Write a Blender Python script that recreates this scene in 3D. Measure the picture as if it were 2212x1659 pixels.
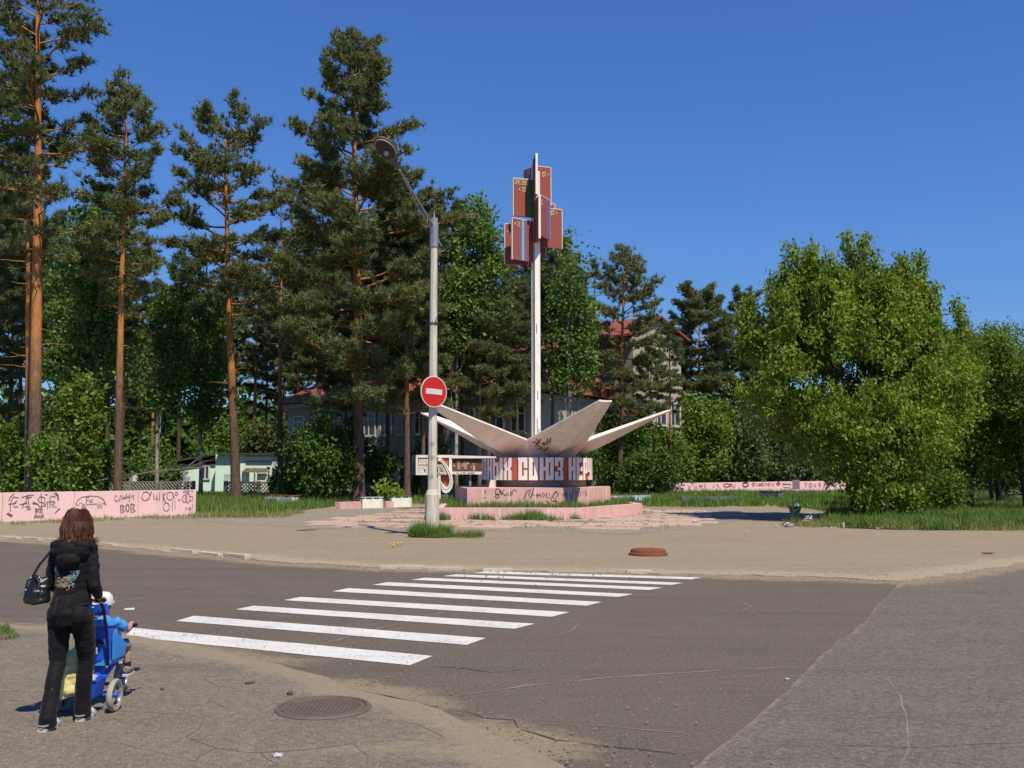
import bpy, bmesh, math, random
import numpy as np
from mathutils import Vector, Matrix, noise
from mathutils.bvhtree import BVHTree

# ------------------------------------------------------------------ camera, sky, sun, exposure
sc = bpy.context.scene
for o in list(bpy.data.objects):
    bpy.data.objects.remove(o)
COL = sc.collection
EYE = 1.9
FPX = 2152.0
TILT = math.radians(5.006)
cam_d = bpy.data.cameras.new('camera')
cam_d.sensor_width = 36.0
cam_d.lens = 36.0 * FPX / 2212.0
cam_d.clip_start = 0.1
cam_d.clip_end = 2000.0
cam = bpy.data.objects.new('camera', cam_d)
cam.location = (0, 0, EYE)
cam.rotation_euler = (math.radians(90) + TILT, 0, 0)
COL.objects.link(cam)
sc.camera = cam

SUN_EL = math.radians(57)
SUN_AZ = (0.47, -0.883)
world = bpy.data.worlds.new('World')
sc.world = world
world.use_nodes = True
wn = world.node_tree
wn.nodes.clear()
sky = wn.nodes.new('ShaderNodeTexSky')
sky.sky_type = 'NISHITA'
sky.sun_disc = False
sky.sun_elevation = SUN_EL
sky.sun_rotation = math.radians(152)
sky.air_density = 1.5
sky.dust_density = 0.0
sky.ozone_density = 10.0
hs = wn.nodes.new('ShaderNodeVectorMath')
hs.operation = 'MULTIPLY'
hs.inputs[1].default_value = (0.49, 0.665, 1.0)
bg = wn.nodes.new('ShaderNodeBackground')
bg.inputs['Strength'].default_value = 0.0922
wo = wn.nodes.new('ShaderNodeOutputWorld')
wn.links.new(sky.outputs[0], hs.inputs[0])
wn.links.new(hs.outputs[0], bg.inputs['Color'])
wn.links.new(bg.outputs[0], wo.inputs[0])

sun_d = bpy.data.lights.new('sun', 'SUN')
sun_d.energy = 4.6
sun_d.angle = math.radians(0.53)
sun_d.color = (1.0, 0.90, 0.72)
sun = bpy.data.objects.new('sun', sun_d)
sv = Vector((math.cos(SUN_EL) * SUN_AZ[0], math.cos(SUN_EL) * SUN_AZ[1], math.sin(SUN_EL)))
sun.rotation_euler = sv.to_track_quat('Z', 'Y').to_euler()
sun.location = (20, -30, 60)
COL.objects.link(sun)

sc.view_settings.view_transform = 'Standard'
sc.view_settings.look = 'None'
sc.view_settings.exposure = 0.35
sc.view_settings.gamma = 1.0
sc.render.engine = 'CYCLES'
sc.cycles.max_bounces = 6
sc.cycles.diffuse_bounces = 3
sc.cycles.transmission_bounces = 3
sc.cycles.glossy_bounces = 2
sc.cycles.use_denoising = True
try:
    sc.cycles.denoiser = 'OPENIMAGEDENOISE'
    sc.cycles.denoising_prefilter = 'ACCURATE'
except Exception:
    pass

# ------------------------------------------------------------------ helpers
CT, ST = math.cos(TILT), math.sin(TILT)
def ray(x, y):
    u = (x - 1106.0) / FPX
    v = (829.5 - y) / FPX
    return Vector((u, CT - v * ST, ST + v * CT))
def at(x, y, Y):                       # survey point at distance Y
    d = ray(x, y)
    return Vector((0, 0, EYE)) + d * (Y / d.y)
def G(x, y, z=0.0):                    # survey point on level z
    d = ray(x, y)
    return Vector((0, 0, EYE)) + d * ((z - EYE) / d.z)
def onplane(x, y, p, n):
    d = ray(x, y)
    c = Vector((0, 0, EYE))
    return c + d * ((Vector(p) - c).dot(n) / d.dot(n))

def tag(o, label=None, cat=None, group=None, kind=None):
    if label: o['label'] = label
    if cat: o['category'] = cat
    if group: o['group'] = group
    if kind: o['kind'] = kind
    return o
ORIG = {}
def thing(name, loc, label, cat, group=None):
    o = bpy.data.objects.new(name, None)
    o.empty_display_size = 0.2
    o.location = loc
    COL.objects.link(o)
    ORIG[o] = Vector(loc)
    return tag(o, label, cat, group)
def link(name, me, mats, parent=None):
    o = bpy.data.objects.new(name, me)
    COL.objects.link(o)
    if parent is not None:
        o.parent = parent
        ORIG[o] = ORIG[parent]
    else:
        ORIG[o] = Vector((0, 0, 0))
    for m in (mats if isinstance(mats, (list, tuple)) else [mats]):
        if m and m.name not in [x.name for x in me.materials if x]:
            me.materials.append(m)
    return o
def np_mesh(name, V, F, smooth=False, mi=None):
    V = np.asarray(V, dtype=np.float32)
    F = np.asarray(F, dtype=np.int32)
    me = bpy.data.meshes.new(name)
    n, k = F.shape
    me.vertices.add(len(V))
    me.vertices.foreach_set('co', V.ravel())
    me.loops.add(n * k)
    me.loops.foreach_set('vertex_index', F.ravel())
    me.polygons.add(n)
    me.polygons.foreach_set('loop_start', np.arange(0, n * k, k, dtype=np.int32))
    me.polygons.foreach_set('loop_total', np.full(n, k, dtype=np.int32))
    if smooth:
        me.polygons.foreach_set('use_smooth', np.ones(n, dtype=bool))
    if mi is not None:
        me.polygons.foreach_set('material_index', np.asarray(mi, dtype=np.int32))
    me.update(calc_edges=True)
    return me

class MB:
    def __init__(s):
        s.v, s.f, s.m, s.mi = [], [], [], 0
    def add(s, vs, fs):
        b = len(s.v)
        s.v += [tuple(p) for p in vs]
        s.f += [tuple(b + i for i in f) for f in fs]
        s.m += [s.mi] * len(fs)
        return s
    def box(s, c, size, rot=None, bev=0.0):
        x, y, z = [k / 2 for k in size]
        c = Vector(c)
        if bev <= 0:
            vs = [Vector((i * x, j * y, k * z)) for k in (-1, 1) for j in (-1, 1) for i in (-1, 1)]
            fs = [(0, 2, 3, 1), (4, 5, 7, 6), (0, 1, 5, 4), (2, 6, 7, 3), (0, 4, 6, 2), (1, 3, 7, 5)]
        else:
            b = bev
            vs, fs = [], []
            for (zz, ins) in ((-z, b), (-z + b, 0), (z - b, 0), (z, b)):
                for px, py in ((-1, -1), (1, -1), (1, 1), (-1, 1)):
                    if ins == 0:
                        vs += [Vector((px * x - (px * b if py * px > 0 else 0), py * y - (py * b if py * px < 0 else 0), zz)),
                               Vector((px * x - (px * b if py * px < 0 else 0), py * y - (py * b if py * px > 0 else 0), zz))]
                    else:
                        vs += [Vector((px * (x - b), py * (y - b), zz))] * 2
            for r in range(3):
                for i in range(8):
                    j = (i + 1) % 8
                    fs.append((r * 8 + i, r * 8 + j, r * 8 + 8 + j, r * 8 + 8 + i))
            fs.append(tuple(range(7, -1, -1)))
            fs.append(tuple(range(24, 32)))
        if rot is not None:
            R = rot if isinstance(rot, Matrix) else Matrix.Rotation(rot, 3, 'Z')
            vs = [R @ p for p in vs]
        return s.add([p + c for p in vs], fs)
    def prism(s, poly, z0, z1):
        n = len(poly)
        vs = [(p[0], p[1], z0) for p in poly] + [(p[0], p[1], z1) for p in poly]
        fs = [tuple(range(n - 1, -1, -1)), tuple(range(n, 2 * n))]
        fs += [(i, (i + 1) % n, n + (i + 1) % n, n + i) for i in range(n)]
        return s.add(vs, fs)
    def slab(s, pts, off):              # planar 3D polygon extruded by vector off
        n = len(pts)
        off = Vector(off)
        vs = [Vector(p) for p in pts] + [Vector(p) + off for p in pts]
        fs = [tuple(range(n)), tuple(range(2 * n - 1, n - 1, -1))]
        fs += [((i + 1) % n, i, n + i, n + (i + 1) % n) for i in range(n)]
        return s.add(vs, fs)
    def tube(s, path, radii, n=8, cap=True, flat=1.0, up=(0, 0, 1)):
        path = [Vector(p) for p in path]
        if not isinstance(radii, (list, tuple)):
            radii = [radii] * len(path)
        rings, prev = [], None
        for i, p in enumerate(path):
            t = (path[min(i + 1, len(path) - 1)] - path[max(i - 1, 0)])
            t = t.normalized() if t.length > 1e-9 else Vector((0, 0, 1))
            if prev is None:
                a = Vector(up).cross(t)
                if a.length < 1e-3: a = Vector((1, 0, 0)).cross(t)
                if a.length < 1e-3: a = Vector((0, 1, 0)).cross(t)
            else:
                a = prev - t * prev.dot(t)
            a.normalize(); prev = a
            b = t.cross(a)
            r = radii[i]
            ra, rb = (r, r * flat) if not isinstance(r, (tuple, list)) else r
            rings.append([p + a * ra * math.cos(2 * math.pi * k / n) + b * rb * math.sin(2 * math.pi * k / n) for k in range(n)])
        vs = [q for r in rings for q in r]
        fs = []
        for i in range(len(rings) - 1):
            for k in range(n):
                k2 = (k + 1) % n
                fs.append((i * n + k, i * n + k2, i * n + n + k2, i * n + n + k))
        if cap:
            fs.append(tuple(range(n - 1, -1, -1)))
            m = (len(rings) - 1) * n
            fs.append(tuple(range(m, m + n)))
        return s.add(vs, fs)
    def lathe(s, prof, n=24, c=(0, 0, 0), axis=None):
        c = Vector(c)
        R = Matrix.Identity(3) if axis is None else Vector(axis).to_track_quat('Z', 'Y').to_matrix()
        vs = []
        for r, z in prof:
            for k in range(n):
                a = 2 * math.pi * k / n
                vs.append(c + R @ Vector((r * math.cos(a), r * math.sin(a), z)))
        fs = []
        for i in range(len(prof) - 1):
            for k in range(n):
                k2 = (k + 1) % n
                fs.append((i * n + k, i * n + k2, i * n + n + k2, i * n + n + k))
        if prof[0][0] > 1e-6: fs.append(tuple(range(n - 1, -1, -1)))
        if prof[-1][0] > 1e-6:
            m = (len(prof) - 1) * n
            fs.append(tuple(range(m, m + n)))
        return s.add(vs, fs)
    def ell(s, c, r, n=16, m=10, rot=None):
        c = Vector(c); vs = []; fs = []
        for i in range(m + 1):
            th = math.pi * i / m
            for k in range(n):
                a = 2 * math.pi * k / n
                p = Vector((r[0] * math.sin(th) * math.cos(a), r[1] * math.sin(th) * math.sin(a), -r[2] * math.cos(th)))
                if rot is not None: p = rot @ p
                vs.append(c + p)
        for i in range(m):
            for k in range(n):
                k2 = (k + 1) % n
                fs.append((i * n + k, i * n + k2, i * n + n + k2, i * n + n + k))
        return s.add(vs, fs)
    def ribbon(s, pts, nrm, w):
        pts = [Vector(p) for p in pts]; nrm = Vector(nrm).normalized()
        vs = []
        for i, p in enumerate(pts):
            t = (pts[min(i + 1, len(pts) - 1)] - pts[max(i - 1, 0)]).normalized()
            sd = nrm.cross(t)
            ww = w[i] if isinstance(w, (list, tuple)) else w
            vs += [p - sd * ww / 2, p + sd * ww / 2]
        fs = [(2 * i, 2 * i + 2, 2 * i + 3, 2 * i + 1) for i in range(len(pts) - 1)]
        return s.add(vs, fs)
    def mesh(s, name, origin=(0, 0, 0), smooth=False):
        me = bpy.data.meshes.new(name)
        ox, oy, oz = origin
        me.from_pydata([(p[0] - ox, p[1] - oy, p[2] - oz) for p in s.v], [], s.f)
        if smooth:
            me.polygons.foreach_set('use_smooth', [True] * len(me.polygons))
        if any(s.m):
            me.polygons.foreach_set('material_index', s.m)
        me.update()
        return me
    def build(s, name, mats, parent=None, smooth=False, clean=True):
        o = ORIG[parent] if parent is not None else (0, 0, 0)
        me = s.mesh(name, o, smooth)
        if clean:
            bm = bmesh.new(); bm.from_mesh(me)
            bmesh.ops.remove_doubles(bm, verts=bm.verts, dist=1e-5)
            bmesh.ops.recalc_face_normals(bm, faces=bm.faces)
            bm.to_mesh(me); bm.free()
        if smooth and hasattr(me, 'set_sharp_from_angle'):
            me.set_sharp_from_angle(angle=math.radians(50))
        return link(name, me, mats, parent)

def fuse(mb, name, mats, parent=None, voxel=0.012, smooth=4, disp=None, dscale=0.12, seed=0):
    """one continuous surface out of overlapping closed shapes"""
    o0 = ORIG[parent] if parent is not None else (0, 0, 0)
    me = mb.mesh(name, o0)
    bm = bmesh.new(); bm.from_mesh(me); bmesh.ops.recalc_face_normals(bm, faces=bm.faces); bm.to_mesh(me); bm.free()
    t = bpy.data.objects.new('tmp', me)
    COL.objects.link(t)
    m = t.modifiers.new('r', 'REMESH'); m.mode = 'VOXEL'; m.voxel_size = voxel
    if smooth:
        m = t.modifiers.new('s', 'SMOOTH'); m.iterations = smooth; m.factor = 0.5
    dg = bpy.context.evaluated_depsgraph_get()
    res = bpy.data.meshes.new_from_object(t.evaluated_get(dg))
    bpy.data.objects.remove(t)
    res.name = name
    if disp:
        n = len(res.vertices)
        co = np.empty(n * 3, np.float32); no = np.empty(n * 3, np.float32)
        res.vertices.foreach_get('co', co); res.vertices.foreach_get('normal', no)
        co = co.reshape(-1, 3); no = no.reshape(-1, 3)
        d = np.array([noise.fractal(Vector(((p[0] + seed) / dscale, p[1] / dscale, p[2] / dscale * 1.6)), 1.0, 2.0, 3) for p in co])
        co += no * (d * disp)[:, None]
        res.vertices.foreach_set('co', co.ravel())
    res.polygons.foreach_set('use_smooth', [True] * len(res.polygons))
    res.materials.clear()
    res.update()
    return link(name, res, mats, parent)

# ------------------------------------------------------------------ materials
MATS = {}
ALB = 0.8
LEAF = 1.5
def _new(name):
    m = bpy.data.materials.new(name); m.use_nodes = True
    nt = m.node_tree
    b = nt.nodes['Principled BSDF']
    MATS[name] = m
    return m, nt, b
def N(nt, t, **kw):
    n = nt.nodes.new(t)
    for k, v in kw.items():
        if k in n.inputs: n.inputs[k].default_value = v
        else: setattr(n, k, v)
    return n
def ramp(nt, fac, stops, interp='LINEAR'):
    r = nt.nodes.new('ShaderNodeValToRGB')
    r.color_ramp.interpolation = interp
    e = r.color_ramp.elements
    while len(e) < len(stops): e.new(0.5)
    for i, (p, c) in enumerate(stops):
        e[i].position = p
        e[i].color = (c[0], c[1], c[2], 1) if isinstance(c, (tuple, list)) else (c, c, c, 1)
    nt.links.new(fac, r.inputs[0])
    return r.outputs[0]
def mix(nt, fac, a, b, mode='MIX'):
    n = nt.nodes.new('ShaderNodeMix'); n.data_type = 'RGBA'; n.blend_type = mode
    for i, x in ((0, fac), (6, a), (7, b)):
        if isinstance(x, (int, float)): n.inputs[i].default_value = x
        elif isinstance(x, (tuple, list)): n.inputs[i].default_value = (x[0], x[1], x[2], 1)
        else: nt.links.new(x, n.inputs[i])
    return n.outputs[2]
def math_(nt, op, a, b=0.0, clamp=False):
    n = nt.nodes.new('ShaderNodeMath'); n.operation = op; n.use_clamp = clamp
    for i, x in ((0, a), (1, b)):
        if isinstance(x, (int, float)): n.inputs[i].default_value = x
        else: nt.links.new(x, n.inputs[i])
    return n.outputs[0]
def nz(nt, vec, scale, detail=5, rough=0.6, dist=0.0):
    n = N(nt, 'ShaderNodeTexNoise', Scale=scale, Detail=detail, Roughness=rough, Distortion=dist)
    nt.links.new(vec, n.inputs['Vector'])
    return n.outputs['Fac']
def coords(nt, scale=None):
    t = nt.nodes.new('ShaderNodeTexCoord')
    if scale is None: return t.outputs['Object']
    mp = nt.nodes.new('ShaderNodeMapping')
    mp.inputs['Scale'].default_value = scale
    nt.links.new(t.outputs['Object'], mp.inputs['Vector'])
    return mp.outputs['Vector']
def bump(nt, b, h, strength=0.3, dist=0.02):
    n = N(nt, 'ShaderNodeBump', Strength=strength, Distance=dist)
    nt.links.new(h, n.inputs['Height'])
    nt.links.new(n.outputs[0], b.inputs['Normal'])

def pmat(name, c1, c2=None, scale=3.0, rough=0.85, bmp=0.2, bscale=40.0, spec=0.3, metal=0.0, stain=None, stain_scale=(1.5, 1.5, 0.5), sat=0.5):
    m, nt, b = _new(name)
    v = coords(nt)
    if c2 is None: c2 = tuple(k * 0.75 for k in c1)
    c1, c2 = tuple(k * ALB for k in c1), tuple(k * ALB for k in c2)
    if stain: stain = tuple(k * ALB for k in stain)
    f = nz(nt, v, scale, 7, 0.65)
    c = mix(nt, ramp(nt, f, [(0.3, 0.0), (0.72, 1.0)]), c1, c2)
    if stain:
        sf = nz(nt, coords(nt, stain_scale), 1.6, 8, 0.7)
        c = mix(nt, ramp(nt, sf, [(0.46, 0.0), (0.66, 0.9)]), c, stain)
    nt.links.new(c, b.inputs['Base Color'])
    b.inputs['Roughness'].default_value = rough
    b.inputs['Specular IOR Level'].default_value = spec
    b.inputs['Metallic'].default_value = metal
    if bmp:
        bump(nt, b, nz(nt, v, bscale, 6, 0.7), bmp, 0.4 / bscale)
    return m

def leafmat(name, cols, trans=0.35, rough=0.55, clump=0.35, spec=0.25):
    m, nt, b = _new(name)
    g = nt.nodes.new('ShaderNodeNewGeometry')
    cols = [tuple(k * LEAF for k in q) for q in cols]
    n = len(cols)
    c = ramp(nt, g.outputs['Random Per Island'], [(i / max(1, n - 1), k) for i, k in enumerate(cols)])
    f = nz(nt, coords(nt), clump, 3, 0.5)
    c = mix(nt, ramp(nt, f, [(0.3, 0.0), (0.7, 0.45)]), c, tuple(k * 0.62 for k in cols[0]))
    nt.links.new(c, b.inputs['Base Color'])
    b.inputs['Roughness'].default_value = rough
    b.inputs['Specular IOR Level'].default_value = spec
    t = nt.nodes.new('ShaderNodeBsdfTranslucent')
    tc = mix(nt, 1.0, c, (1.0, 1.05, 0.5), 'MULTIPLY')
    nt.links.new(tc, t.inputs['Color'])
    mx = nt.nodes.new('ShaderNodeMixShader')
    mx.inputs[0].default_value = trans
    nt.links.new(b.outputs[0], mx.inputs[1])
    nt.links.new(t.outputs[0], mx.inputs[2])
    nt.links.new(mx.outputs[0], nt.nodes['Material Output'].inputs[0])
    return m

# pine bark: grey-brown plates low on the trunk, orange flakes above
def barkmat(name, low, high, z0, z1):
    m, nt, b = _new(name)
    v = coords(nt)
    sep = nt.nodes.new('ShaderNodeSeparateXYZ'); nt.links.new(v, sep.inputs[0])
    wob = nz(nt, v, 0.9, 4)
    h = math_(nt, 'ADD', sep.outputs['Z'], math_(nt, 'MULTIPLY', math_(nt, 'SUBTRACT', wob, 0.5), 7.0))
    t = math_(nt, 'DIVIDE', math_(nt, 'SUBTRACT', h, z0), z1 - z0, True)
    pl = nz(nt, coords(nt, (9, 9, 1.8)), 1.3, 6, 0.7)
    lo = mix(nt, ramp(nt, pl, [(0.35, 0.0), (0.62, 1.0)]), tuple(k * 0.4 for k in low), low)
    hi = mix(nt, ramp(nt, pl, [(0.3, 0.0), (0.6, 1.0)]), tuple(k * 0.62 for k in high), high)
    nt.links.new(mix(nt, t, lo, hi), b.inputs['Base Color'])
    b.inputs['Roughness'].default_value = 0.9
    b.inputs['Specular IOR Level'].default_value = 0.15
    bump(nt, b, pl, 0.9, 0.06)
    return m

M_barkpine = barkmat('pine_bark', (0.16, 0.105, 0.075), (0.46, 0.20, 0.065), 5.0, 9.5)
M_barkdark = barkmat('dark_bark', (0.10, 0.075, 0.055), (0.26, 0.125, 0.05), 7.0, 13.0)
M_barkgrey = pmat('grey_bark', (0.10, 0.085, 0.065), (0.04, 0.034, 0.028), 6, 0.95, 0.6, 14)
M_birch = pmat('birch_bark', (0.55, 0.53, 0.48), (0.09, 0.08, 0.07), 3.5, 0.8, 0.3, 20)
M_needle = leafmat('pine_needles', [(0.072, 0.094, 0.036), (0.118, 0.142, 0.056), (0.175, 0.19, 0.082)], 0.3, 0.5, 0.35, 0.3)
M_needle2 = leafmat('pine_needles_dark', [(0.060, 0.080, 0.032), (0.096, 0.118, 0.048), (0.145, 0.158, 0.068)], 0.3, 0.5, 0.35, 0.3)
M_maple = leafmat('maple_leaves', [(0.070, 0.132, 0.012), (0.120, 0.19, 0.018), (0.180, 0.24, 0.030), (0.235, 0.23, 0.05)], 0.42)
M_maple2 = leafmat('maple_leaves_olive', [(0.07, 0.125, 0.014), (0.115, 0.17, 0.022), (0.165, 0.195, 0.04)], 0.4)
M_birchleaf = leafmat('birch_leaves', [(0.060, 0.115, 0.022), (0.100, 0.168, 0.036), (0.155, 0.22, 0.06)], 0.42)
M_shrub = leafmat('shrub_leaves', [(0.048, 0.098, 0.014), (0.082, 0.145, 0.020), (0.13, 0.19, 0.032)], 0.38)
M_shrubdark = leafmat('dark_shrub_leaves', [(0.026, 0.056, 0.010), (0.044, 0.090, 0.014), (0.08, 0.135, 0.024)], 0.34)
M_shrubgrey = leafmat('olive_shrub_leaves', [(0.05, 0.072, 0.022), (0.075, 0.10, 0.03), (0.11, 0.13, 0.045)], 0.3)
M_lilac = leafmat('lilac_leaves', [(0.06, 0.11, 0.03), (0.11, 0.17, 0.05), (0.30, 0.30, 0.28)], 0.3)
M_grass = leafmat('grass_blades', [(0.065, 0.125, 0.022), (0.105, 0.175, 0.035), (0.17, 0.215, 0.06)], 0.35, 0.6, 0.9)
M_drygrass = leafmat('dry_grass_blades', [(0.10, 0.14, 0.03), (0.18, 0.19, 0.06), (0.30, 0.26, 0.11)], 0.3, 0.7, 0.9)
M_dandelion = pmat('dandelion_yellow', (0.75, 0.55, 0.02), None, 9, 0.8, 0)

# ---- ground materials
def groundmat(name, c1, c2, c3, sand, grain=90.0, streak=True):
    m, nt, b = _new(name)
    c1, c2, c3, sand = [tuple(k * ALB * w for k, w in zip(q, (1.0, 0.98, 0.94))) for q in (c1, c2, c3, sand)]
    v = coords(nt)
    big = nz(nt, v, 0.35, 7, 0.65, 0.6)
    mid = nz(nt, v, 1.7, 8, 0.7)
    fin = nz(nt, v, grain, 3, 0.75)
    c = mix(nt, ramp(nt, big, [(0.32, 0.0), (0.68, 1.0)]), c1, c2)
    c = mix(nt, ramp(nt, mid, [(0.42, 0.0), (0.75, 0.7)]), c, c3)
    c = mix(nt, ramp(nt, nz(nt, v, 0.8, 8, 0.7, 1.0), [(0.55, 0.0), (0.72, 0.4)]), c, tuple(k * 0.72 for k in c1))
    if streak:
        st = nz(nt, coords(nt, (0.12, 1.6, 1)), 1.0, 6, 0.6)
        c = mix(nt, ramp(nt, st, [(0.5, 0.0), (0.72, 0.45)]), c, tuple(k * 0.68 for k in c1))
        st2 = nz(nt, coords(nt, (0.35, 5.0, 1)), 1.0, 7, 0.7)
        c = mix(nt, ramp(nt, st2, [(0.56, 0.0), (0.74, 0.35)]), c, tuple(k * 1.25 for k in c3))
    g2 = nz(nt, v, grain * 0.3, 4, 0.8)
    c = mix(nt, ramp(nt, g2, [(0.38, 0.6), (0.5, 0.0)]), c, tuple(k * 0.55 for k in c1))
    c = mix(nt, ramp(nt, g2, [(0.54, 0.0), (0.68, 0.5)]), c, tuple(min(1, k * 1.45) for k in c3))
    c = mix(nt, ramp(nt, fin, [(0.36, 0.6), (0.5, 0.0)]), c, tuple(k * 0.42 for k in c1))
    c = mix(nt, ramp(nt, fin, [(0.56, 0.0), (0.72, 0.55)]), c, tuple(min(1, k * 1.7) for k in c3))
    at_ = nt.nodes.new('ShaderNodeAttribute'); at_.attribute_name = 'sand'
    sn = math_(nt, 'ADD', math_(nt, 'MULTIPLY', nz(nt, v, 2.2, 9, 0.8), 0.55), math_(nt, 'MULTIPLY', nz(nt, v, 17.0, 8, 0.85), 0.45))
    s = math_(nt, 'ADD', at_.outputs['Fac'], math_(nt, 'MULTIPLY', math_(nt, 'SUBTRACT', sn, 0.5), 2.6))
    sm = ramp(nt, s, [(0.34, 0.0), (0.70, 0.9)])
    sc2 = mix(nt, nz(nt, v, 14, 6), tuple(k * 0.75 for k in sand), tuple(min(1, k * 1.2) for k in sand))
    c = mix(nt, sm, c, sc2)
    nt.links.new(c, b.inputs['Base Color'])
    b.inputs['Roughness'].default_value = 0.92
    b.inputs['Specular IOR Level'].default_value = 0.18
    bump(nt, b, math_(nt, 'ADD', math_(nt, 'MULTIPLY', mid, 2.0), math_(nt, 'ADD', fin, g2)), 0.6, 0.014)
    return m
SAND = (0.33, 0.265, 0.185)
M_road = groundmat('road_asphalt', (0.150, 0.124, 0.106), (0.175, 0.148, 0.126), (0.195, 0.165, 0.140), SAND)
M_patch = groundmat('coarse_asphalt', (0.165, 0.142, 0.125), (0.19, 0.165, 0.145), (0.23, 0.20, 0.172), SAND, 55.0)
M_walk = groundmat('cracked_asphalt', (0.205, 0.178, 0.150), (0.235, 0.205, 0.172), (0.27, 0.235, 0.19), (0.32, 0.265, 0.195), 70.0)
M_verge = groundmat('dusty_asphalt', (0.325, 0.265, 0.195), (0.37, 0.30, 0.22), (0.40, 0.33, 0.25), (0.42, 0.36, 0.27), 70.0)
M_gravel = groundmat('gravel', (0.27, 0.24, 0.20), (0.34, 0.30, 0.25), (0.38, 0.34, 0.285), (0.36, 0.31, 0.23), 26.0, False)
M_soil = pmat('grassy_soil', (0.06, 0.082, 0.022), (0.12, 0.11, 0.05), 1.2, 0.95, 0.5, 18)
M_kerb = pmat('worn_kerb', (0.66, 0.60, 0.50), (0.46, 0.39, 0.29), 3, 0.9, 0.5, 25)
M_crackdark = pmat('crack_dark', (0.055, 0.046, 0.038), (0.10, 0.085, 0.07), 9, 0.95, 0.3, 60)  # own dark tone of the cracks, wire wrap and aerial
M_crackmid = pmat('crack_tar', (0.11, 0.09, 0.073), (0.20, 0.165, 0.13), 9, 0.95, 0.3, 60)
M_cracklight = pmat('crack_sand', (0.34, 0.275, 0.20), (0.25, 0.20, 0.15), 7, 0.95, 0.3, 60)
M_slab = pmat('pink_slab', (0.62, 0.43, 0.335), (0.52, 0.38, 0.30), 2.2, 0.9, 0.4, 35, stain=(0.44, 0.35, 0.27))
def paintmat():
    m, nt, b = _new('road_paint')
    v = coords(nt)
    f = nz(nt, v, 30, 7, 0.75)
    f2 = nz(nt, v, 1.6, 7, 0.7)
    k = math_(nt, 'ADD', math_(nt, 'MULTIPLY', f, 0.7), math_(nt, 'MULTIPLY', f2, 0.3))
    c = mix(nt, ramp(nt, k, [(0.40, 0.85), (0.485, 0.0)]), (0.60, 0.59, 0.56), (0.22, 0.19, 0.165))
    c = mix(nt, ramp(nt, nz(nt, coords(nt, (0.3, 2.0, 1)), 2, 5), [(0.45, 0.0), (0.8, 0.5)]), c, (0.45, 0.42, 0.37))
    nt.links.new(c, b.inputs['Base Color'])
    b.inputs['Roughness'].default_value = 0.8
    bump(nt, b, f, 0.3, 0.01)
    return m
M_paint = paintmat()

# ------------------------------------------------------------------ setting: ground sheets
rnd = random.Random(4)
nrs = np.random.RandomState(7)
def seg_dist(P, line):
    L = np.array([(p[0], p[1]) for p in line]); best = np.full(len(P), 1e9)
    for a, b in zip(L[:-1], L[1:]):
        d = b - a
        t = np.clip(((P - a) @ d) / (d @ d), 0, 1)
        best = np.minimum(best, np.linalg.norm(P - (a + t[:, None] * d), axis=1))
    return best
def inside(P, poly):
    L = np.array([(p[0], p[1]) for p in poly]); x, y = P[:, 0], P[:, 1]
    c = np.zeros(len(P), bool); n = len(L)
    for i in range(n):
        x1, y1 = L[i]; x2, y2 = L[(i + 1) % n]
        if y1 == y2: continue
        c ^= ((y1 > y) != (y2 > y)) & (x < (x2 - x1) * (y - y1) / (y2 - y1) + x1)
    return c
def jag(line, amp, step=0.35, seed=0):
    out = []
    for a, b in zip(line[:-1], line[1:]):
        a, b = Vector((a[0], a[1])), Vector((b[0], b[1]))
        n = max(1, int((b - a).length / step))
        nn = Vector((-(b - a).y, (b - a).x)).normalized() if (b - a).length > 0 else Vector((0, 1))
        for i in range(n):
            p = a.lerp(b, i / n)
            w = noise.fractal(Vector((p.x * 1.3 + seed, p.y * 1.3, seed)), 0.7, 2.0, 4)
            out.append(p + nn * amp * w)
    out.append(Vector((line[-1][0], line[-1][1])))
    return out
def attr(me, name, vals):
    a = me.attributes.new(name, 'FLOAT', 'POINT')
    a.data.foreach_set('value', np.asarray(vals, np.float32))
def sheet(name, poly, z, mat, sand=None, depth=0.0, sub=0.35, bumpy=0.0):
    """flat polygon filled with a regular fine triangulation so that the sand attribute can follow lines"""
    bm = bmesh.new()
    vs = [bm.verts.new((p[0], p[1], z)) for p in poly]
    for i in range(len(vs)):
        bm.edges.new((vs[i], vs[(i + 1) % len(vs)]))
    bmesh.ops.triangle_fill(bm, use_beauty=True, edges=bm.edges[:], normal=(0, 0, 1))
    for f in bm.faces:
        if f.normal.z < 0: f.normal_flip()
    if sand:
        for _ in range(7):
            es = [e for e in bm.edges if e.calc_length() > max(sub, 0.035 * (((e.verts[0].co + e.verts[1].co) / 2).length))]
            if not es or len(bm.verts) > 26000: break
            bmesh.ops.subdivide_edges(bm, edges=es, cuts=1, use_grid_fill=False)
            bmesh.ops.triangulate(bm, faces=[f for f in bm.faces if len(f.verts) > 3])
    if depth:
        be = [e for e in bm.edges if e.is_boundary]
        r = bmesh.ops.extrude_edge_only(bm, edges=be)
        for v in [g for g in r['geom'] if isinstance(g, bmesh.types.BMVert)]:
            v.co.z -= depth
    me = bpy.data.meshes.new(name); bm.to_mesh(me); bm.free()
    n = len(me.vertices)
    co = np.empty(n * 3, np.float32); me.vertices.foreach_get('co', co); co = co.reshape(-1, 3)
    attr(me, 'sand', sand(co[:, :2]) if sand else np.zeros(n))
    o = link(name, me, mat)
    return tag(o, kind='structure')

me = np_mesh('ground', [(-700, -300, -0.06), (700, -300, -0.06), (700, 1100, -0.06), (-700, 1100, -0.06)], [(0, 1, 2, 3)])
tag(link('ground', me, M_soil), kind='structure')

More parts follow.
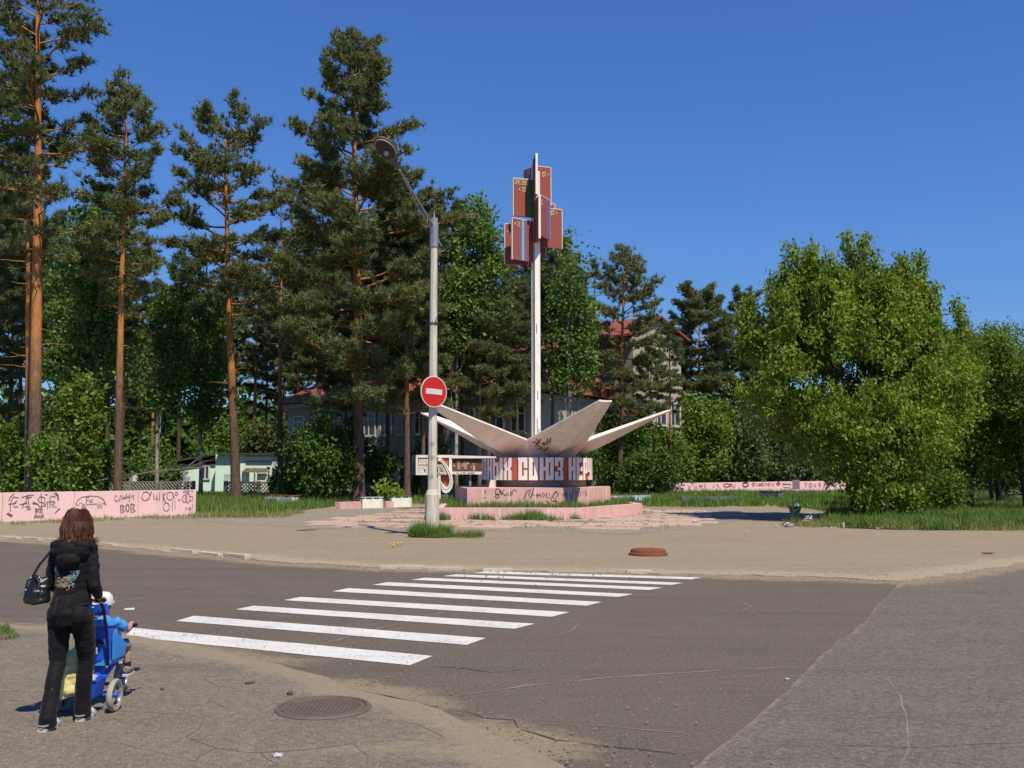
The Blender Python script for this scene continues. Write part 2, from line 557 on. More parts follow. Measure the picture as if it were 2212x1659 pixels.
edge_far = [G(-420, 1132), G(-150, 1152), G(0, 1164), G(200, 1177), G(430, 1197), G(600, 1214), G(850, 1229), G(1100, 1234), G(1500, 1241), G(1800, 1249), G(1945, 1257),
            G(2050, 1241), G(2212, 1217), G(2500, 1190)]
edge_near = [G(-300, 1352), G(0, 1352), G(150, 1358), G(290, 1378), G(420, 1402), G(560, 1432), G(700, 1470), G(800, 1500), G(900, 1522), G(1000, 1556), G(1100, 1605), G(1210, 1662), G(1400, 1790)]
edge_far_j = jag([(-60, 62)] + edge_far + [(40, 45), (70, 75)], 0.30, 0.2, 3)
edge_near_j = jag([(-30, 14.5)] + edge_near, 0.10, 0.25, 9)
seam = [G(1945, 1258), G(1905, 1300), G(1870, 1342), G(1800, 1396), G(1750, 1442), G(1690, 1500), G(1640, 1548), G(1510, 1652), G(1380, 1760)]
seam_j = jag(seam, 0.035, 0.2, 21)

road_poly = [(-60, -8), (90, -8), (90, 80), (70, 80)] + [(p[0], p[1] + 0.5) for p in reversed(edge_far_j)] + [(-60, 70)]
def sand_road(P):
    d1 = seg_dist(P, edge_far_j); d2 = seg_dist(P, edge_near_j)
    band = [G(870, 1530), G(1010, 1592), G(1210, 1660)]
    d3 = seg_dist(P, band)
    return 0.95 * np.exp(-(d1 / 0.55) ** 2) + 0.18 * np.exp(-d1 / 2.0) + 0.7 * np.exp(-(d2 / 0.24) ** 2) + 0.24 * np.exp(-d2 / 0.8) + 0.35 * np.exp(-(d3 / 0.3) ** 2)
road = sheet('road', [(-60, -8), (90, -8), (90, 90), (-60, 90)], 0.0, M_road, sand_road, 0, 0.2)
patch_poly = [(p[0], p[1]) for p in seam_j] + [(1.5, -6), (90, -6), (90, 70)] + [(p[0], p[1] - 0.0) for p in reversed(edge_far_j) if p[0] > 7.0]
patch = sheet('asphalt_patch', patch_poly, 0.010, M_patch, lambda P: 0.5 * np.exp(-(seg_dist(P, seam_j) / 0.06) ** 2) + 0.9 * np.exp(-(seg_dist(P, edge_far_j) / 0.7) ** 2), 0.012, 0.22)
walk_poly = [(p[0], p[1]) for p in edge_near_j] + [(2.0, -6), (-30, -6)]
def sand_walk(P):
    d = seg_dist(P, edge_near_j)
    return 0.7 * np.exp(-(d / 0.38) ** 2) + 0.22 * np.exp(-d / 1.2) + 0.4 * np.exp(-(seg_dist(P, [G(400, 1640), G(900, 1625), G(1150, 1659)]) / 0.25) ** 2)
walk = sheet('sidewalk', walk_poly, 0.022, M_walk, sand_walk, 0.02, 0.16)
verge_poly = [(p[0], p[1]) for p in edge_far_j] + [(75, 95), (-75, 95)]
def sand_verge(P):
    d = seg_dist(P, edge_far_j)
    return 0.8 * np.exp(-(d / 0.8) ** 2) + 0.15
verge = sheet('dusty_verge', verge_poly, 0.016, M_verge, sand_verge, 0.016, 0.3)

# lawns over the verge's back part, gravel strips
lawn_r = [G(1790, 1108, .05), G(1775, 1128, .05), G(1830, 1139, .05), G(2000, 1143, .05), G(2212, 1142, .05), G(2600, 1140, .05), (80, 60), (80, 95), (26, 95), (22, 70), (16, 52)]
sheet('lawn', jag(lawn_r + [lawn_r[0]], 0.25, 0.7, 5)[:-1], 0.020, M_soil)
lawn_l = [G(423, 1106, .05), G(520, 1111, .05), G(600, 1110, .05), G(640, 1102, .05), G(730, 1092, .05), G(905, 1084, .05), G(1000, 1077, .05), (-3, 95), (-75, 95), (-75, 50), (-30, 60)]
sheet('lawn', jag(lawn_l + [lawn_l[0]], 0.3, 0.8, 6)[:-1], 0.020, M_soil)
lawn_c = [G(1385, 1090, .05), G(1500, 1093, .05), G(1640, 1090, .05), G(1660, 1070, .05), (26, 95), (-2, 95), G(1000, 1076, .05), G(1200, 1072, .05), G(1330, 1078, .05)]
sheet('lawn', jag(lawn_c + [lawn_c[0]], 0.3, 0.8, 8)[:-1], 0.024, M_soil)
grav = [G(423, 1114, .05), G(430, 1124, .05), G(700, 1141, .05), G(905, 1146, .05), G(1120, 1143, .05), G(1360, 1152, .05), G(1480, 1142, .05), G(1620, 1118, .05), G(1780, 1106, .05),
        G(1660, 1098, .05), G(1400, 1095, .05), G(1250, 1085, .05), G(900, 1090, .05), G(740, 1098, .05), G(640, 1106, .05), G(530, 1114, .05)]
sheet('gravel_strip', jag(grav + [grav[0]], 0.22, 0.4, 12)[:-1], 0.0205, M_gravel, lambda P: 0.25 + 0 * P[:, 0], 0, 0.6)

# pink paving slabs, each laid on its own
plaza_poly = [G(700, 1137, .06), G(900, 1141, .06), G(1120, 1139, .06), G(1370, 1149, .06), G(1480, 1137, .06), G(1560, 1118, .06), G(1570, 1104, .06), G(1400, 1100, .06), G(1330, 1095, .06),
              G(1000, 1092, .06), G(905, 1098, .06), G(850, 1108, .06), G(720, 1124, .06)]
planter_plan = [(-2.95, 39.2), (2.7, 39.0), (5.75, 44.3), (5.2, 49.5), (1.5, 52.0), (-2.6, 50.0), (-3.1, 44.5)]
pl = thing('plaza_paving', (2, 38, 0.0), None, None)
tag(pl, kind='structure')
slab_meshes = []
for k in range(6):
    mb = MB()
    mb.box((0, 0, 0.0), (1.92 + 0.05 * rnd.uniform(-1, 1), 1.22 + 0.04 * rnd.uniform(-1, 1), 0.09), None, 0.015)
    slab_meshes.append(mb.mesh('slab'))
    slab_meshes[-1].materials.append(M_slab)
ang = math.radians(-9)
ca, sa = math.cos(ang), math.sin(ang)
nslab = 0
cand = []
for i in range(-14, 15):
    for j in range(-14, 15):
        u = i * 2.08 + (0.6 if j % 2 else 0.0); w = j * 1.36
        cand.append((2 + u * ca - w * sa, 38.5 + u * sa + w * ca))
cand = np.array(cand)
ok = inside(cand, plaza_poly) & ~inside(cand, [(p[0] * 1.0 + (p[0] - 1) * 0.04, p[1] + (p[1] - 45) * 0.05) for p in planter_plan])
for (x, y) in cand[ok]:
    if rnd.random() < 0.05: continue
    o = bpy.data.objects.new('slab', slab_meshes[rnd.randrange(6)])
    COL.objects.link(o); o.parent = pl
    o.location = (x - 2, y - 38, 0.012 + rnd.uniform(-0.012, 0.014))
    o.rotation_euler = (rnd.uniform(-.012, .012), rnd.uniform(-.01, .01), ang + rnd.uniform(-.02, .02))
    nslab += 1

# zebra crossing
zs = [((288, 1357), (935, 1418), (885, 1438), (270, 1375)),
      ((418, 1331), (1050, 1379), (1008, 1394), (380, 1342)),
      ((548, 1309), (1155, 1348), (1112, 1359), (508, 1317)),
      ((650, 1290), (1230, 1323), (1192, 1333), (613, 1297)),
      ((752, 1271), (1300, 1301), (1268, 1309), (718, 1278)),
      ((838, 1258), (1367, 1284), (1336, 1290), (804, 1264)),
      ((918, 1248.5), (1430, 1270), (1402, 1275), (888, 1253)),
      ((985, 1241), (1476, 1259.5), (1450, 1264), (957, 1245)),
      ((1050, 1234.5), (1516, 1248), (1494, 1252), (1024, 1238.5))]
zc = thing('zebra_crossing', (0, 14, 0.004), None, None); tag(zc, kind='structure')
for q in zs:
    p = [G(*k) for k in q]
    top = jag([p[0], p[1]], 0.012, 0.12, q[0][0]); bot = jag([p[3], p[2]], 0.012, 0.12, q[1][0] + 7)
    n = min(len(top), len(bot))
    def rs(l, n):
        return [l[int(round(i * (len(l) - 1) / (n - 1)))] for i in range(n)]
    top, bot = rs(top, n), rs(bot, n)
    mb = MB()
    vs = [(a.x, a.y, 0.005) for a in top] + [(b.x, b.y, 0.005) for b in bot]
    mb.add(vs, [(n + i, n + i + 1, i + 1, i) for i in range(n - 1)])
    mb.build('stripe', M_paint, zc)
mb = MB(); p = [G(445 / 1.649, 2168 / 1.649), G(480 / 1.649, 2166 / 1.649), G(478 / 1.649, 2173 / 1.649), G(440 / 1.649, 2174 / 1.649)]
mb.add([(a.x, a.y, 0.005) for a in p], [(3, 2, 1, 0)]); mb.build('paint_remnant', M_paint, zc)

# cracks and tar lines
def crack(pts, w, mat, par, z, amp=0.035, seed=0, step=0.12):
    l = jag([G(*p) for p in pts], amp, step, seed)
    ws = [max(0.004, w * (0.55 + 0.9 * noise.noise(Vector((p.x * 3 + seed, p.y * 3, 0))) ) * min(1, 0.25 + 4 * min(i, len(l) - 1 - i) / len(l))) for i, p in enumerate(l)]
    mb = MB(); mb.ribbon([(p.x, p.y, z) for p in l], (0, 0, 1), ws)
    o = mb.build('crack', mat)
    o.parent = par
for i, (pts, w, m) in enumerate([
    ([(645, 1413), (700, 1390), (790, 1365), (870, 1345), (960, 1320), (1050, 1300), (1130, 1280), (1230, 1262)], 0.045, M_cracklight),
    ([(980, 1508), (1130, 1482), (1300, 1465), (1500, 1451), (1700, 1443), (1765, 1446)], 0.045, M_cracklight),
    ([(1600, 1300), (1626, 1310), (1606, 1318), (1645, 1330), (1700, 1334)], 0.03, M_cracklight),
    ([(1226, 1338), (1246, 1350), (1236, 1363), (1180, 1376)], 0.03, M_cracklight),
    ([(230, 1302), (330, 1288), (430, 1274)], 0.035, M_cracklight),
    ([(935, 1440), (990, 1443), (1060, 1452), (1150, 1446)], 0.02, M_crackdark),
    ([(560, 1432), (640, 1452), (700, 1472), (790, 1494), (870, 1510), (950, 1534)], 0.05, M_crackdark),
    ([(1010, 1536), (1046, 1553), (1110, 1556), (1120, 1576), (1200, 1599), (1340, 1614), (1480, 1632), (1515, 1624)], 0.032, M_crackdark),
    ([(1000, 1570), (1080, 1615), (1165, 1659)], 0.03, M_crackmid),
    ([(1130, 1560), (1320, 1570), (1500, 1590)], 0.018, M_cracklight),
    ([(1350, 1480), (1500, 1470), (1640, 1462)], 0.02, M_cracklight),
    ([(780, 1405), (830, 1415), (880, 1428)], 0.02, M_crackdark)]):
    crack(pts, w, m, road, 0.0035, 0.05, 31 + i)
for i, (pts, w, m) in enumerate([
    ([(1905, 1452), (1940, 1492), (1962, 1560), (1950, 1620), (1945, 1670)], 0.017, M_cracklight),
    ([(1760, 1446), (1900, 1440), (2212, 1425)], 0.02, M_cracklight),
    ([(1700, 1620), (1850, 1612), (2000, 1618), (2212, 1608)], 0.014, M_crackmid),
    ([(1960, 1258), (2100, 1259), (2212, 1262)], 0.05, M_cracklight)]):
    crack(pts, w, m, patch, 0.0128, 0.05, 61 + i)
for i, (pts, w, m) in enumerate([
    ([(405, 1552), (440, 1558), (432, 1578), (405, 1598), (465, 1622), (540, 1634), (660, 1628), (760, 1614), (850, 1606), (930, 1608)], 0.014, M_crackmid),
    ([(0, 1500), (90, 1502), (200, 1540), (330, 1548), (405, 1552)], 0.009, M_crackmid),
    ([(465, 1622), (430, 1640), (420, 1665)], 0.014, M_crackmid),
    ([(330, 1440), (420, 1448), (520, 1460), (610, 1470), (660, 1490)], 0.012, M_cracklight),
    ([(560, 1634), (600, 1660)], 0.012, M_crackmid), ([(760, 1614), (800, 1640), (790, 1665)], 0.010, M_crackmid), ([(440, 1470), (470, 1490), (455, 1520), (500, 1540)], 0.006, M_crackmid), ([(830, 1560), (900, 1570), (960, 1600)], 0.012, M_crackmid),
    ([(100, 1600), (260, 1612), (380, 1640), (500, 1665)], 0.010, M_cracklight)]):
    crack(pts, w, m, walk, 0.0248, 0.04, 81 + i)

# worn kerb along the far side of the street, left part
kb = thing('kerb', (-10, 25, 0), None, None); tag(kb, kind='structure')
kl = jag([G(-60, 1158), G(0, 1163), G(200, 1176), G(430, 1196), G(605, 1214)], 0.05, 1.05, 2)
for i, (a, b) in enumerate(zip(kl[:-1], kl[1:])):
    if i in (6, 7, 11, 15): continue
    mb = MB(); d = b - a; L = d.length * rnd.uniform(0.82, 0.98)
    R = Matrix.Rotation(math.atan2(d.y, d.x), 3, 'Z') @ Matrix.Rotation(rnd.uniform(-.03, .03), 3, 'X')
    c = (a + b) / 2
    mb.box((c.x, c.y + rnd.uniform(-.03, .03), 0.015 + rnd.uniform(-.02, .01)), (L, 0.2, 0.12), R, 0.025)
    mb.build('kerb_stone', M_kerb, kb)
for (x, y, w) in ((870, 1228, .9), (960, 1231, .7), (1075, 1234, .6), (1380, 1238, .5)):
    p = G(x, y); mb = MB(); mb.box((p.x, p.y, 0.02), (w, 0.2, 0.07), rnd.uniform(-.1, .1), 0.02); mb.build('kerb_stone', M_kerb, kb)

# stones, clods and scraps lying on the asphalt
def clod(x, y, r, mat, label, cat, z=0.0):
    p = G(x, y, z); mb = MB(); mb.ell((p.x, p.y, z + r * 0.45), (r, r * 0.85, r * 0.6), 9, 6)
    mb.v = [(a + r * .35 * noise.noise(Vector((a / r, b / r, c / r))), b + r * .3 * noise.noise(Vector((a / r + 9, b / r, c / r))), max(z, c)) for a, b, c in mb.v]
    o = mb.build(cat, mat); tag(o, label, cat)
M_clod = pmat('earth_clod', (0.10, 0.078, 0.058), None, 12, 0.95, 0.5, 50)
clod(626, 1501, 0.028, M_clod, 'largest dark earth clod on the sidewalk behind the grated manhole cover', 'clod', .022)
for (x, y, r) in ((545, 1476, .016), (535, 1478, .02), (350, 1490, .014), (742, 1508, .011), (300, 1487, .009)):
    p = G(x, y, .022); mb = MB(); mb.ell((p.x, p.y, .022 + r * .5), (r * 1.4, r, r * .6), 7, 5)
    tag(mb.build('clod', M_clod), 'small earth crumb on the cracked sidewalk asphalt', 'clod', 'earth crumbs on the sidewalk')

# loose grit and small stones on the asphalt
def grit(name, label, lines, n, smin, smax, mat, seed):
    rs = np.random.RandomState(seed); P = []
    per = n // len(lines)
    for (l, sd, z) in lines:
        L = np.array([(p[0], p[1]) for p in l]); k = rs.randint(0, len(L) - 1, per); t = rs.uniform(0, 1, (per, 1))
        q = L[k] * (1 - t) + L[k + 1] * t + rs.normal(0, sd, (per, 2))
        P.append(np.concatenate([q, np.full((per, 1), z)], 1))
    P = np.concatenate(P); m = len(P)
    s_ = (rs.uniform(0, 1, m) ** 3 * (smax - smin) + smin)[:, None]
    a = rs.uniform(0, 6.28, m); X = np.stack([np.cos(a), np.sin(a), np.zeros(m)], 1) * s_ * rs.uniform(.8, 1.3, (m, 1)); Y = np.stack([-np.sin(a), np.cos(a), np.zeros(m)], 1) * s_ * rs.uniform(.6, 1.1, (m, 1)); Zu = np.array([0, 0, 1.]) * s_ * .6
    V = np.stack([P + X, P + Y, P - X, P - Y, P + Zu * 1.2], 1).reshape(-1, 3)
    b = np.arange(m)[:, None] * 5
    F = np.concatenate([b + np.array([0, 1, 4]), b + np.array([1, 2, 4]), b + np.array([2, 3, 4]), b + np.array([3, 0, 4])], 0)
    tag(link(name, np_mesh(name, V, F), mat), label, 'grit', kind='stuff')
M_grit = pmat('grit_stone', (0.30, 0.25, 0.19), (0.12, 0.10, 0.08), 40, 0.95, 0)
grit('grit', 'loose grit and small stones along the cracked edge of the sidewalk', [(edge_near_j, .35, .02), ([G(400, 1640, .02), G(900, 1620, .02), G(1200, 1650, .02)], .5, .022), ([G(0, 1600, .02), G(800, 1560, .02)], .8, .022), (edge_near_j, 1.2, .02)], 7000, .003, .016, M_grit, 1)
grit('grit', 'scattered grit along the far edge of the street', [(edge_far[2:-1], .4, .012), (edge_far[2:-1], 1.2, .012)], 3500, .006, .03, M_grit, 2)
grit('grit', 'scattered grit on the road surface by the asphalt seam', [(seam_j, .25, .006), ([G(900, 1520), G(1900, 1400)], 1.2, .0)], 2500, .003, .012, M_grit, 3)

# ------------------------------------------------------------------ monument
M_white = pmat('whitewashed_concrete', (1.06, 1.03, 0.94), (0.97, 0.92, 0.82), 1.6, 0.85, 0.25, 30, stain=(0.86, 0.79, 0.67))
M_letter = pmat('letter_white', (1.0, 0.97, 0.90), (0.86, 0.82, 0.74), 5, 0.85, 0.3, 30)
M_red = pmat('coral_paint', (0.58, 0.14, 0.10), (0.50, 0.11, 0.075), 3, 0.85, 0.2, 25)
M_pink = pmat('pink_paint', (0.92, 0.545, 0.54), (0.82, 0.46, 0.44), 0.8, 0.88, 0.3, 28, stain=(0.66, 0.46, 0.39))
M_pinkdirty = pmat('dirty_pink_paint', (0.82, 0.48, 0.45), (0.68, 0.40, 0.36), 1.1, 0.9, 0.35, 24, stain=(0.50, 0.38, 0.30), stain_scale=(1.4, 1.4, 0.35))
M_greyplaster = pmat('grey_plaster', (0.36, 0.345, 0.31), (0.28, 0.26, 0.23), 2, 0.9, 0.3, 25)  # plain grey for the drum, support posts, legs and drainpipe
M_flag = pmat('flag_red', (0.40, 0.105, 0.085), (0.27, 0.07, 0.06), 18, 0.85, 0.5, 60)
M_fblue = pmat('flag_blue', (0.10, 0.20, 0.52), (0.08, 0.15, 0.38), 12, 0.85, 0.3, 60)
M_fgreen = pmat('flag_green', (0.05, 0.24, 0.09), (0.04, 0.17, 0.06), 12, 0.85, 0.3, 60)
M_fyel = pmat('flag_yellow', (0.60, 0.50, 0.22), (0.45, 0.36, 0.16), 12, 0.85, 0.3, 60)
M_gold = pmat('emblem_gold', (0.80, 0.70, 0.36), None, 12, 0.6, 0)
M_ink = pmat('spray_black', (0.06, 0.05, 0.06), (0.20, 0.13, 0.14), 6, 0.7, 0)
M_inkfade = pmat('faded_marker', (0.22, 0.13, 0.17), (0.36, 0.22, 0.24), 6, 0.8, 0)
M_inkred = pmat('spray_red', (0.45, 0.045, 0.07), (0.55, 0.16, 0.16), 6, 0.8, 0)
M_inkblue = pmat('spray_blue', (0.06, 0.20, 0.50), (0.12, 0.3, 0.5), 6, 0.8, 0)
M_inkgreen = pmat('outline_green', (0.10, 0.22, 0.20), None, 6, 0.8, 0)
M_rust = pmat('rust', (0.27, 0.095, 0.04), (0.17, 0.06, 0.028), 8, 0.85, 0.5, 40)

MC = Vector((1.15, 46.0, 0))
mon = thing('monument', MC, 'tall concrete monument with five white petals, lettered ring and red flag panels on a mast', 'monument')
RR, RZ0, RZ1 = 2.47, 1.52, 2.49
mb = MB(); mb.lathe([(1.9, RZ0), (RR, RZ0), (RR, RZ1), (1.0, RZ1)], 96, MC)
mb.build('ring', M_red, mon)
mb = MB(); mb.lathe([(2.15, 0.6), (2.15, 1.52), (1.4, 1.52)], 64, MC + Vector((0.1, 0, 0)))
mb.build('drum', M_greyplaster, mon, True)
mb = MB(); mb.slab([(-1.05, 43.55, 1.02), (-0.78, 43.45, 1.02), (-0.78, 43.45, 1.52), (-0.93, 43.5, 1.52)], (0.1, 1.4, 0))
mb.build('buttress', M_white, mon)

GL = {
 'С': [(0, .42, 0, 1), (.42, .6, 0, .2), (.42, .6, .8, 1), (.6, 1, 0, .46), (.6, 1, .53, 1)],
 'О': [(0, .42, 0, 1), (.58, 1, 0, 1), (.42, .58, 0, .2), (.42, .58, .8, 1)],
 'Н': [(0, .42, 0, 1), (.6, 1, 0, 1), (.42, .6, .42, .6)],
 'Ы': [(0, .24, 0, 1), (.24, .4, 0, .18), (.24, .4, .62, .8), (.4, .62, 0, .8), (.70, 1, 0, 1)],
 'Х': [(0, .43, 0, .42), (.58, 1, 0, .42), (.12, .88, .42, .58), (0, .43, .58, 1), (.58, 1, .58, 1)],
 'Ю': [(0, .27, 0, 1), (.27, .42, .42, .6), (.42, .66, 0, 1), (.76, 1, 0, 1), (.66, .76, 0, .2), (.66, .76, .8, 1)],
 'З': [(0, 1, .84, 1), (0, 1, 0, .16), (.62, .95, .16, .44), (.62, .95, .56, .84), (.3, .85, .44, .56), (0, .4, .62, .84), (0, .4, .16, .38)],
 'Е': [(0, .44, 0, 1), (.44, 1, 0, .2), (.44, 1, .4, .6), (.44, 1, .8, 1)],
 'Р': [(0, .42, 0, 1), (.58, 1, .3, 1), (.42, .58, .8, 1), (.42, .58, .3, .46)],
 'У': [(.58, 1, .16, 1), (0, .42, .36, 1), (.42, .58, .36, .5), (.1, 1, 0, .16)],
 'Ш': [(0, .26, 0, 1), (.37, .63, 0, 1), (.74, 1, 0, 1), (.26, .37, 0, .2), (.63, .74, 0, .2)],
 'И': [(0, .42, 0, 1), (.6, 1, 0, 1), (.42, .6, .25, .5)],
 'Й': [(0, .42, 0, .9), (.6, 1, 0, .9), (.42, .6, .25, .5), (.3, .7, .94, 1)],
 'М': [(0, .26, 0, 1), (.37, .63, .3, 1), (.74, 1, 0, 1), (.26, .37, .8, 1), (.63, .74, .8, 1)],
 'П': [(0, .42, 0, 1), (.58, 1, 0, 1), (.42, .58, .8, 1)],
 'Б': [(0, .42, 0, 1), (.42, 1, .84, 1), (.58, 1, 0, .6), (.42, .58, 0, .16), (.42, .58, .45, .6)],
 'Л': [(0, .42, 0, .96), (.58, 1, 0, 1), (.42, .58, .8, 1)],
 'К': [(0, .42, 0, 1), (.58, 1, 0, .43), (.58, 1, .57, 1), (.42, .85, .43, .57)],
 'В': [(0, .42, 0, 1), (.58, 1, 0, .47), (.58, 1, .53, 1), (.42, .58, 0, .16), (.42, .58, .44, .56), (.42, .58, .84, 1)],
 'Д': [(0, 1, 0, .2), (.1, .44, .2, 1), (.6, .92, .2, 1), (.44, .6, .84, 1)],
 'А': [(0, .42, 0, 1), (.58, 1, 0, 1), (.42, .58, .84, 1), (.42, .58, .4, .55)],
 'Ч': [(.58, 1, 0, 1), (0, .42, .45, 1), (.42, .58, .45, .6)],
 'Т': [(0, 1, .8, 1), (.3, .7, 0, .8)],
}
def ring_letter(ch, a0, a1):
    mb = MB()
    for (u0, u1, v0, v1) in GL[ch]:
        n = max(1, int(math.ceil(abs(u1 - u0) * abs(a1 - a0) / 2.5)))
        for i in range(n):
            q = []
            for u in (u0 + (u1 - u0) * i / n, u0 + (u1 - u0) * (i + 1) / n):
                a = math.radians(a0 + (a1 - a0) * u)
                for r in (RR - 0.01, RR + 0.07):
                    for v in (v0, v1):
                        q.append(MC + Vector((r * math.sin(a), -r * math.cos(a), RZ0 - 0.006 + v * (RZ1 - RZ0 + 0.012))))
            mb.mi = 1; mb.add(q, [(0, 1, 3, 2), (4, 6, 7, 5), (0, 4, 5, 1), (0, 2, 6, 4), (1, 5, 7, 3)])
            mb.mi = 0; mb.add(q, [(2, 3, 7, 6)])
    o = mb.build('letter', [M_letter, M_red], mon, clean=False)
known = [('Д', -74.5, -64.2), ('Н', -63.4, -53), ('Ы', -52.4, -37.6), ('Х', -37.0, -27.1), ('С', -20.5, -10.6), ('О', -9.8, -.2), ('Ю', .8, 15.5), ('З', 16.1, 26), ('Н', 31.3, 41), ('Е', 41.6, 51.8),
         ('Р', 52.5, 61.7), ('У', 62.3, 71.5)]
for k in known: ring_letter(k[0], k[1] + .35, k[2] - .35)
rest = 'ШИМЫЙ РЕСПУБЛИК СВОБО'
wid = [6 if c == ' ' else (15 if c in 'ШМЫ' else 10.3) for c in rest]
ksc = (285 - 72.2) / sum(wid); a = 72.2
for c, w in zip(rest, wid):
    if c != ' ': ring_letter(c, a, a + w * ksc - 0.7)
    a += w * ksc

# petals
def pol(az, r, z, lat=0.0):
    a = math.radians(az)
    return MC + Vector((r * math.cos(a) - lat * math.sin(a), r * math.sin(a) + lat * math.cos(a), z))
petal_plane = {}
for az in (7, -65, -137, 151):
    mb = MB()
    K0, Km, K1 = pol(az, 1.45, 2.44), pol(az, 3.0, 3.02), pol(az, 6.3, 4.70)
    for sgn in (-1, 1):
        rc = 1.45 / math.cos(math.radians(36))
        Rc = pol(az + 35.8 * sgn, rc, 2.44)
        J = pol(az + 35.8 * sgn, 2.55, 3.24)
        T = pol(az, 6.26, 4.72, 0.30 * sgn)
        Jm = J.lerp(T, 0.45)
        low = [K0, Rc, J, Jm, T, K1, Km]
        th = Vector((0, 0, 0.065))
        n = len(low)
        vs = low + [p + th for p in low]
        tris = [(0, 1, 2), (0, 2, 6), (6, 2, 3), (6, 3, 5), (5, 3, 4)]
        fs = tris + [tuple(n + i for i in reversed(t)) for t in tris]
        fs += [((i + 1) % n, i, n + i, n + (i + 1) % n) for i in range(n)]
        mb.add(vs, fs)
        petal_plane[(az, sgn)] = (Km, (J - Km).cross(K1 - Km).normalized())
    mb.build('petal', M_white, mon)
# plinth and planter
plinth = [(-1.85, 41.35), (1.9, 42.3), (4.35, 44.3), (4.6, 47.5), (2.0, 50.5), (-1.5, 50.0), (-2.6, 46)]
mb = MB(); mb.prism(plinth, 0.3, 1.2)
po = mb.build('plinth', M_pinkdirty, mon)
mb = MB()
inner = [(p[0] + (0.9 - p[0]) * 0.07, p[1] + (45 - p[1]) * 0.05) for p in planter_plan]
n = len(planter_plan)
vs = [(p[0], p[1], 0.0) for p in planter_plan] + [(p[0], p[1], 0.48) for p in planter_plan] + [(p[0], p[1], 0.48) for p in inner] + [(p[0], p[1], 0.0) for p in inner]
fs = []
for i in range(n):
    j = (i + 1) % n
    fs += [(i, j, n + j, n + i), (n + i, n + j, 2 * n + j, 2 * n + i), (2 * n + i, 2 * n + j, 3 * n + j, 3 * n + i)]
mb.add(vs, fs)
mb.build('planter_wall', M_pink, mon)
mb = MB(); mb.prism(inner, 0.05, 0.40); mb.build('planter_soil', M_soil, mon)
# joints in planter and plinth faces
def joints(plan, segs, z0, z1, step, par, w=0.028):
    for i in segs:
        a, b = Vector(plan[i]), Vector(plan[i + 1]); L = (b - a).length; d = (b - a) / L
        nn = Vector((d.y, -d.x, 0))
        t = step * 0.6
        while t < L - 0.2:
            p = a + d * t
            q = Vector((p.x, p.y, 0)) + nn * 0.006
            mb = MB(); mb.ribbon([q + Vector((0, 0, z0)), q + Vector((0, 0, z1))], nn, w)
            mb.build('joint', M_letter, par); t += step
joints(planter_plan, (0, 1), 0.03, 0.47, 0.95, mon)
joints(plinth, (0, 1), 0.5, 1.18, 1.12, mon)

# mast and flag panels (offsets in metres round the mast axis)
MX, MY = MC.x - 0.02, MC.y
def img_z(y, Y): return at(1150, y, Y).z
mast_top = img_z(372, 46)
mb = MB(); mb.box((MX + 0.05, MY - 0.1, (2.3 + mast_top) / 2), (0.255, 0.2, mast_top - 2.3), 0.12, 0.01)
mb.build('mast', M_white, mon)
mb = MB(); mb.box((MX - 0.17, MY + 0.12, (2.3 + mast_top) / 2 - 1), (0.10, 0.20, mast_top - 4.3), 0.12, 0.01)
mb.build('mast_rail', M_white, mon)
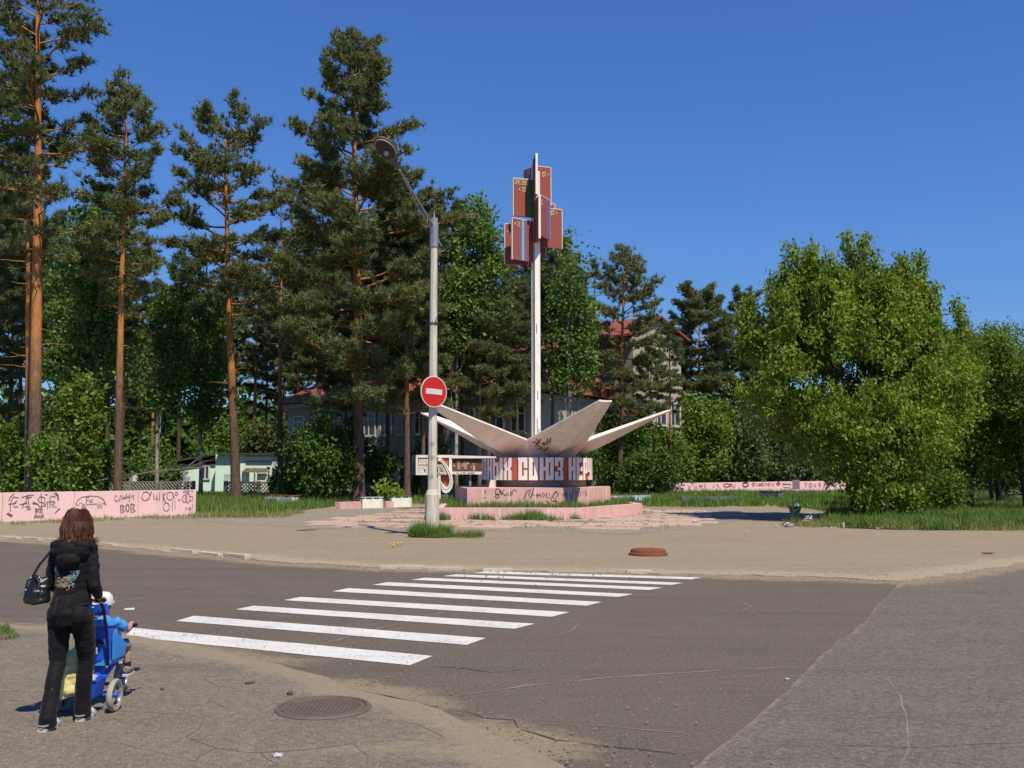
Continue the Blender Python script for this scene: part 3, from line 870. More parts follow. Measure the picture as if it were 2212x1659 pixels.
# rust streaks on mast
mb = MB()
for (y0, y1, dx) in ((905, 935, 0.02), (925, 938, 0.09), (700, 720, 0.0), (845, 862, 0.05)):
    p0, p1 = img_z(y0, 45.8), img_z(y1, 45.8)
    Rm = Matrix.Rotation(0.12, 3, 'Z')
    f = Vector((MX + 0.05, MY - 0.1, 0)) + Rm @ Vector((dx - 0.05, -0.104, 0))
    mb.ribbon([f + Vector((0, 0, p0)), f + Vector((0, 0, p1))], Rm @ Vector((0, -1, 0)), 0.03)
tag(mb.build('rust_streak', M_rust, mon), kind='stuff')
def zx(z): return 1030.9 + z * 0.1828
def zy(z): return 303.2 + z * 0.1828
def flag(xa, ya, da, xb, db, h, stripes=(), emblem=None, mirror=False, th=0.11, deco=False):
    """upright concrete flag: edge a -> edge b; zoom columns xa, xb; distances da, db from the mast plane (negative is nearer)"""
    Ya, Yb = 46 + da, 46 + db
    A = at(zx(xa), zy(ya), Ya); z1 = A.z
    B = at(zx(xb), zy(ya), Yb); z0 = z1 - h
    A = Vector((A.x, A.y, 0)); B = Vector((B.x, B.y, 0))
    d = (B - A); L = d.length; d.normalize()
    n = Vector((d.y, -d.x, 0))
    if n.y > 0 and abs(n.y) > 0.05: n = -n
    root = MB(); C = (A + B) / 2 - n * th / 2
    R = Matrix.Rotation(math.atan2(d.y, d.x), 3, 'Z')
    root.box((C.x, C.y, (z0 + z1) / 2), (L, th, h), R)
    o = root.build('flag_panel', M_flag, mon)
    e = MB()      # pale edge strips
    for P_ in (A, B):
        sg = -1 if P_ is A else 1
        e.box((P_ - n * th / 2 + d * sg * 0.012)[:2] + ((z0 + z1) / 2,), (0.03, th * 0.9, h * 1.004), R)
    e.box((C.x, C.y, z1 + 0.012), (L, th * 0.9, 0.03), R)
    e.build('edge_strip', M_letter, o)
    for (u0, u1, m) in stripes:
        for side in (1,):
            s = MB(); c = A + d * L * (u0 + u1) / 2 + n * 0.006
            s.box((c.x, c.y, (z0 + z1) / 2), (L * (u1 - u0), 0.012, h * 0.998), R)
            s.build('stripe', m, o)
    if emblem:
        u, v = emblem
        s = MB(); c = A + d * L * u + n * 0.012; c.z = z1 - h * v
        mm = -1 if mirror else 1
        def pt(a, b): return c + d * (a * mm) + Vector((0, 0, b))
        arc = [pt(0.10 + 0.10 * math.cos(t), 0.10 * math.sin(t)) for t in [math.radians(k) for k in range(-120, 150, 22)]]
        s.ribbon(arc, n, 0.035); s.ribbon([pt(0.02, -0.07), pt(0.20, -0.13)], n, 0.035)
        s.ribbon([pt(0.04, -0.05), pt(0.16, 0.05)], n, 0.03)
        s.ribbon([pt(-0.15, 0.0), pt(-0.07, 0.0)], n, 0.045); s.ribbon([pt(-0.11, 0.045), pt(-0.11, -0.045)], n, 0.045)
        s.build('emblem', M_gold, o)
    if deco:
        s = MB()
        def p2(u, v): q = A + d * L * u + n * 0.012; q.z = z1 - v; return q
        s.ribbon([p2(0.02, 0.03), p2(0.98, 0.03)], n, 0.025); s.ribbon([p2(0.02, 0.27), p2(0.98, 0.27)], n, 0.025)
        for u in (0.04, 0.34, 0.64):
            for k in range(2):
                s.ribbon([p2(u + 0.02, 0.07 + 0.08 * k), p2(u + 0.24, 0.15 + 0.08 * k)], n, 0.022)
                s.ribbon([p2(u + 0.02, 0.15 + 0.08 * k), p2(u + 0.24, 0.07 + 0.08 * k)], n, 0.022)
        s.build('ornament', M_gold, o)
    return o
# upper tier
flag(687, 158, -1.05, 655, 0.05, 1.9)                                             # fin seen edge-on
flag(655, 300, 0.15, 868, 0.45, 1.85, (), (0.75, 0.19), True)
flag(430, 445, -0.35, 690, -0.02, 1.80, ((0.66, 0.90, M_fgreen),), (0.36, 0.28), False, deco=True)
flag(548, 352, 0.75, 640, 0.3, 1.85, ((0.4, 0.75, M_fblue),))
# lower tier
flag(420, 915, -0.85, 665, -0.15, 1.93, ((0.33, 0.44, M_fblue), (0.44, 0.53, M_fyel), (0.53, 0.64, M_fblue)), (0.19, 0.13))
flag(330, 985, 0.0, 600, 0.35, 1.9, (), (0.22, 0.19))
flag(722, 655, -1.1, 668, -0.05, 1.98)
flag(742, 640, -1.0, 862, 0.05, 1.9, ((0.70, 0.90, M_fblue),), (0.25, 0.16), True)
flag(690, 790, 0.1, 1000, 0.55, 1.88, (), (0.72, 0.1), True)
flag(915, 755, 0.75, 700, 0.5, 1.9)
flag(705, 930, 0.5, 805, 0.9, 1.85)

def strokes(name, lists, mapf, nrm, w, mat, par, off=0.005, jit=0.0):
    mb = MB(); nrm = Vector(nrm).normalized()
    if nrm.y > 0: nrm = -nrm
    for l in lists:
        if len(l) == 4 and l[0] == 'o':
            _, (cx, cy), rx, ry = l
            l = [(cx + rx * math.cos(t * math.pi / 7), cy + ry * math.sin(t * math.pi / 7)) for t in range(15)]
        pts = [mapf(*p) + nrm * off for p in l]
        mb.ribbon(pts, nrm, w)
    return tag(mb.build(name, mat, par, clean=False), kind='stuff')
# graffiti on the plinth
for seg, rng in ((0, (-1e9, 1205)), (1, (1205, 1e9))):
    a, b = Vector(plinth[seg] + (0,)), Vector(plinth[seg + 1] + (0,))
    d = (b - a).normalized(); nn = Vector((d.y, -d.x, 0))
    f = lambda x, y, a=a, nn=nn: onplane(994.5 + x * .1535, 970.3 + y * .1535, a, nn)
    if seg == 0:
        strokes('graffiti', [('o', (525, 600), 32, 45), ('o', (520, 660), 26, 30), [(560, 570), (585, 650)], [(620, 570), (585, 610), (640, 660)], [(640, 650), (660, 620), (675, 655), (690, 620)], ('o', (712, 625), 18, 22), [(730, 600), (760, 560), (790, 600)],
                             [(890, 700), (940, 600), (985, 560), (960, 640), (990, 690), (1030, 545)], [(1000, 620), (1050, 660), (1055, 610)], [(1050, 655), (1120, 650)], [(1080, 620), (1085, 690)], [(1110, 620), (1130, 680), (1170, 610)], [(1170, 690), (1180, 650), (1210, 610), (1215, 690)],
                             [(340, 580), (355, 600), (340, 625)], [(310, 690), (340, 680), (345, 700)]], f, nn, 0.045, M_ink, po)
    else:
        strokes('graffiti', [[(1225, 690), (1280, 690), (1240, 620)], [(1345, 590), (1290, 660), (1360, 740)], [(1345, 590), (1380, 640), (1345, 670)], [(1430, 620), (1450, 650), (1460, 610), (1440, 690)], [(1480, 600), (1490, 680), (1510, 610)], [(1540, 620), (1550, 680), (1570, 700), (1590, 560)]], f, nn, 0.045, M_ink, po)
        strokes('graffiti', [[(1620, 660), (1622, 585), (1645, 600), (1622, 625)], [(1665, 590), (1665, 655)], [(1700, 590), (1680, 600), (1700, 630), (1682, 655)], [(1725, 585), (1725, 655)], [(1745, 590), (1760, 655)], [(1765, 655), (1768, 585), (1785, 600), (1768, 620), (1785, 655)]], f, nn, 0.03, M_inkfade, po)
kp, kn = petal_plane[(-65, -1)]
kp2, kn2 = petal_plane[(-65, -1)]
pf = lambda x, y: onplane(849 + x * .3016, 818.7 + y * .3016, kp2, kn2)
strokes('graffiti', [[(1000, 455), (1025, 448), (1030, 465), (1015, 475), (1050, 480), (1065, 495), (1040, 500)], [(1025, 425), (1045, 450), (1060, 425), (1035, 465)], ('o', (1082, 462), 8, 10), [(1100, 440), (1110, 470)], [(1105, 425), (1125, 460), (1128, 418)], [(1080, 515), (1112, 488)]], pf, kn2, 0.06, M_ink, mon, 0.02)

# ------------------------------------------------------------------ honour board
BY = 62.0
def bd(x, y, Y=BY): return at(873.3 + x * .0932, 958.2 + y * .0932, Y)
M_boardwhite = pmat('board_white', (1.0, 0.97, 0.90), (0.86, 0.82, 0.74), 3, 0.85, 0.2, 25)
M_brown = pmat('board_brown', (0.20, 0.085, 0.055), (0.15, 0.06, 0.04), 4, 0.8, 0.2, 20)
hb = thing('honour_board', bd(560, 1280), 'long white concrete notice board with red lettering and curved sickle ornament', 'notice board')
hb.location.z = 0; ORIG[hb].z = 0
def bslab(name, pts, mat, par, y0=0.0, dep=0.1):
    mb = MB(); mb.slab([bd(x, y, BY) + Vector((0, y0, 0)) for x, y in pts], (0, dep, 0)); return mb.build(name, mat, par)
def rect(x0, y0, x1, y1): return [(x0, y0), (x1, y0), (x1, y1), (x0, y1)]
bslab('back_panel', rect(285, 300, 1080, 712), M_red, hb, 0.12, 0.08)
fr = bslab('frame_rail', rect(270, 265, 1105, 325), M_boardwhite, hb, 0, 0.5)
bslab('frame_rail', rect(270, 668, 1000, 728), M_boardwhite, hb, 0, 0.5)
bslab('frame_post', rect(270, 325, 312, 668), M_boardwhite, hb, 0.003, 0.49)
bslab('frame_post', rect(1040, 325, 1105, 712), M_boardwhite, hb, 0.003, 0.49)
mb = MB(); p0, p1 = bd(269, 265), bd(269, 728)
mb.slab([p0, p1, Vector((bd(165, 730, BY + 1.1).x, BY + 1.1, p1.z)), Vector((bd(165, 275, BY + 1.1).x, BY + 1.1, p0.z))], (0.12, 0.1, 0))
sp = mb.build('splayed_end', M_boardwhite, hb)
bslab('top_flange', [(1105, 272), (2200, 300), (2200, 340), (1105, 340)], M_boardwhite, hb, -0.05, 0.6)
bslab('poster_panel', rect(1106, 342, 2200, 650), M_brown, hb, 0.12, 0.1)
bslab('bottom_strip', rect(1106, 650, 2200, 712), M_boardwhite, hb, 0.06, 0.3)
M_paper = pmat('poster_paper', (0.55, 0.52, 0.47), (0.45, 0.40, 0.36), 9, 0.8, 0)
M_paperpink = pmat('poster_pink', (0.52, 0.30, 0.26), (0.45, 0.25, 0.2), 9, 0.8, 0)
for (q, m) in ((rect(1225, 400, 1300, 598), M_paperpink), (rect(1378, 412, 1455, 595), M_paperpink), (rect(1590, 450, 1640, 622), M_paper), ([(1125, 500), (1150, 490), (1185, 500), (1160, 550)], M_fyel),
               ([(1340, 470), (1375, 430), (1365, 530), (1320, 545)], M_paper), (rect(1460, 415, 1505, 480), M_paper), (rect(1200, 410, 1224, 440), M_paper), ([(1570, 450), (1655, 470), (1640, 490), (1575, 490)], M_paper), ([(1535, 520), (1570, 545), (1540, 575)], M_paper)):
    bslab('poster', q, m, hb, 0.105, 0.01)
bslab('graffiti', rect(1135, 682, 1180, 692), M_inkblue, hb, 0.05, 0.006)
bf = lambda x, y: bd(x, y) + Vector((0, 0.05, 0))
strokes('graffiti', [[(1200, 690), (1215, 670), (1225, 695), (1240, 670), (1270, 690)]], bf, (0, -1, 0), 0.05, M_fyel, hb)
strokes('graffiti', [[(1300, 675), (1335, 690)], [(1360, 690), (1365, 665), (1390, 670), (1385, 692), (1420, 668)], [(1470, 690), (1480, 675), (1500, 690), (1520, 672), (1540, 690), (1560, 672), (1600, 688), (1630, 670)]], bf, (0, -1, 0), 0.045, M_ink, hb)
# white letters on the red field, two rows
def brow(word, y0, y1, x):
    for ch in word:
        mb = MB()
        for (u0, u1, v0, v1) in GL[ch]:
            q = [(x + u * 58, y1 - v * (y1 - y0)) for u, v in ((u0, v0), (u1, v0), (u1, v1), (u0, v1))]
            mb.slab([bd(a, b) + Vector((0, 0.05, 0)) for a, b in q], (0, 0.08, 0))
        mb.build('letter', M_boardwhite, hb); x += 66
brow('ДОСКА', 350, 488, 325)
brow('ПОЧЕТА', 508, 660, 325)
# sickle, hammer and legs
so = [(800, 330), (850, 335), (900, 395), (1000, 520), (1080, 660), (1115, 800), (1126, 920), (1100, 1040), (1040, 1120), (970, 1155), (900, 1130), (862, 1060), (846, 975)]
si = [(770, 395), (845, 418), (925, 525), (985, 640), (1040, 760), (1052, 860), (1035, 945), (995, 1000), (960, 1004), (925, 985), (890, 945), (866, 905), (848, 860)]
orn = MB()
for i in range(len(so) - 1):
    orn.slab([bd(*so[i], BY - .22), bd(*so[i + 1], BY - .22), bd(*si[i + 1], BY - .22), bd(*si[i], BY - .22)], (0, 0.42, 0))
sick = orn.build('sickle', M_boardwhite, hb)
mid = [((a[0] + b[0]) / 2, (a[1] + b[1]) / 2) for a, b in zip(so, si)]
strokes('outline', [mid[1:]], lambda x, y: bd(x, y, BY - .22), (0, -1, 0), 0.035, M_inkgreen, sick)
bslab('sickle_back', [(846, 715), (1048, 715), (1050, 860), (1010, 985), (940, 1000), (870, 915)], M_red, hb, 0.1, 0.1)
ham = bslab('hammer', [(730, 490), (880, 490), (990, 690), (990, 715), (720, 715), (720, 690), (790, 690), (790, 545), (730, 545)], M_boardwhite, hb, -0.24, 0.2)
bslab('hammer_inset', [(838, 548), (862, 548), (925, 655), (838, 655)], M_red, hb, -0.252, 0.02)
strokes('outline', [[(730, 520), (865, 515), (960, 688), (725, 688)], [(812, 520), (812, 688)]], lambda x, y: bd(x, y, BY - .26), (0, -1, 0), 0.03, M_inkgreen, ham)
bslab('post', [(795, 716), (846, 716), (846, 1310), (790, 1310)], M_boardwhite, hb, -0.2, 0.35)
bslab('post', [(720, 800), (790, 720), (790, 1150), (740, 1100)], M_boardwhite, hb, -0.12, 0.2)
bslab('foot_block', rect(850, 1175, 1010, 1290), M_boardwhite, hb, 0.25, 0.5)
sn = Vector((-1.1, -0.35, 0))
strokes('graffiti', [[(185, 520), (230, 515)], [(205, 490), (210, 555)], [(190, 560), (240, 545)], [(195, 625), (215, 600), (225, 630), (200, 640)]], lambda x, y: bd(x, y, BY + .55 - (x - 210) * .008) + Vector((-.03, -.02, 0)), (-.6, -.8, 0), 0.05, M_inkblue, hb)
for x in (1500, 2100):
    bslab('support_post', rect(x, 700, x + 45, 1300), M_greyplaster, hb, 0.3, 0.3)

# ------------------------------------------------------------------ painted walls
M_wallpink = pmat('pink_wall_paint', (1.02, 0.68, 0.68), (0.95, 0.60, 0.61), 0.5, 0.88, 0.25, 22, stain=(0.80, 0.60, 0.55), stain_scale=(1.2, 1.2, 0.18))
def low_wall(name, a, b, h, th, label):
    a, b = Vector(a), Vector(b)
    d = (b - a); L = d.length; d.normalize(); nn = Vector((d.y, -d.x, 0))
    if nn.y > 0: nn = -nn
    t = thing(name, a, label, 'wall')
    n = max(2, int(L / 2.6))
    for i in range(n):
        p = a + d * L * (i + .5) / n
        mb = MB(); mb.box((p.x - nn.x * th / 2, p.y - nn.y * th / 2, h / 2), (L / n - 0.012, th, h + rnd.uniform(-.012, .012)), math.atan2(d.y, d.x), 0.012)
        mb.build('wall_panel', M_wallpink, t)
    return t, a, nn
wl, wa, wnn = low_wall('pink_wall', G(-170, 1135), G(423, 1112), 1.10, 0.3, 'pink graffiti covered wall beside the street behind the walking woman')
fz = lambda x, y: onplane(x * .1974, 1030.9 + y * .1974, wa, wnn)
strokes('graffiti', [
 [(205, 225), (150, 215), (120, 260), (110, 380)], [(90, 295), (180, 280)], [(155, 180), (110, 220), (95, 260)], [(190, 250), (150, 290), (155, 325), (200, 320)],
 [(235, 220), (330, 195), (370, 195)], [(240, 340), (290, 240), (300, 330)], [(215, 300), (300, 280)], [(270, 320), (320, 330)], [(300, 190), (320, 330)], [(280, 230), (350, 215)], [(290, 355), (340, 342)],
 [(360, 270), (420, 300)], [(355, 290), (420, 290)], [(490, 225), (440, 210), (415, 240), (430, 270), (480, 280), (485, 310), (440, 325), (415, 300)], [(450, 175), (455, 340)], [(490, 190), (520, 190)],
 [(490, 230), (495, 320), (520, 260), (520, 345)], [(610, 215), (560, 205), (545, 240), (545, 330)], [(530, 270), (600, 265)], [(560, 300), (610, 270), (570, 320), (620, 325)],
 [(590, 170), (625, 200), (635, 250)], [(610, 165), (640, 200), (645, 250)], [(70, 395), (130, 435)], [(85, 390), (140, 420)], [(600, 395), (650, 340)], [(610, 380), (660, 340)],
 [(385, 345), (470, 345), (460, 390), (480, 440), (370, 440), (395, 390), (385, 345)], [(375, 422), (480, 420)], [(400, 350), (400, 388), (415, 375), (402, 365)], [(425, 350), (425, 388), (440, 388), (440, 350)], [(450, 350), (450, 388)]], fz, wnn, 0.026, M_ink, wl)
strokes('graffiti', [
 [(830, 300), (850, 250), (900, 215), (980, 205), (1070, 208), (1130, 240), (1160, 305), (1140, 285), (1120, 280), (1115, 335), (1100, 335), (1095, 290), (1080, 290), (1082, 335), (1068, 335), (1062, 290), (1000, 295), (945, 295), (942, 332), (928, 332), (925, 295), (910, 290), (915, 330), (900, 330), (895, 280), (870, 280), (865, 305), (830, 302)],
 [(945, 220), (945, 285)], [(945, 220), (975, 220)], [(945, 255), (970, 250)], [(980, 260), (1000, 250), (985, 245), (980, 270), (1000, 270)], [(1010, 230), (1010, 275), (995, 265)]], fz, wnn, 0.022, M_ink, wl)
strokes('graffiti', [
 [(1285, 205), (1260, 200), (1255, 250), (1280, 265), (1300, 240)], [(1310, 265), (1315, 200), (1335, 200), (1335, 235)], [(1345, 240), (1365, 195), (1365, 240)], [(1350, 225), (1390, 225)], [(1385, 180), (1385, 235)],
 [(1385, 215), (1430, 215)], [(1415, 180), (1415, 270)], [(1440, 190), (1445, 220), (1460, 190), (1460, 240)]], fz, wnn, 0.035, M_inkfade, wl)
strokes('graffiti', [
 [(1320, 305), (1325, 390), (1360, 375), (1340, 345), (1360, 320), (1320, 305)], ('o', (1395, 335), 18, 38), [(1430, 290), (1435, 385), (1480, 370), (1450, 335), (1475, 305), (1430, 290)]], fz, wnn, 0.05, M_inkfade, wl)
strokes('graffiti', [
 [(1610, 160), (1570, 165), (1550, 220), (1575, 255), (1605, 250), (1620, 225)], [(1615, 155), (1635, 195), (1660, 155), (1625, 250)], [(1680, 180), (1685, 240), (1710, 245), (1715, 180), (1720, 245), (1745, 245), (1750, 165)],
 [(1785, 165), (1785, 270)], [(1815, 170), (1785, 210), (1815, 280)]], fz, wnn, 0.030, M_ink, wl)
strokes('graffiti', [('o', (1860, 205), 35, 45), [(1890, 170), (1910, 240)], ('o', (1930, 180), 15, 18), [(1945, 240), (1960, 260), (1975, 235)], ('o', (1820, 325), 35, 45), [(1885, 370), (1885, 260), (1915, 260), (1915, 350)],
 ('o', (2020, 235), 25, 40), ('o', (2055, 230), 25, 50), [(2070, 210), (2110, 210), (2110, 255), (2070, 255)], ('o', (2030, 160), 10, 14), ('o', (2060, 160), 10, 14), [(2085, 150), (2110, 145), (2100, 170)], [(2000, 150), (2010, 175)],
 [(2030, 362), (2030, 325), (2045, 345), (2060, 325), (2060, 362)], ('o', (2082, 345), 10, 15), [(2110, 290), (2110, 345)], [(2112, 358), (2112, 366)]], fz, wnn, 0.024, M_ink, wl)

ra = Vector((at(1461, 1044, 80).x, 80, 0)); rb = Vector((at(1835, 1037, 101).x, 101, 0))
wr, wa2, wn2 = low_wall('pink_wall', ra, rb, 0.96, 0.3, 'long pink graffiti covered wall behind the grass in front of the green shrubs')
fz2 = lambda x, y: onplane(1443.3 + x * .1974, 1018.8 + y * .1974, wa2, wn2)
strokes('graffiti', [[(182, 150), (150, 142), (122, 162), (140, 180), (168, 186), (172, 202), (140, 215), (103, 217)], [(100, 165), (102, 195), (118, 190), (104, 182)], [(122, 178), (122, 198)], [(130, 190), (142, 198), (155, 188), (165, 196)]], fz2, wn2, 0.09, M_ink, wr)
strokes('graffiti', [[(222, 150), (226, 215)], [(256, 150), (226, 185), (256, 212)], [(285, 150), (290, 205), (310, 155), (315, 205)], [(490, 150), (500, 180)], [(530, 140), (560, 175)], [(700, 140), (720, 180), (740, 140)], [(1250, 130), (1345, 145)], [(1250, 145), (1345, 135)], [(1260, 172), (1340, 178)], [(960, 130), (975, 160)]], fz2, wn2, 0.08, M_inkfade, wr)
strokes('graffiti', [[(340, 140), (345, 180)], [(342, 158), (372, 158)], [(370, 138), (373, 185)], [(400, 140), (402, 180)], ('o', (640, 150), 35, 18), ('o', (680, 148), 14, 14), ('o', (932, 140), 14, 14), ('o', (1205, 132), 16, 16), [(1180, 132), (1230, 132)], [(1205, 110), (1205, 155)],
 ('o', (1000, 145), 12, 12), ('o', (1030, 142), 12, 14), [(1055, 160), (1060, 130), (1080, 140)], ('o', (1100, 142), 12, 14), [(1130, 128), (1140, 150), (1160, 125), (1150, 165)]], fz2, wn2, 0.10, M_inkred, wr)
strokes('graffiti', [[(1490, 120), (1500, 145), (1522, 118), (1502, 176)], ('o', (1556, 148), 16, 20), [(1592, 172), (1602, 128), (1616, 172)], [(1660, 122), (1645, 140), (1662, 145)], [(1664, 120), (1664, 170)], [(1650, 170), (1662, 146)], [(1708, 120), (1710, 160)], [(1708, 140), (1745, 140)], [(1745, 118), (1748, 160)]], fz2, wn2, 0.11, M_inkred, wr)
strokes('graffiti', [[(1360, 140), (1440, 140)], ], fz2, wn2, 0.85, M_inkfade, wr)
strokes('graffiti', [('o', (845, 142), 30, 24), [(820, 128), (870, 122), (880, 160)]], fz2, wn2, 0.12, M_ink, wr)

# ------------------------------------------------------------------ street lamp and sign
M_conc = pmat('pole_concrete', (0.78, 0.72, 0.62), (0.64, 0.58, 0.49), 2.0, 0.9, 0.4, 40, stain=(0.48, 0.42, 0.35), stain_scale=(6, 6, 0.5))
M_steel = pmat('galvanised_steel', (0.36, 0.38, 0.42), (0.26, 0.27, 0.30), 6, 0.5, 0.1, 30, 0.5, 0.3)
M_lampgrey = pmat('lamp_housing', (0.10, 0.085, 0.075), (0.15, 0.13, 0.11), 5, 0.6, 0.1, 30)
M_lampglass = pmat('lamp_glass', (0.045, 0.035, 0.03), None, 5, 0.25, 0)
M_bulb = pmat('lamp_bulb', (0.60, 0.57, 0.50), None, 5, 0.5, 0)
LP = G(933, 1161)
lp = thing('street_lamp', (LP.x, LP.y, 0.04), 'concrete street lamp post with a single drooping grey lamp head on a steel arm', 'street lamp')
oct_ = lambda r: r / math.cos(math.pi / 8)
def octpost(prof, name, mat):
    mb = MB()
    mb.lathe([(oct_(r), z) for r, z in prof], 8, (LP.x, LP.y, 0))
    return mb.build(name, mat, lp)
octpost([(0.195, -0.2), (0.19, 1.22), (0.126, 1.38), (0.126, 1.39)], 'footing', M_conc)
octpost([(0.126, 1.36), (0.094, 8.55)], 'post', M_conc)
octpost([(0.118, 8.5), (0.118, 9.2), (0.108, 9.21), (0.105, 9.36), (0.03, 9.37), (0.022, 9.42), (0.004, 9.62)], 'collar', M_steel)
tipL = Vector((-3.42, 26.2, 10.62)); root = Vector((LP.x, LP.y, 9.1))
ad = (tipL - root).normalized()
mb = MB(); mb.tube([root - ad * 0.15, root + ad * 1.2, tipL - ad * 0.9], [0.035, 0.03, 0.026], 8); mb.build('arm', M_steel, lp, True)
off = Vector((0, 0, -0.22))
mb = MB(); mb.tube([root + off - ad * 0.1, root + off * 0.8 + ad * 1.2, tipL - ad * 1.25 + off * 0.15], 0.016, 6); mb.build('brace', M_steel, lp, True)
mb = MB()
for k in (0.5, 1.7):
    mb.tube([root + ad * k, root + off * (0.9 - .25 * k) + ad * k], 0.012, 5)
mb.build('brace_tie', M_steel, lp)
mb = MB(); mb.tube([root + Vector((0.05, 0.05, -0.25)), root + Vector((0.22, 0.12, -0.55))], 0.02, 6); mb.build('bracket', M_steel, lp)
# lamp head: lofted teardrop
side = ad.cross(Vector((0, 0, 1))).normalized(); upv = side.cross(ad).normalized()
prof = [(0.0, .035, .035), (0.12, .06, .055), (0.3, .10, .08), (0.45, .16, .11), (0.62, .235, .135), (0.8, .275, .14), (0.95, .27, .125), (1.08, .22, .10), (1.17, .13, .06), (1.21, .02, .02)]
base = tipL - ad * 0.85
def loft(prof, lo, hi, name, mat, par):
    mb = MB(); n = 16; vs = []
    for (t, w, h) in prof:
        for k in range(n):
            a = 2 * math.pi * k / n
            s_ = math.sin(a)
            vs.append(base + ad * t + side * w * math.cos(a) + upv * (h * hi if s_ > 0 else h * lo) * s_)
    fs = [(i * n + k, i * n + (k + 1) % n, (i + 1) * n + (k + 1) % n, (i + 1) * n + k) for i in range(len(prof) - 1) for k in range(n)]
    fs += [tuple(range(n - 1, -1, -1)), tuple(range((len(prof) - 1) * n, len(prof) * n))]
    mb.add(vs, fs); return mb.build(name, mat, par, True)
head = loft(prof, 0.5, 1.0, 'lamp_head', M_lampgrey, lp)
mb = MB(); rim = []
for k in range(25):
    a = 2 * math.pi * k / 24
    rim.append(base + ad * (0.80 + 0.36 * math.cos(a)) + side * 0.255 * math.sin(a) - upv * 0.055)
mb.tube(rim, 0.024, 6, False); mb.build('rim', pmat('lamp_rim', (0.42, 0.39, 0.34), None, 5, .5, 0), head, True)
mb = MB(); mb.add(rim[:-1], [tuple(range(24))]); gl = mb.build('glass', M_lampglass, head)
gl.location = -upv * 0.03
mb = MB(); mb.ell(base + ad * 0.72 - upv * 0.11 , (0.075, 0.075, 0.075), 14, 8); mb.build('bulb', M_bulb, head, True)
mb = MB()
for (zz, x0) in ((1.75, -.05), (2.3, .06), (2.7, -.02)):
    f = Vector((LP.x, LP.y - 0.145, 0))
    for dx in (-.06, 0, .05):
        mb.ribbon([f + Vector((x0 * .4 + dx * .8 - .02, 0, zz + .05)), f + Vector((x0 * .4 + dx * .8 + .015, 0, zz)), f + Vector((x0 * .4 + dx * .8 - .015, 0, zz - .05))], (0, -1, 0), 0.014)
mb.build('pole_scrawl', M_inkfade, lp, clean=False)
mb = MB()
for k in range(3):
    zz = 6.2 + 0.02 * k
    mb.tube([(LP.x + 0.125 * math.cos(t * .3), LP.y + 0.125 * math.sin(t * .3), zz + .01 * math.sin(t)) for t in range(22)], 0.007, 5, False)
mb.tube([(LP.x - .1, LP.y - .1, 6.22), (LP.x - .25, LP.y - .1, 6.30), (LP.x - .32, LP.y - .1, 6.32)], 0.006, 5)
mb.tube([(LP.x + .08, LP.y - .12, 6.2), (LP.x + .1, LP.y - .14, 6.4)], 0.012, 5)
mb.build('wire_wrap', M_crackdark, lp)

sg_c = at(937, 846, LP.y - 0.30)
M_sred = pmat('sign_red', (0.62, 0.022, 0.018), (0.56, 0.02, 0.016), 2, 0.45, 0)
M_swhite = pmat('sign_white', (0.72, 0.72, 0.72), (0.64, 0.64, 0.64), 3, 0.5, 0)
sgn = Vector((0.62, -0.78, 0)).normalized()
sg = thing('no_entry_sign', sg_c, 'round red no entry sign with a white bar mounted on the lamp post', 'road sign')
mb = MB(); mb.lathe([(0.44, -0.012), (0.455, 0.0), (0.455, 0.006), (0.40, 0.008)], 48, sg_c, sgn); mb.build('plate', M_swhite, sg)
mb = MB(); mb.lathe([(0.425, 0.007), (0.425, 0.012), (0.0, 0.0125)], 48, sg_c, sgn); mb.build('red_face', M_sred, sg)
sh = Vector((0, 0, 1)).cross(sgn).normalized()
Rs = Matrix((sh, -sgn, Vector((0, 0, 1)))).transposed() @ Matrix.Rotation(math.radians(2), 3, 'Y')
mb = MB(); mb.box(sg_c + sgn * 0.016, (0.56, 0.006, 0.155), Rs); mb.build('white_bar', M_swhite, sg)
mb = MB()
for dz in (-.2, .2):
    mb.box(sg_c - sgn * 0.12 + Vector((0, 0.06, dz)), (0.05, 0.28, 0.04), Matrix.Rotation(0.6, 3, 'Z'))
mb.build('bracket', M_steel, sg)

# ------------------------------------------------------------------ manholes
M_iron = pmat('cast_iron', (0.115, 0.085, 0.07), (0.17, 0.13, 0.10), 9, 0.75, 0.3, 40, 0.4)
p = G(698, 1530, .022)
mh = thing('manhole_cover', (p.x, p.y, .022), 'round cast iron manhole cover with a square grid set in the sidewalk', 'manhole cover')
rM = 0.335
mb = MB(); mb.lathe([(rM + .05, .004), (rM + .04, .018), (rM + .008, .018), (rM + .004, .006)], 48, p); mb.build('frame', M_iron, mh)
mb = MB(); mb.lathe([(0.0, .005), (rM, .005)], 48, p); mb.build('plate', pmat('manhole_dirt', (0.20, 0.16, 0.12), (0.12, 0.095, 0.075), 8, .95, .4, 40), mh)
mb = MB(); mb.lathe([(rM - .045, .005), (rM - .042, .014), (rM - .012, .014), (rM - .008, .005)], 48, p); mb.build('rim', M_iron, mh)
mb = MB()
g = 0.035
k = -12
for i in range(-10, 11):
    c = i * g; L = math.sqrt(max(0, (rM - .05) ** 2 - c * c))
    if L > 0.03:
        mb.box((p.x + c, p.y, p.z + .0085), (0.013, 2 * L, 0.007), None)
        mb.box((p.x, p.y + c, p.z + .0078), (2 * L, 0.013, 0.007), None)
o = mb.build('grid_relief', M_iron, mh); tag(o, kind='stuff')
p = G(1400, 1196, .045)
mr = thing('manhole_ring', (p.x, p.y, .045), 'raised rusty iron manhole cover standing proud of the dusty verge', 'manhole cover')
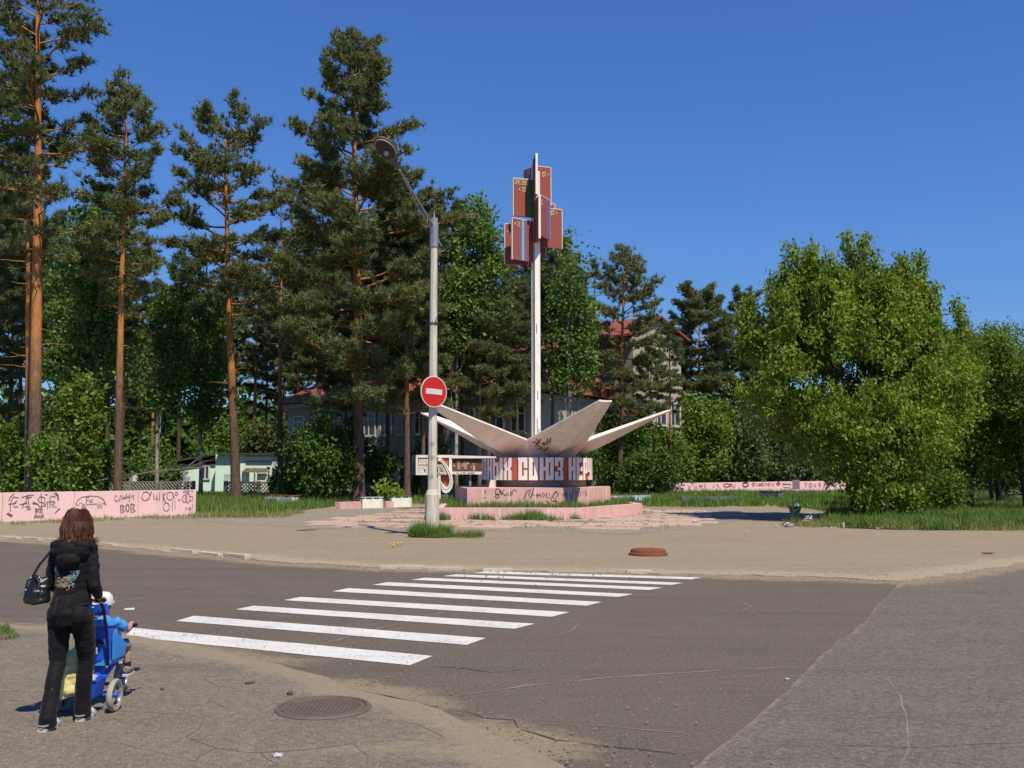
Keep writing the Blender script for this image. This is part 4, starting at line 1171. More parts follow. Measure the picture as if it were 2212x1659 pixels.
mb = MB(); mb.lathe([(0.44, -.03), (0.44, .015), (0.40, .03), (0.385, .095), (0.37, .10)], 48, p); mb.build('collar', M_rust, mr, True)
mb = MB(); mb.lathe([(0.37, .093), (0.36, .108), (0.30, .112), (0.0, .114)], 48, p); mb.build('lid', M_rust, mr, True)

# ------------------------------------------------------------------ benches and low kerb walls of the plaza
M_bwhite = pmat('bench_whitewash', (0.95, 0.92, 0.80), (0.80, 0.76, 0.64), 5, 0.9, 0.3, 25, stain=(0.35, 0.32, 0.25))
M_plankbrown = pmat('plank_brown', (0.34, 0.13, 0.05), (0.22, 0.09, 0.04), 4, 0.75, 0.2, 30)
M_plankgreen = pmat('plank_green', (0.045, 0.20, 0.10), (0.03, 0.13, 0.07), 4, 0.7, 0.2, 30)
M_plankblue = pmat('plank_pale', (0.50, 0.58, 0.64), (0.38, 0.44, 0.5), 4, 0.75, 0.2, 30)
M_plankteal = pmat('plank_teal', (0.03, 0.10, 0.085), (0.02, 0.07, 0.06), 4, 0.75, 0.2, 30)
M_bluewash = pmat('pale_blue_paint', (0.42, 0.62, 0.80), (0.66, 0.76, 0.80), 6, 0.9, 0.3, 25, stain=(0.10, 0.13, 0.2), stain_scale=(5, 5, 5))
M_slate = pmat('slate_blue_blocks', (0.24, 0.26, 0.36), (0.10, 0.10, 0.13), 9, 0.9, 0.5, 22, stain=(0.06, 0.055, 0.06), stain_scale=(8, 8, 8))
def bench(xl, xr, ytop, ybase, Yl, Yr, hblk, wood, stone, label, gap=0.07, dep=0.45, name='bench'):
    a = at(xl, ybase, Yl); b = at(xr, ybase, Yr); a.z = b.z = 0.05
    d = (b - a); L = d.length; d.normalize(); nn = Vector((-d.y, d.x, 0))
    if nn.y < 0: nn = -nn
    t = thing(name, (a + b) / 2, label, 'bench', 'plaza benches')
    an = math.atan2(d.y, d.x); c = (a + b) / 2 + nn * dep / 2
    mb = MB(); mb.box((c.x, c.y, .05 + hblk / 2 - .05), (L, dep, hblk + .1), an, 0.015); mb.build('plinth_block', stone, t)
    for i in range(3):
        q = c + d * (L * .36) * (i - 1)
        mb = MB(); mb.box((q.x, q.y, .05 + hblk + gap / 2), (0.07, dep * .9, gap), an); mb.build('bearer', stone, t)
    for i in range(3):
        q = c + nn * dep * (i - 1) * .34
        mb = MB(); mb.box((q.x, q.y, .05 + hblk + gap + .02), (L * 1.03, dep * .3, 0.04), an, 0.006); mb.build('plank', wood, t)
bench(572, 630, 1073, 1094, 55, 53.5, .46, M_plankbrown, M_bwhite, 'low bench with rust brown planks on a white block in tall grass')
bench(783, 828, 1075, 1099, 51, 51.5, .43, M_plankblue, M_bwhite, 'low bench with pale planks on a white block at the end of the pink kerb')
bench(846, 890, 1074, 1096, 52.5, 53, .45, M_plankgreen, M_bwhite, 'low bench with green planks on a white block left of the lamp post')
bench(1343, 1392, 1051, 1061, 82, 80, .40, M_plankgreen, M_bwhite, 'small far bench with green planks beyond the pale blue kerb right of the monument')
bench(1640, 1682, 1055, 1075, 62, 61, .52, M_plankteal, M_slate, 'dark teal bench with a grey block in the shade left of the green bin', dep=.6)
bench(1392, 1426, 1060, 1071, 72, 75, .36, M_plankblue, M_bluewash, 'small pale plank bench behind the end of the light blue kerb')
def kerbwall(segs, h, mat, label, pieces=1.3):
    P = [at(x, y, Y) for x, y, Y in segs]
    for q in P: q.z = 0.04
    t = thing('low_kerb_wall', P[0], label, 'low wall')
    for a, b in zip(P[:-1], P[1:]):
        d = b - a; L = d.length; n = max(1, int(L / pieces)); an = math.atan2(d.y, d.x)
        for i in range(n):
            c = a + d * (i + .5) / n
            mb = MB(); mb.box((c.x, c.y, h / 2 + .02), (L / n - .02, .3, h + .04 + rnd.uniform(-.01, .01)), an + rnd.uniform(-.01, .01), .012); mb.build('kerb_block', mat, t)
kerbwall([(545, 1098, 49.5), (622, 1098, 50)], .2, M_pinkdirty, 'overgrown pink kerb half hidden in grass in front of the brown bench')
kerbwall([(728, 1100, 50), (782, 1099, 51.4)], .33, M_pinkdirty, 'stained pink kerb joining the left end of the white bench')
kerbwall([(829, 1097, 52.2), (846, 1096, 52.6)], .30, M_pinkdirty, 'short pink kerb between the two white benches')
kerbwall([(1313, 1083, 62), (1404, 1081, 64)], .34, M_bluewash, 'light blue painted kerb with scribbles right of the monument plinth')
kerbwall([(1470, 1087, 58.5), (1550, 1085, 59.5), (1600, 1082, 61)], .36, M_slate, 'slate blue speckled kerb of blocks in front of the pink wall', .95)
kerbwall([(905, 1083, 62), (1000, 1081, 64)], .16, M_pinkdirty, 'low worn step in front of the white notice board')

# ------------------------------------------------------------------ litter bin and litter
M_bin = pmat('bin_green', (0.025, 0.105, 0.06), (0.018, 0.07, 0.042), 4, 0.6, 0.15, 20, 0.4)
M_bag = pmat('plastic_bag_white', (0.62, 0.63, 0.64), (0.4, 0.42, 0.45), 6, 0.5, 0.2, 20)
M_bagred = pmat('litter_red', (0.45, 0.06, 0.04), (0.5, 0.4, 0.35), 14, 0.5, 0.2, 20)
M_bagblue = pmat('litter_grey_blue', (0.32, 0.37, 0.46), (0.2, 0.24, 0.3), 8, 0.5, 0.2, 20)
bp = G(1716, 1132, .05)
lb = thing('litter_bin', bp, 'green conical litter bin hanging in a pipe frame at the grass edge', 'litter bin')
mb = MB(); mb.lathe([(0.09, .14), (0.235, .62), (0.245, .63), (0.228, .615), (0.085, .16)], 20, bp + Vector((0.03, 0, 0))); mb.build('cone', M_bin, lb, True)
for (dx, top) in ((-.12, 1.0), (.16, .98)):
    pass
mb = MB(); mb.tube([bp + Vector((-.10, -.24, -.02)), bp + Vector((-.10, -.24, .98)), bp + Vector((-.06, -.24, 1.04)), bp + Vector((.10, -.24, 1.04)), bp + Vector((.14, -.24, .98)), bp + Vector((.14, -.24, .6))], .026, 8)
mb.build('pipe_frame', M_bin, lb, True)
mb = MB(); mb.tube([bp + Vector((-.10, -.24, .45)), bp + Vector((0.03, -.2, .5)), bp + Vector((.14, -.24, .6))], .016, 6); mb.build('hanger', M_bin, lb)
def crumple(x, y, r, mat, label, z=.05, sc_=(1, .8, .7), seed=0, P=None, cat='litter'):
    p = P if P is not None else G(x, y, z)
    mb = MB(); mb.ell((0, 0, 0), (r * sc_[0], r * sc_[1], r * sc_[2]), 12, 8)
    vs = []
    for a in mb.v:
        k = noise.fractal(Vector(a) / r * 1.7 + Vector((seed * 3.7, seed, 0)), .6, 2, 3) * .55
        vs.append(tuple(p[i] + a[i] * (1 + k) + (r * sc_[2] * .8 if i == 2 else 0) for i in range(3)))
    mb.v = vs
    tag(mb.build('litter_bag' if r > .08 else 'litter', mat), label, cat)
crumple(0, 0, .15, M_bagblue, 'grey blue plastic bag bulging out of the green bin', P=bp + Vector((.07, -.02, .53)), seed=2)
crumple(1704, 1137, .14, M_bag, 'white crumpled bag lying left of the foot of the green bin', seed=3, sc_=(1.2, .8, .5))
crumple(1722, 1134, .08, M_bag, 'small white scrap right at the foot of the bin frame', seed=4, sc_=(1.3, .8, .4))
crumple(1740, 1132, .16, M_bagred, 'dark red and white wrapper heap right of the green bin', seed=5, sc_=(1.1, .8, .5))
crumple(1748, 1126, .17, M_bag, 'big white bag behind the red wrapper right of the green bin', seed=6)
crumple(1764, 1125, .16, M_bagred, 'rightmost red and white litter bag beside the green bin', seed=7)
crumple(1501, 1127, .09, M_bag, 'white scrap on the paving at the edge of the tree shade', seed=8, sc_=(1.4, .8, .4), z=.09)
crumple(1822, 1139, .075, M_bag, 'tiny white paper scrap upright by the grass edge right of the bin', seed=9, sc_=(.7, .7, 1.1))
for (x, y, s) in ((1786, 1140, 1), (1796, 1141, 2), (1803, 1140, 3), (1780, 1141, 4), (1896, 1142, 5), (1676, 1137, 6), (1612, 1150, 7)):
    crumple(x, y, .035, M_bag, 'tiny pale scrap scattered along the lawn edge', seed=10 + s, sc_=(1.3, .9, .5))
    bpy.context.scene.collection.objects[-1]['group'] = 'pale scraps along the lawn edge'
for (x, y, s) in ((2140, 1196, 1), (2160, 1197, 2), (300, 1132, 3)):
    pass
crumple(2135, 1196, .06, M_rust, 'rusty twig-like scrap on the verge near the right road edge', seed=31, sc_=(2.4, .6, .3), z=.045)
crumple(1700, 1470, .02, M_bag, 'tiny white scrap on the road near the asphalt seam', seed=32, z=.0)
crumple(600, 1635, .028, M_bag, 'pale pebble lying in the sidewalk crack near the bottom edge', seed=33, z=.022, sc_=(1.2, .8, .5))

# ------------------------------------------------------------------ buildings behind the trees
M_plaster = pmat('beige_plaster', (0.56, 0.48, 0.375), (0.48, 0.41, 0.32), 0.5, 0.9, 0.25, 12, stain=(0.42, 0.36, 0.28))
M_trim = pmat('plaster_trim', (0.47, 0.41, 0.32), (0.40, 0.35, 0.27), 1, 0.9, 0.2, 14)
M_roof = pmat('red_roof', (0.34, 0.095, 0.07), (0.25, 0.08, 0.06), 0.8, 0.7, 0.2, 10)
M_pane = pmat('window_glass', (0.03, 0.035, 0.04), (0.06, 0.07, 0.075), 1, 0.12, 0, spec=0.6)
M_wframe = pmat('white_window_frame', (0.72, 0.73, 0.75), (0.62, 0.62, 0.62), 2, 0.6, 0)
M_wframe2 = pmat('brown_window_frame', (0.15, 0.065, 0.04), None, 2, 0.7, 0)
M_mint = pmat('mint_plaster', (0.78, 0.98, 0.86), (0.70, 0.92, 0.80), 0.8, 0.9, 0.2, 12)
M_mintwhite = pmat('pale_mint_trim', (1.0, 1.05, 1.0), None, 1, 0.9, 0.2, 12)
M_slate2 = pmat('dark_roofing', (0.09, 0.075, 0.065), None, 2, 0.85, 0.2, 10)
M_oldplank = pmat('weathered_planks', (0.20, 0.15, 0.10), (0.12, 0.09, 0.065), 4, 0.9, 0.3, 20)
M_fence = pmat('fence_concrete', (0.30, 0.28, 0.25), (0.20, 0.185, 0.165), 2, 0.9, 0.3, 20)

class Facade:
    def __init__(s, a, b, par):
        s.a, s.b, s.par = Vector((a[0], a[1], 0)), Vector((b[0], b[1], 0)), par
        d = s.b - s.a; s.L = d.length; s.d = d.normalized()
        s.n = Vector((s.d.y, -s.d.x, 0))
        if s.n.y > 0: s.n = -s.n
        s.R = Matrix.Rotation(math.atan2(s.d.y, s.d.x), 3, 'Z')
    def bx(s, u, z, w, h, dep, out, name, mat, par=None):
        c = s.a + s.d * u + s.n * (out - dep / 2)
        mb = MB(); mb.box((c.x, c.y, z), (w, dep, h), s.R)
        return mb.build(name, mat, par or s.par)
    def u_at(s, x):        # where the sight line of column x meets the facade
        r = ray(x, 900); r = Vector((r.x, r.y))
        # a + d u = t r
        det = -s.d.x * r.y + s.d.y * r.x
        return (s.a.x * r.y - s.a.y * r.x) / det
    def window(s, u, z, w, h, frame):
        wdw = s.bx(u, z, w, h, 0.06, 0.05, 'window', M_pane)
        t = 0.11
        for du in (-w / 2 + t / 2, w / 2 - t / 2): s.bx(u + du, z, t, h, 0.08, 0.10, 'frame_stile', frame, wdw)
        for dz in (-h / 2 + t / 2, h / 2 - t / 2): s.bx(u, z + dz, w - 2 * t, t, 0.08, 0.098, 'frame_rail', frame, wdw)
        s.bx(u - w * .08, z, 0.09, h - 2 * t, 0.07, 0.097, 'mullion', frame, wdw)
        s.bx(u, z + h * .2, w - 2 * t, 0.07, 0.06, 0.094, 'transom', frame, wdw)
        s.bx(u, z - h / 2 - 0.06, w + 0.2, 0.09, 0.2, 0.17, 'sill', M_trim, wdw)
# left wing of the school
A = at(622, 900, 82); B = at(1150, 900, 68)
sch = thing('school_building', ((A.x + B.x) / 2, (A.y + B.y) / 2, 0), 'two storey beige plastered building with red roof half hidden by pines', 'building')
F = Facade(A, B, sch)
WH = 7.3
bc = -F.n * 12
mb = MB(); mb.prism([(A.x, A.y), (B.x, B.y), (B.x + bc.x, B.y + bc.y), (A.x + bc.x, A.y + bc.y)], -0.1, WH); mb.build('wall', M_plaster, sch)
mb = MB()
Ao, Bo = F.a + F.n * .7 - F.d * .7, F.b + F.n * .7 + F.d * .7
Ab, Bb = F.a + bc - F.n * .7 - F.d * .7, F.b + bc - F.n * .7 + F.d * .7
r0, r1 = (Ao + Ab) / 2 + F.d * 4, (Bo + Bb) / 2 - F.d * 2
z0, z1 = WH + .15, WH + 4.2
vs = [(*Ao[:2], z0), (*Bo[:2], z0), (*Bb[:2], z0), (*Ab[:2], z0), (*r0[:2], z1), (*r1[:2], z1)]
mb.add(vs, [(0, 1, 5, 4), (2, 3, 4, 5), (1, 2, 5), (3, 0, 4), (3, 2, 1, 0)]); mb.build('roof', M_roof, sch)
F.bx(F.L / 2, WH - .12, F.L + .8, .34, .7, .45, 'cornice', M_trim)
F.bx(F.L / 2, WH - .75, F.L + .1, .12, .2, .12, 'cornice_band', M_trim)
F.bx(F.L / 2, 3.9, F.L + .1, .16, .2, .09, 'string_course', M_trim)
for x in (648, 686, 726, 762, 800, 835, 872, 910, 990, 1030, 1075, 1120):
    u = F.u_at(x)
    F.window(u, 5.5, 1.25, 1.85, M_wframe)
    F.window(u, 2.05, 1.25, 1.75, M_wframe2 if x > 780 else M_wframe)
    F.bx(u + 1.0, 3.6, 0.35, 6.6, 0.12, 0.075, 'pilaster', M_trim)
# right block with gable
A2, B2, C2 = at(1210, 800, 88), at(1368, 800, 82), at(1471, 800, 85.5)
sb = thing('school_building', ((A2.x + C2.x) / 2, 86, 0), 'taller beige building with a red roof and gable seen behind pines right of the mast', 'building')
WH2 = at(1259, 741, 86).z
F2 = Facade(A2, B2, sb); F3 = Facade(B2, C2, sb)
bk = Vector((-1.5, 13, 0))
mb = MB(); mb.prism([(A2.x, A2.y), (B2.x, B2.y), (C2.x, C2.y), (C2.x + bk.x, C2.y + bk.y), (A2.x + bk.x, A2.y + bk.y)], -0.1, WH2); mb.build('wall', M_plaster, sb)
apex = at(1419, 688, 84)
g0, g1 = F3.a + F3.n * .02, F3.b + F3.n * .02
mb = MB(); mb.slab([Vector((g0.x, g0.y, WH2 - .5)), Vector((g1.x, g1.y, WH2 - 1.6)), Vector((g1.x, g1.y, WH2)), Vector((apex.x, (g0.y + g1.y) / 2, apex.z)), Vector((g0.x, g0.y, WH2))], -F3.n * .3); mb.build('gable', M_plaster, sb)
rb_ = Vector((apex.x, (g0.y + g1.y) / 2, apex.z)); ra_ = at(1225, 708, 92)
mb = MB()
e0 = F2.a + F2.n * .8 - F2.d * .5; e1 = F2.b + F2.n * .8 + F2.d * .3
vs = [(*e0[:2], WH2 + .05), (*e1[:2], WH2 + .05), tuple(rb_ + F3.n * .5), tuple(ra_), (C2.x + .8, C2.y - .3, WH2 + .02), (C2.x + bk.x, C2.y + bk.y, WH2 + .02)]
off_ = (0, 0, .16)
mb.slab([vs[0], vs[1], vs[2], vs[3]], off_); mb.slab([vs[2], vs[4], vs[5], vs[3]], off_); mb.build('roof', M_roof, sb)
F2.bx(F2.L / 2, WH2 - .25, F2.L + .4, .4, .6, .4, 'cornice', M_trim)
F2.bx(F2.L / 2, WH2 - 4.0, F2.L + .1, .18, .2, .1, 'string_course', M_trim)
F3.bx(F3.L / 2, WH2 - 4.0, F3.L + .1, .18, .2, .1, 'string_course', M_trim)
for (fa, xs) in ((F2, (1232, 1262)), (F3, (1392, 1428, 1458))):
    for x in xs:
        u = fa.u_at(x)
        for z in (WH2 - 6.3, WH2 - 10.2): fa.window(u, z, 1.2, 2.0, M_wframe)
mb = MB(); q = F2.a + F2.d * F2.u_at(1262) + F2.n * .12; mb.tube([(q.x, q.y, .2), (q.x, q.y, WH2 - .3)], .06, 6); mb.build('drainpipe', M_greyplaster, sb)
# aerial
p = at(1287, 700, 93); pt = at(1284, 598, 93)
an = thing('roof_aerial', (p.x, p.y, p.z - 1), 'thin dark television aerial mast rising above the red roof', 'aerial')
mb = MB(); mb.tube([(p.x, p.y, p.z - 1.2), tuple(pt)], .06, 6); mb.build('mast', M_crackdark, an)
mb = MB()
for (y, w) in ((612, .9), (632, 1.3), (640, .7)):
    q = at(1284.5, y, 93); mb.tube([q - Vector((w * .7, 0, -.05)), q + Vector((w * .9, 0, .08))], .03, 5)
mb.build('aerial_rod', M_crackdark, an); an.children[-1]['kind'] = 'stuff'

# mint house
hz = 94.0
def hp(x, y, Y=hz): return at(x * .2742, 909.6 + y * .2742, Y)
mh_ = thing('mint_house', hp(1750, 480), 'low mint green house with a flat dark roof seen beyond the lattice fence', 'house')
mh_.location.z = 0; ORIG[mh_].z = 0
def hbox(name, x0, y0, x1, y1, mat, dep=6.0, Y=hz, par=None, z0=None):
    a, b = hp(x0, y0, Y), hp(x1, y1, Y)
    zz0 = b.z if z0 is None else z0
    mb = MB(); mb.box(((a.x + b.x) / 2, Y + dep / 2, (a.z + zz0) / 2), (b.x - a.x, dep, a.z - zz0)); return mb.build(name, mat, par or mh_)
hbox('wall', 1297, 338, 1705, 500, M_mint, 6, hz + 1.5, z0=-.1)
hbox('wall', 1700, 262, 2145, 500, M_mint, 7, hz, z0=-.1)
hbox('corner_trim', 1297, 337, 1335, 500, M_mintwhite, .1, hz + 1.38, z0=-.1)
hbox('corner_trim', 1895, 262, 1930, 500, M_mintwhite, .1, hz - .12, z0=-.1)
hbox('cornice', 1925, 280, 2145, 312, M_mintwhite, .12, hz - .14)
hbox('cornice_band', 1930, 312, 2145, 318, M_slate2, .1, hz - .11)
hbox('cornice_band', 1297, 345, 1740, 352, M_slate2, .1, hz + 1.36)
mb = MB(); a, b, c = hp(1390, 322, hz), hp(1730, 258, hz - .6), hp(2150, 250, hz - .6)
mb.slab([hp(1270, 338, hz + .9), hp(1390, 318, hz + .9), hp(1730, 262, hz + .9), hp(1730, 254, hz + .9), hp(1390, 308, hz + .9), hp(1270, 332, hz + .9)], (0, 8, 0)); mb.build('roof', M_slate2, mh_)
mb = MB(); mb.slab([hp(1700, 262, hz - .6), hp(2155, 262, hz - .6), hp(2155, 250, hz - .6), hp(1720, 254, hz - .6)], (0, 8.5, 0)); mb.build('roof', M_slate2, mh_)
w = hbox('window', 1586, 360, 1645, 456, M_pane, .06, hz + 1.42)
for (x0, x1, y0, y1) in ((1578, 1590, 352, 462), (1641, 1652, 352, 462), (1590, 1641, 352, 362), (1590, 1641, 452, 462), (1612, 1619, 362, 452)):
    hbox('window_frame', x0, y0, x1, y1, M_wframe, .1, hz + 1.35, w)
w = hbox('window', 1360, 390, 1420, 460, M_pane, .06, hz + 1.42)
# lean-to porch
porch = thing('porch', hp(2010, 480, hz - 4), 'small porch with a sagging plank roof in front of the mint house', 'porch')
porch.location.z = 0; ORIG[porch].z = 0
for i in range(7):
    x0 = 1905 + i * 28
    mb = MB(); sk = rnd.uniform(-4, 4)
    mb.slab([hp(x0, 404 + sk, hz - 4), hp(x0 + 27, 404 + sk, hz - 4), hp(x0 + 60, 374 + sk, hz - 1.2), hp(x0 + 33, 374 + sk, hz - 1.2)], (0, 0, .06)); mb.build('roof_plank', M_oldplank, porch)
hbox('porch_wall', 2025, 412, 2095, 500, M_boardwhite, .15, hz - 3.6, porch, z0=-.05)
hbox('porch_wall', 1905, 402, 1960, 500, M_mint, .15, hz - 3.5, porch, z0=-.05)
for x in (2000, 2110): hbox('porch_post', x, 410, x + 8, 500, M_oldplank, .1, hz - 3.9, porch, z0=-.05)
rl = thing('railing', hp(1790, 480, hz - 3), 'thin metal railing in front of the mint house wall', 'railing')
for (x0, x1) in ((1765, 1830), (2100, 2190)):
    for x in range(x0, x1, 9): hbox('baluster', x, 425, x + 2, 482, M_steel, .04, hz - 3, rl)
    hbox('handrail', x0, 422, x1, 426, M_steel, .06, hz - 3.02, rl)
# white parked trailer-like box seen between trunks
wb = thing('white_board', at(847, 1040, 74), 'plain white board standing between pine trunks behind the lattice fence', 'board')
mb = MB(); a = at(830, 1015, 74); b = at(862, 1040, 74); mb.box(((a.x + b.x) / 2, 74, (a.z + b.z) / 2), (b.x - a.x, .1, a.z - b.z), None, .01); mb.build('panel', M_bwhite, wb)
mb = MB()
for k in (.15, .85): mb.tube([(a.x + (b.x - a.x) * k, 74.12, -.02), (a.x + (b.x - a.x) * k, 74.12, a.z - .05)], .04, 6)
mb.build('leg', M_greyplaster, wb); wb.children[-1].name = 'support_leg'

# lattice fence of concrete panels
lf = thing('lattice_fence', at(420, 1056, 78), 'grey concrete fence of diamond lattice panels behind the lawn', 'fence')
lf.location.z = 0; ORIG[lf].z = 0
fa, fb = at(215, 1050, 80), at(1010, 1050, 73); fa.z = fb.z = 0
d = fb - fa; L = d.length; d.normalize(); nn = Vector((d.y, -d.x, 0)); R = Matrix.Rotation(math.atan2(d.y, d.x), 3, 'Z')
npan = int(L / 2.6); pw = L / npan
def panel_mesh():
    mb = MB(); h0, h1 = .22, 1.02; w = pw - .3
    mb.box((0, 0, h0 - .06), (w, .09, .12)); mb.box((0, 0, h1 + .045), (w, .09, .09))
    cell = .29; hh = h1 - h0; n = int(w / cell)
    for i in range(-3, n + 1):
        for s in (1, -1):
            x0, x1 = -w / 2 + i * cell, -w / 2 + i * cell + hh
            if s < 0: p0, p1 = (x0, h1), (x1, h0)
            else: p0, p1 = (x0, h0), (x1, h1)
            if p1[0] < -w / 2 or p0[0] > w / 2: continue
            def clip(p, q):
                if p[0] < -w / 2: t = (-w / 2 - p[0]) / (q[0] - p[0]); p = (-w / 2, p[1] + t * (q[1] - p[1]))
                if q[0] > w / 2: t = (w / 2 - p[0]) / (q[0] - p[0]); q = (w / 2, p[1] + t * (q[1] - p[1]))
                return p, q
            p0, p1 = clip(p0, p1)
            mb.tube([(p0[0], 0.012 * s, p0[1]), (p1[0], 0.012 * s, p1[1])], .055, 4, False)
    return mb.mesh('lattice_panel')
pm = panel_mesh(); pm.materials.append(M_fence)
pom = MB().box((0, 0, .58), (.26, .24, 1.16), None, .02).mesh('post'); pom.materials.append(M_fence)
for i in range(npan + 1):
    q = fa + d * pw * i - ORIG[lf]
    o = bpy.data.objects.new('post', pom); COL.objects.link(o); o.parent = lf; o.location = q; o.rotation_euler = (0, 0, math.atan2(d.y, d.x))
    if i < npan and i != 3:
        o = bpy.data.objects.new('lattice_panel', pm); COL.objects.link(o); o.parent = lf; o.location = q + d * pw / 2; o.rotation_euler = (0, 0, math.atan2(d.y, d.x))

# ------------------------------------------------------------------ vegetation
def unit(a): return a / np.maximum(np.linalg.norm(a, axis=-1, keepdims=True), 1e-9)
def tuft_mesh(name, C, A, S, K, w, rs, spread=0.6):
    n = len(C)
    C = np.repeat(C, K, 0); A = np.repeat(A, K, 0); S = np.repeat(S, K)
    d = unit(A + rs.normal(0, spread, (n * K, 3)))
    p0 = C + rs.normal(0, 0.05, (n * K, 3)) * S[:, None]
    p1 = p0 + d * (S * rs.uniform(.65, 1.15, n * K))[:, None]
    sd = unit(np.cross(d, rs.normal(0, 1, (n * K, 3)))) * w * rs.uniform(.7, 1.3, n * K)[:, None]
    V = np.stack([p0 - sd, p0 + sd, p1], 1).reshape(-1, 3)
    F = np.arange(len(V)).reshape(-1, 3)
    return np_mesh(name, V, F)
def leaf_mesh(name, C, Lf, Wf, rs, droop=0.3, up=None):
    n = len(C)
    d = rs.normal(0, .7, (n, 3)); d[:, 2] -= droop
    if up is not None: d += up
    d = unit(d)
    L = Lf * rs.uniform(.6, 1.25, n)[:, None]; W = Wf * rs.uniform(.7, 1.2, n)[:, None]
    sd = unit(np.cross(d, rs.normal(0, 1, (n, 3))))
    nn = np.cross(d, sd)
    V = np.stack([C, C + d * L * .45 + sd * W * .5 + nn * W * .12, C + d * L, C + d * L * .45 - sd * W * .5 + nn * W * .12], 1).reshape(-1, 3)
    F = np.arange(len(V)).reshape(-1, 4)
    return np_mesh(name, V, F)
def fold(me, mats):
    me.materials.clear()
    for m in mats: me.materials.append(m)
    return me

def pine_parts(seed, H, crown0, prof, tr, lean=(0, 0), nb=60, tufts=1.0, ts=0.40, dead=6, K=14, bark=None, wob=0.12, bw=0.030, bias=None, flat=0.5):
    rs = np.random.RandomState(seed)
    npt = 16
    hs_ = np.linspace(0, 1, npt)
    ph = rs.uniform(0, 6, 4)
    def axis(t):
        return np.array([lean[0] * t + wob * math.sin(ph[0] + 3.1 * t) * t * 1.3, lean[1] * t + wob * math.sin(ph[1] + 2.7 * t) * t * 1.3, H * t])
    def rad(t): return tr * ((1 - t) ** 0.75 * .92 + .05) + tr * .45 * math.exp(-t * H / .55)
    mb = MB()
    ts_ = np.concatenate([[0, .012, .03], np.linspace(.06, 1, npt)])
    mb.tube([axis(t) - (np.array([0, 0, .15]) if t == 0 else 0) for t in ts_], [rad(t) for t in ts_], 10)
    C, A, S = [], [], []
    c0 = crown0 / H
    for i in range(nb):
        t = c0 + (0.985 - c0) * ((i + rs.uniform(0, 1)) / nb) ** 0.92
        f = (t - c0) / (1 - c0)
        R = np.interp(f, [p[0] for p in prof], [p[1] for p in prof])
        az = i * 2.39996 + rs.normal(0, .35)
        L = R * rs.uniform(.55, 1.12)
        if bias is not None:
            L *= 1 + bias[2] * max(0, math.cos(az - bias[0])) * math.exp(-((f - bias[1]) / .15) ** 2)
        if L < .25: L = .25
        el = math.radians(np.interp(f, [0, .35, .75, 1], [-12, 6, 20, 42]) + rs.normal(0, 9))
        h = np.array([math.cos(az), math.sin(az), 0])
        p = axis(t); path = [p]
        nseg = 5; e = el
        dirs = []
        for k in range(nseg):
            azk = az + rs.normal(0, .12)
            dv = np.array([math.cos(azk) * math.cos(e), math.sin(azk) * math.cos(e), math.sin(e)])
            p = p + dv * L / nseg; path.append(p); dirs.append(dv)
            e += math.radians(rs.normal(5, 6))
        r0 = min(rad(t) * .55, .018 + L * .016)
        mb.tube(path, [r0 * (1 - .8 * k / nseg) for k in range(nseg + 1)], 5, False)
        ns = max(4, int(round(L * 4.4)))
        for s in range(ns):
            u = rs.uniform(.30, 1.0) if L > 1 else rs.uniform(.1, 1)
            k = min(nseg - 1, int(u * nseg)); q = path[k] + (path[k + 1] - path[k]) * (u * nseg - k)
            sa = (1 if s % 2 else -1) * rs.uniform(.35, 1.2)
            c_, s_ = math.cos(sa), math.sin(sa)
            dv = dirs[k]
            sd = np.array([dv[0] * c_ - dv[1] * s_, dv[0] * s_ + dv[1] * c_, abs(dv[2]) * .5 + rs.uniform(-.05, .35)])
            sl = L * rs.uniform(.16, .36) * (1.15 - .5 * u) + .25
            e1 = q + sd * sl
            if L > 1.2: mb.tube([q, e1], [r0 * .35, r0 * .15], 3, False)
            nt_ = max(2, int(round(sl * 8.5 * tufts)))
            for w in range(nt_):
                v = rs.uniform(.25, 1.05)
                c = q + sd * sl * v + rs.normal(0, .17, 3) * np.array([1, 1, flat])
                C.append(c); A.append(unit(sd * .7 + np.array([0, 0, .55]))); S.append(ts * rs.uniform(.7, 1.15))
        for w in range(4):
            C.append(path[-1] + rs.normal(0, .1, 3)); A.append(unit(dirs[-1] + np.array([0, 0, .5]))); S.append(ts)
    # leader
    for w in range(int(14 * tufts)):
        t = rs.uniform(.95, 1.0); C.append(axis(t) + rs.normal(0, .12, 3)); A.append(np.array([0, 0, 1.])); S.append(ts)
    for i in range(dead):
        t = rs.uniform(.25, max(.3, c0)); az = rs.uniform(0, 6.28); L = rs.uniform(.4, 2.0)
        p = axis(t); path = [p]
        for k in range(4):
            p = p + np.array([math.cos(az + rs.normal(0, .3)), math.sin(az + rs.normal(0, .3)), rs.uniform(-.25, .35)]) * L / 4; path.append(p)
        mb.tube(path, [.035, .028, .02, .014, .006], 5, False)
    trunk = mb.mesh('trunk', (0, 0, 0), True)
    crown = tuft_mesh('crown', np.array(C), np.array(A), np.array(S), K, bw, rs, .75)
    return trunk, crown
def place_tree(name, loc, trunk, crown, mt, mc, label, cat, group, rot=0, scale=1):
    t = thing(name, loc, label, cat, group)
    for nm, me, m in (('trunk', trunk, mt), ('crown', crown, mc)):
        if me is None: continue
        if not me.materials: me.materials.append(m)
        o = bpy.data.objects.new(nm, me); COL.objects.link(o); o.parent = t
        if nm == 'crown': o['kind'] = 'stuff'
    t.rotation_euler = (0, 0, rot); t.scale = (scale,) * 3 if not isinstance(scale, tuple) else scale
    return t
VAR = []
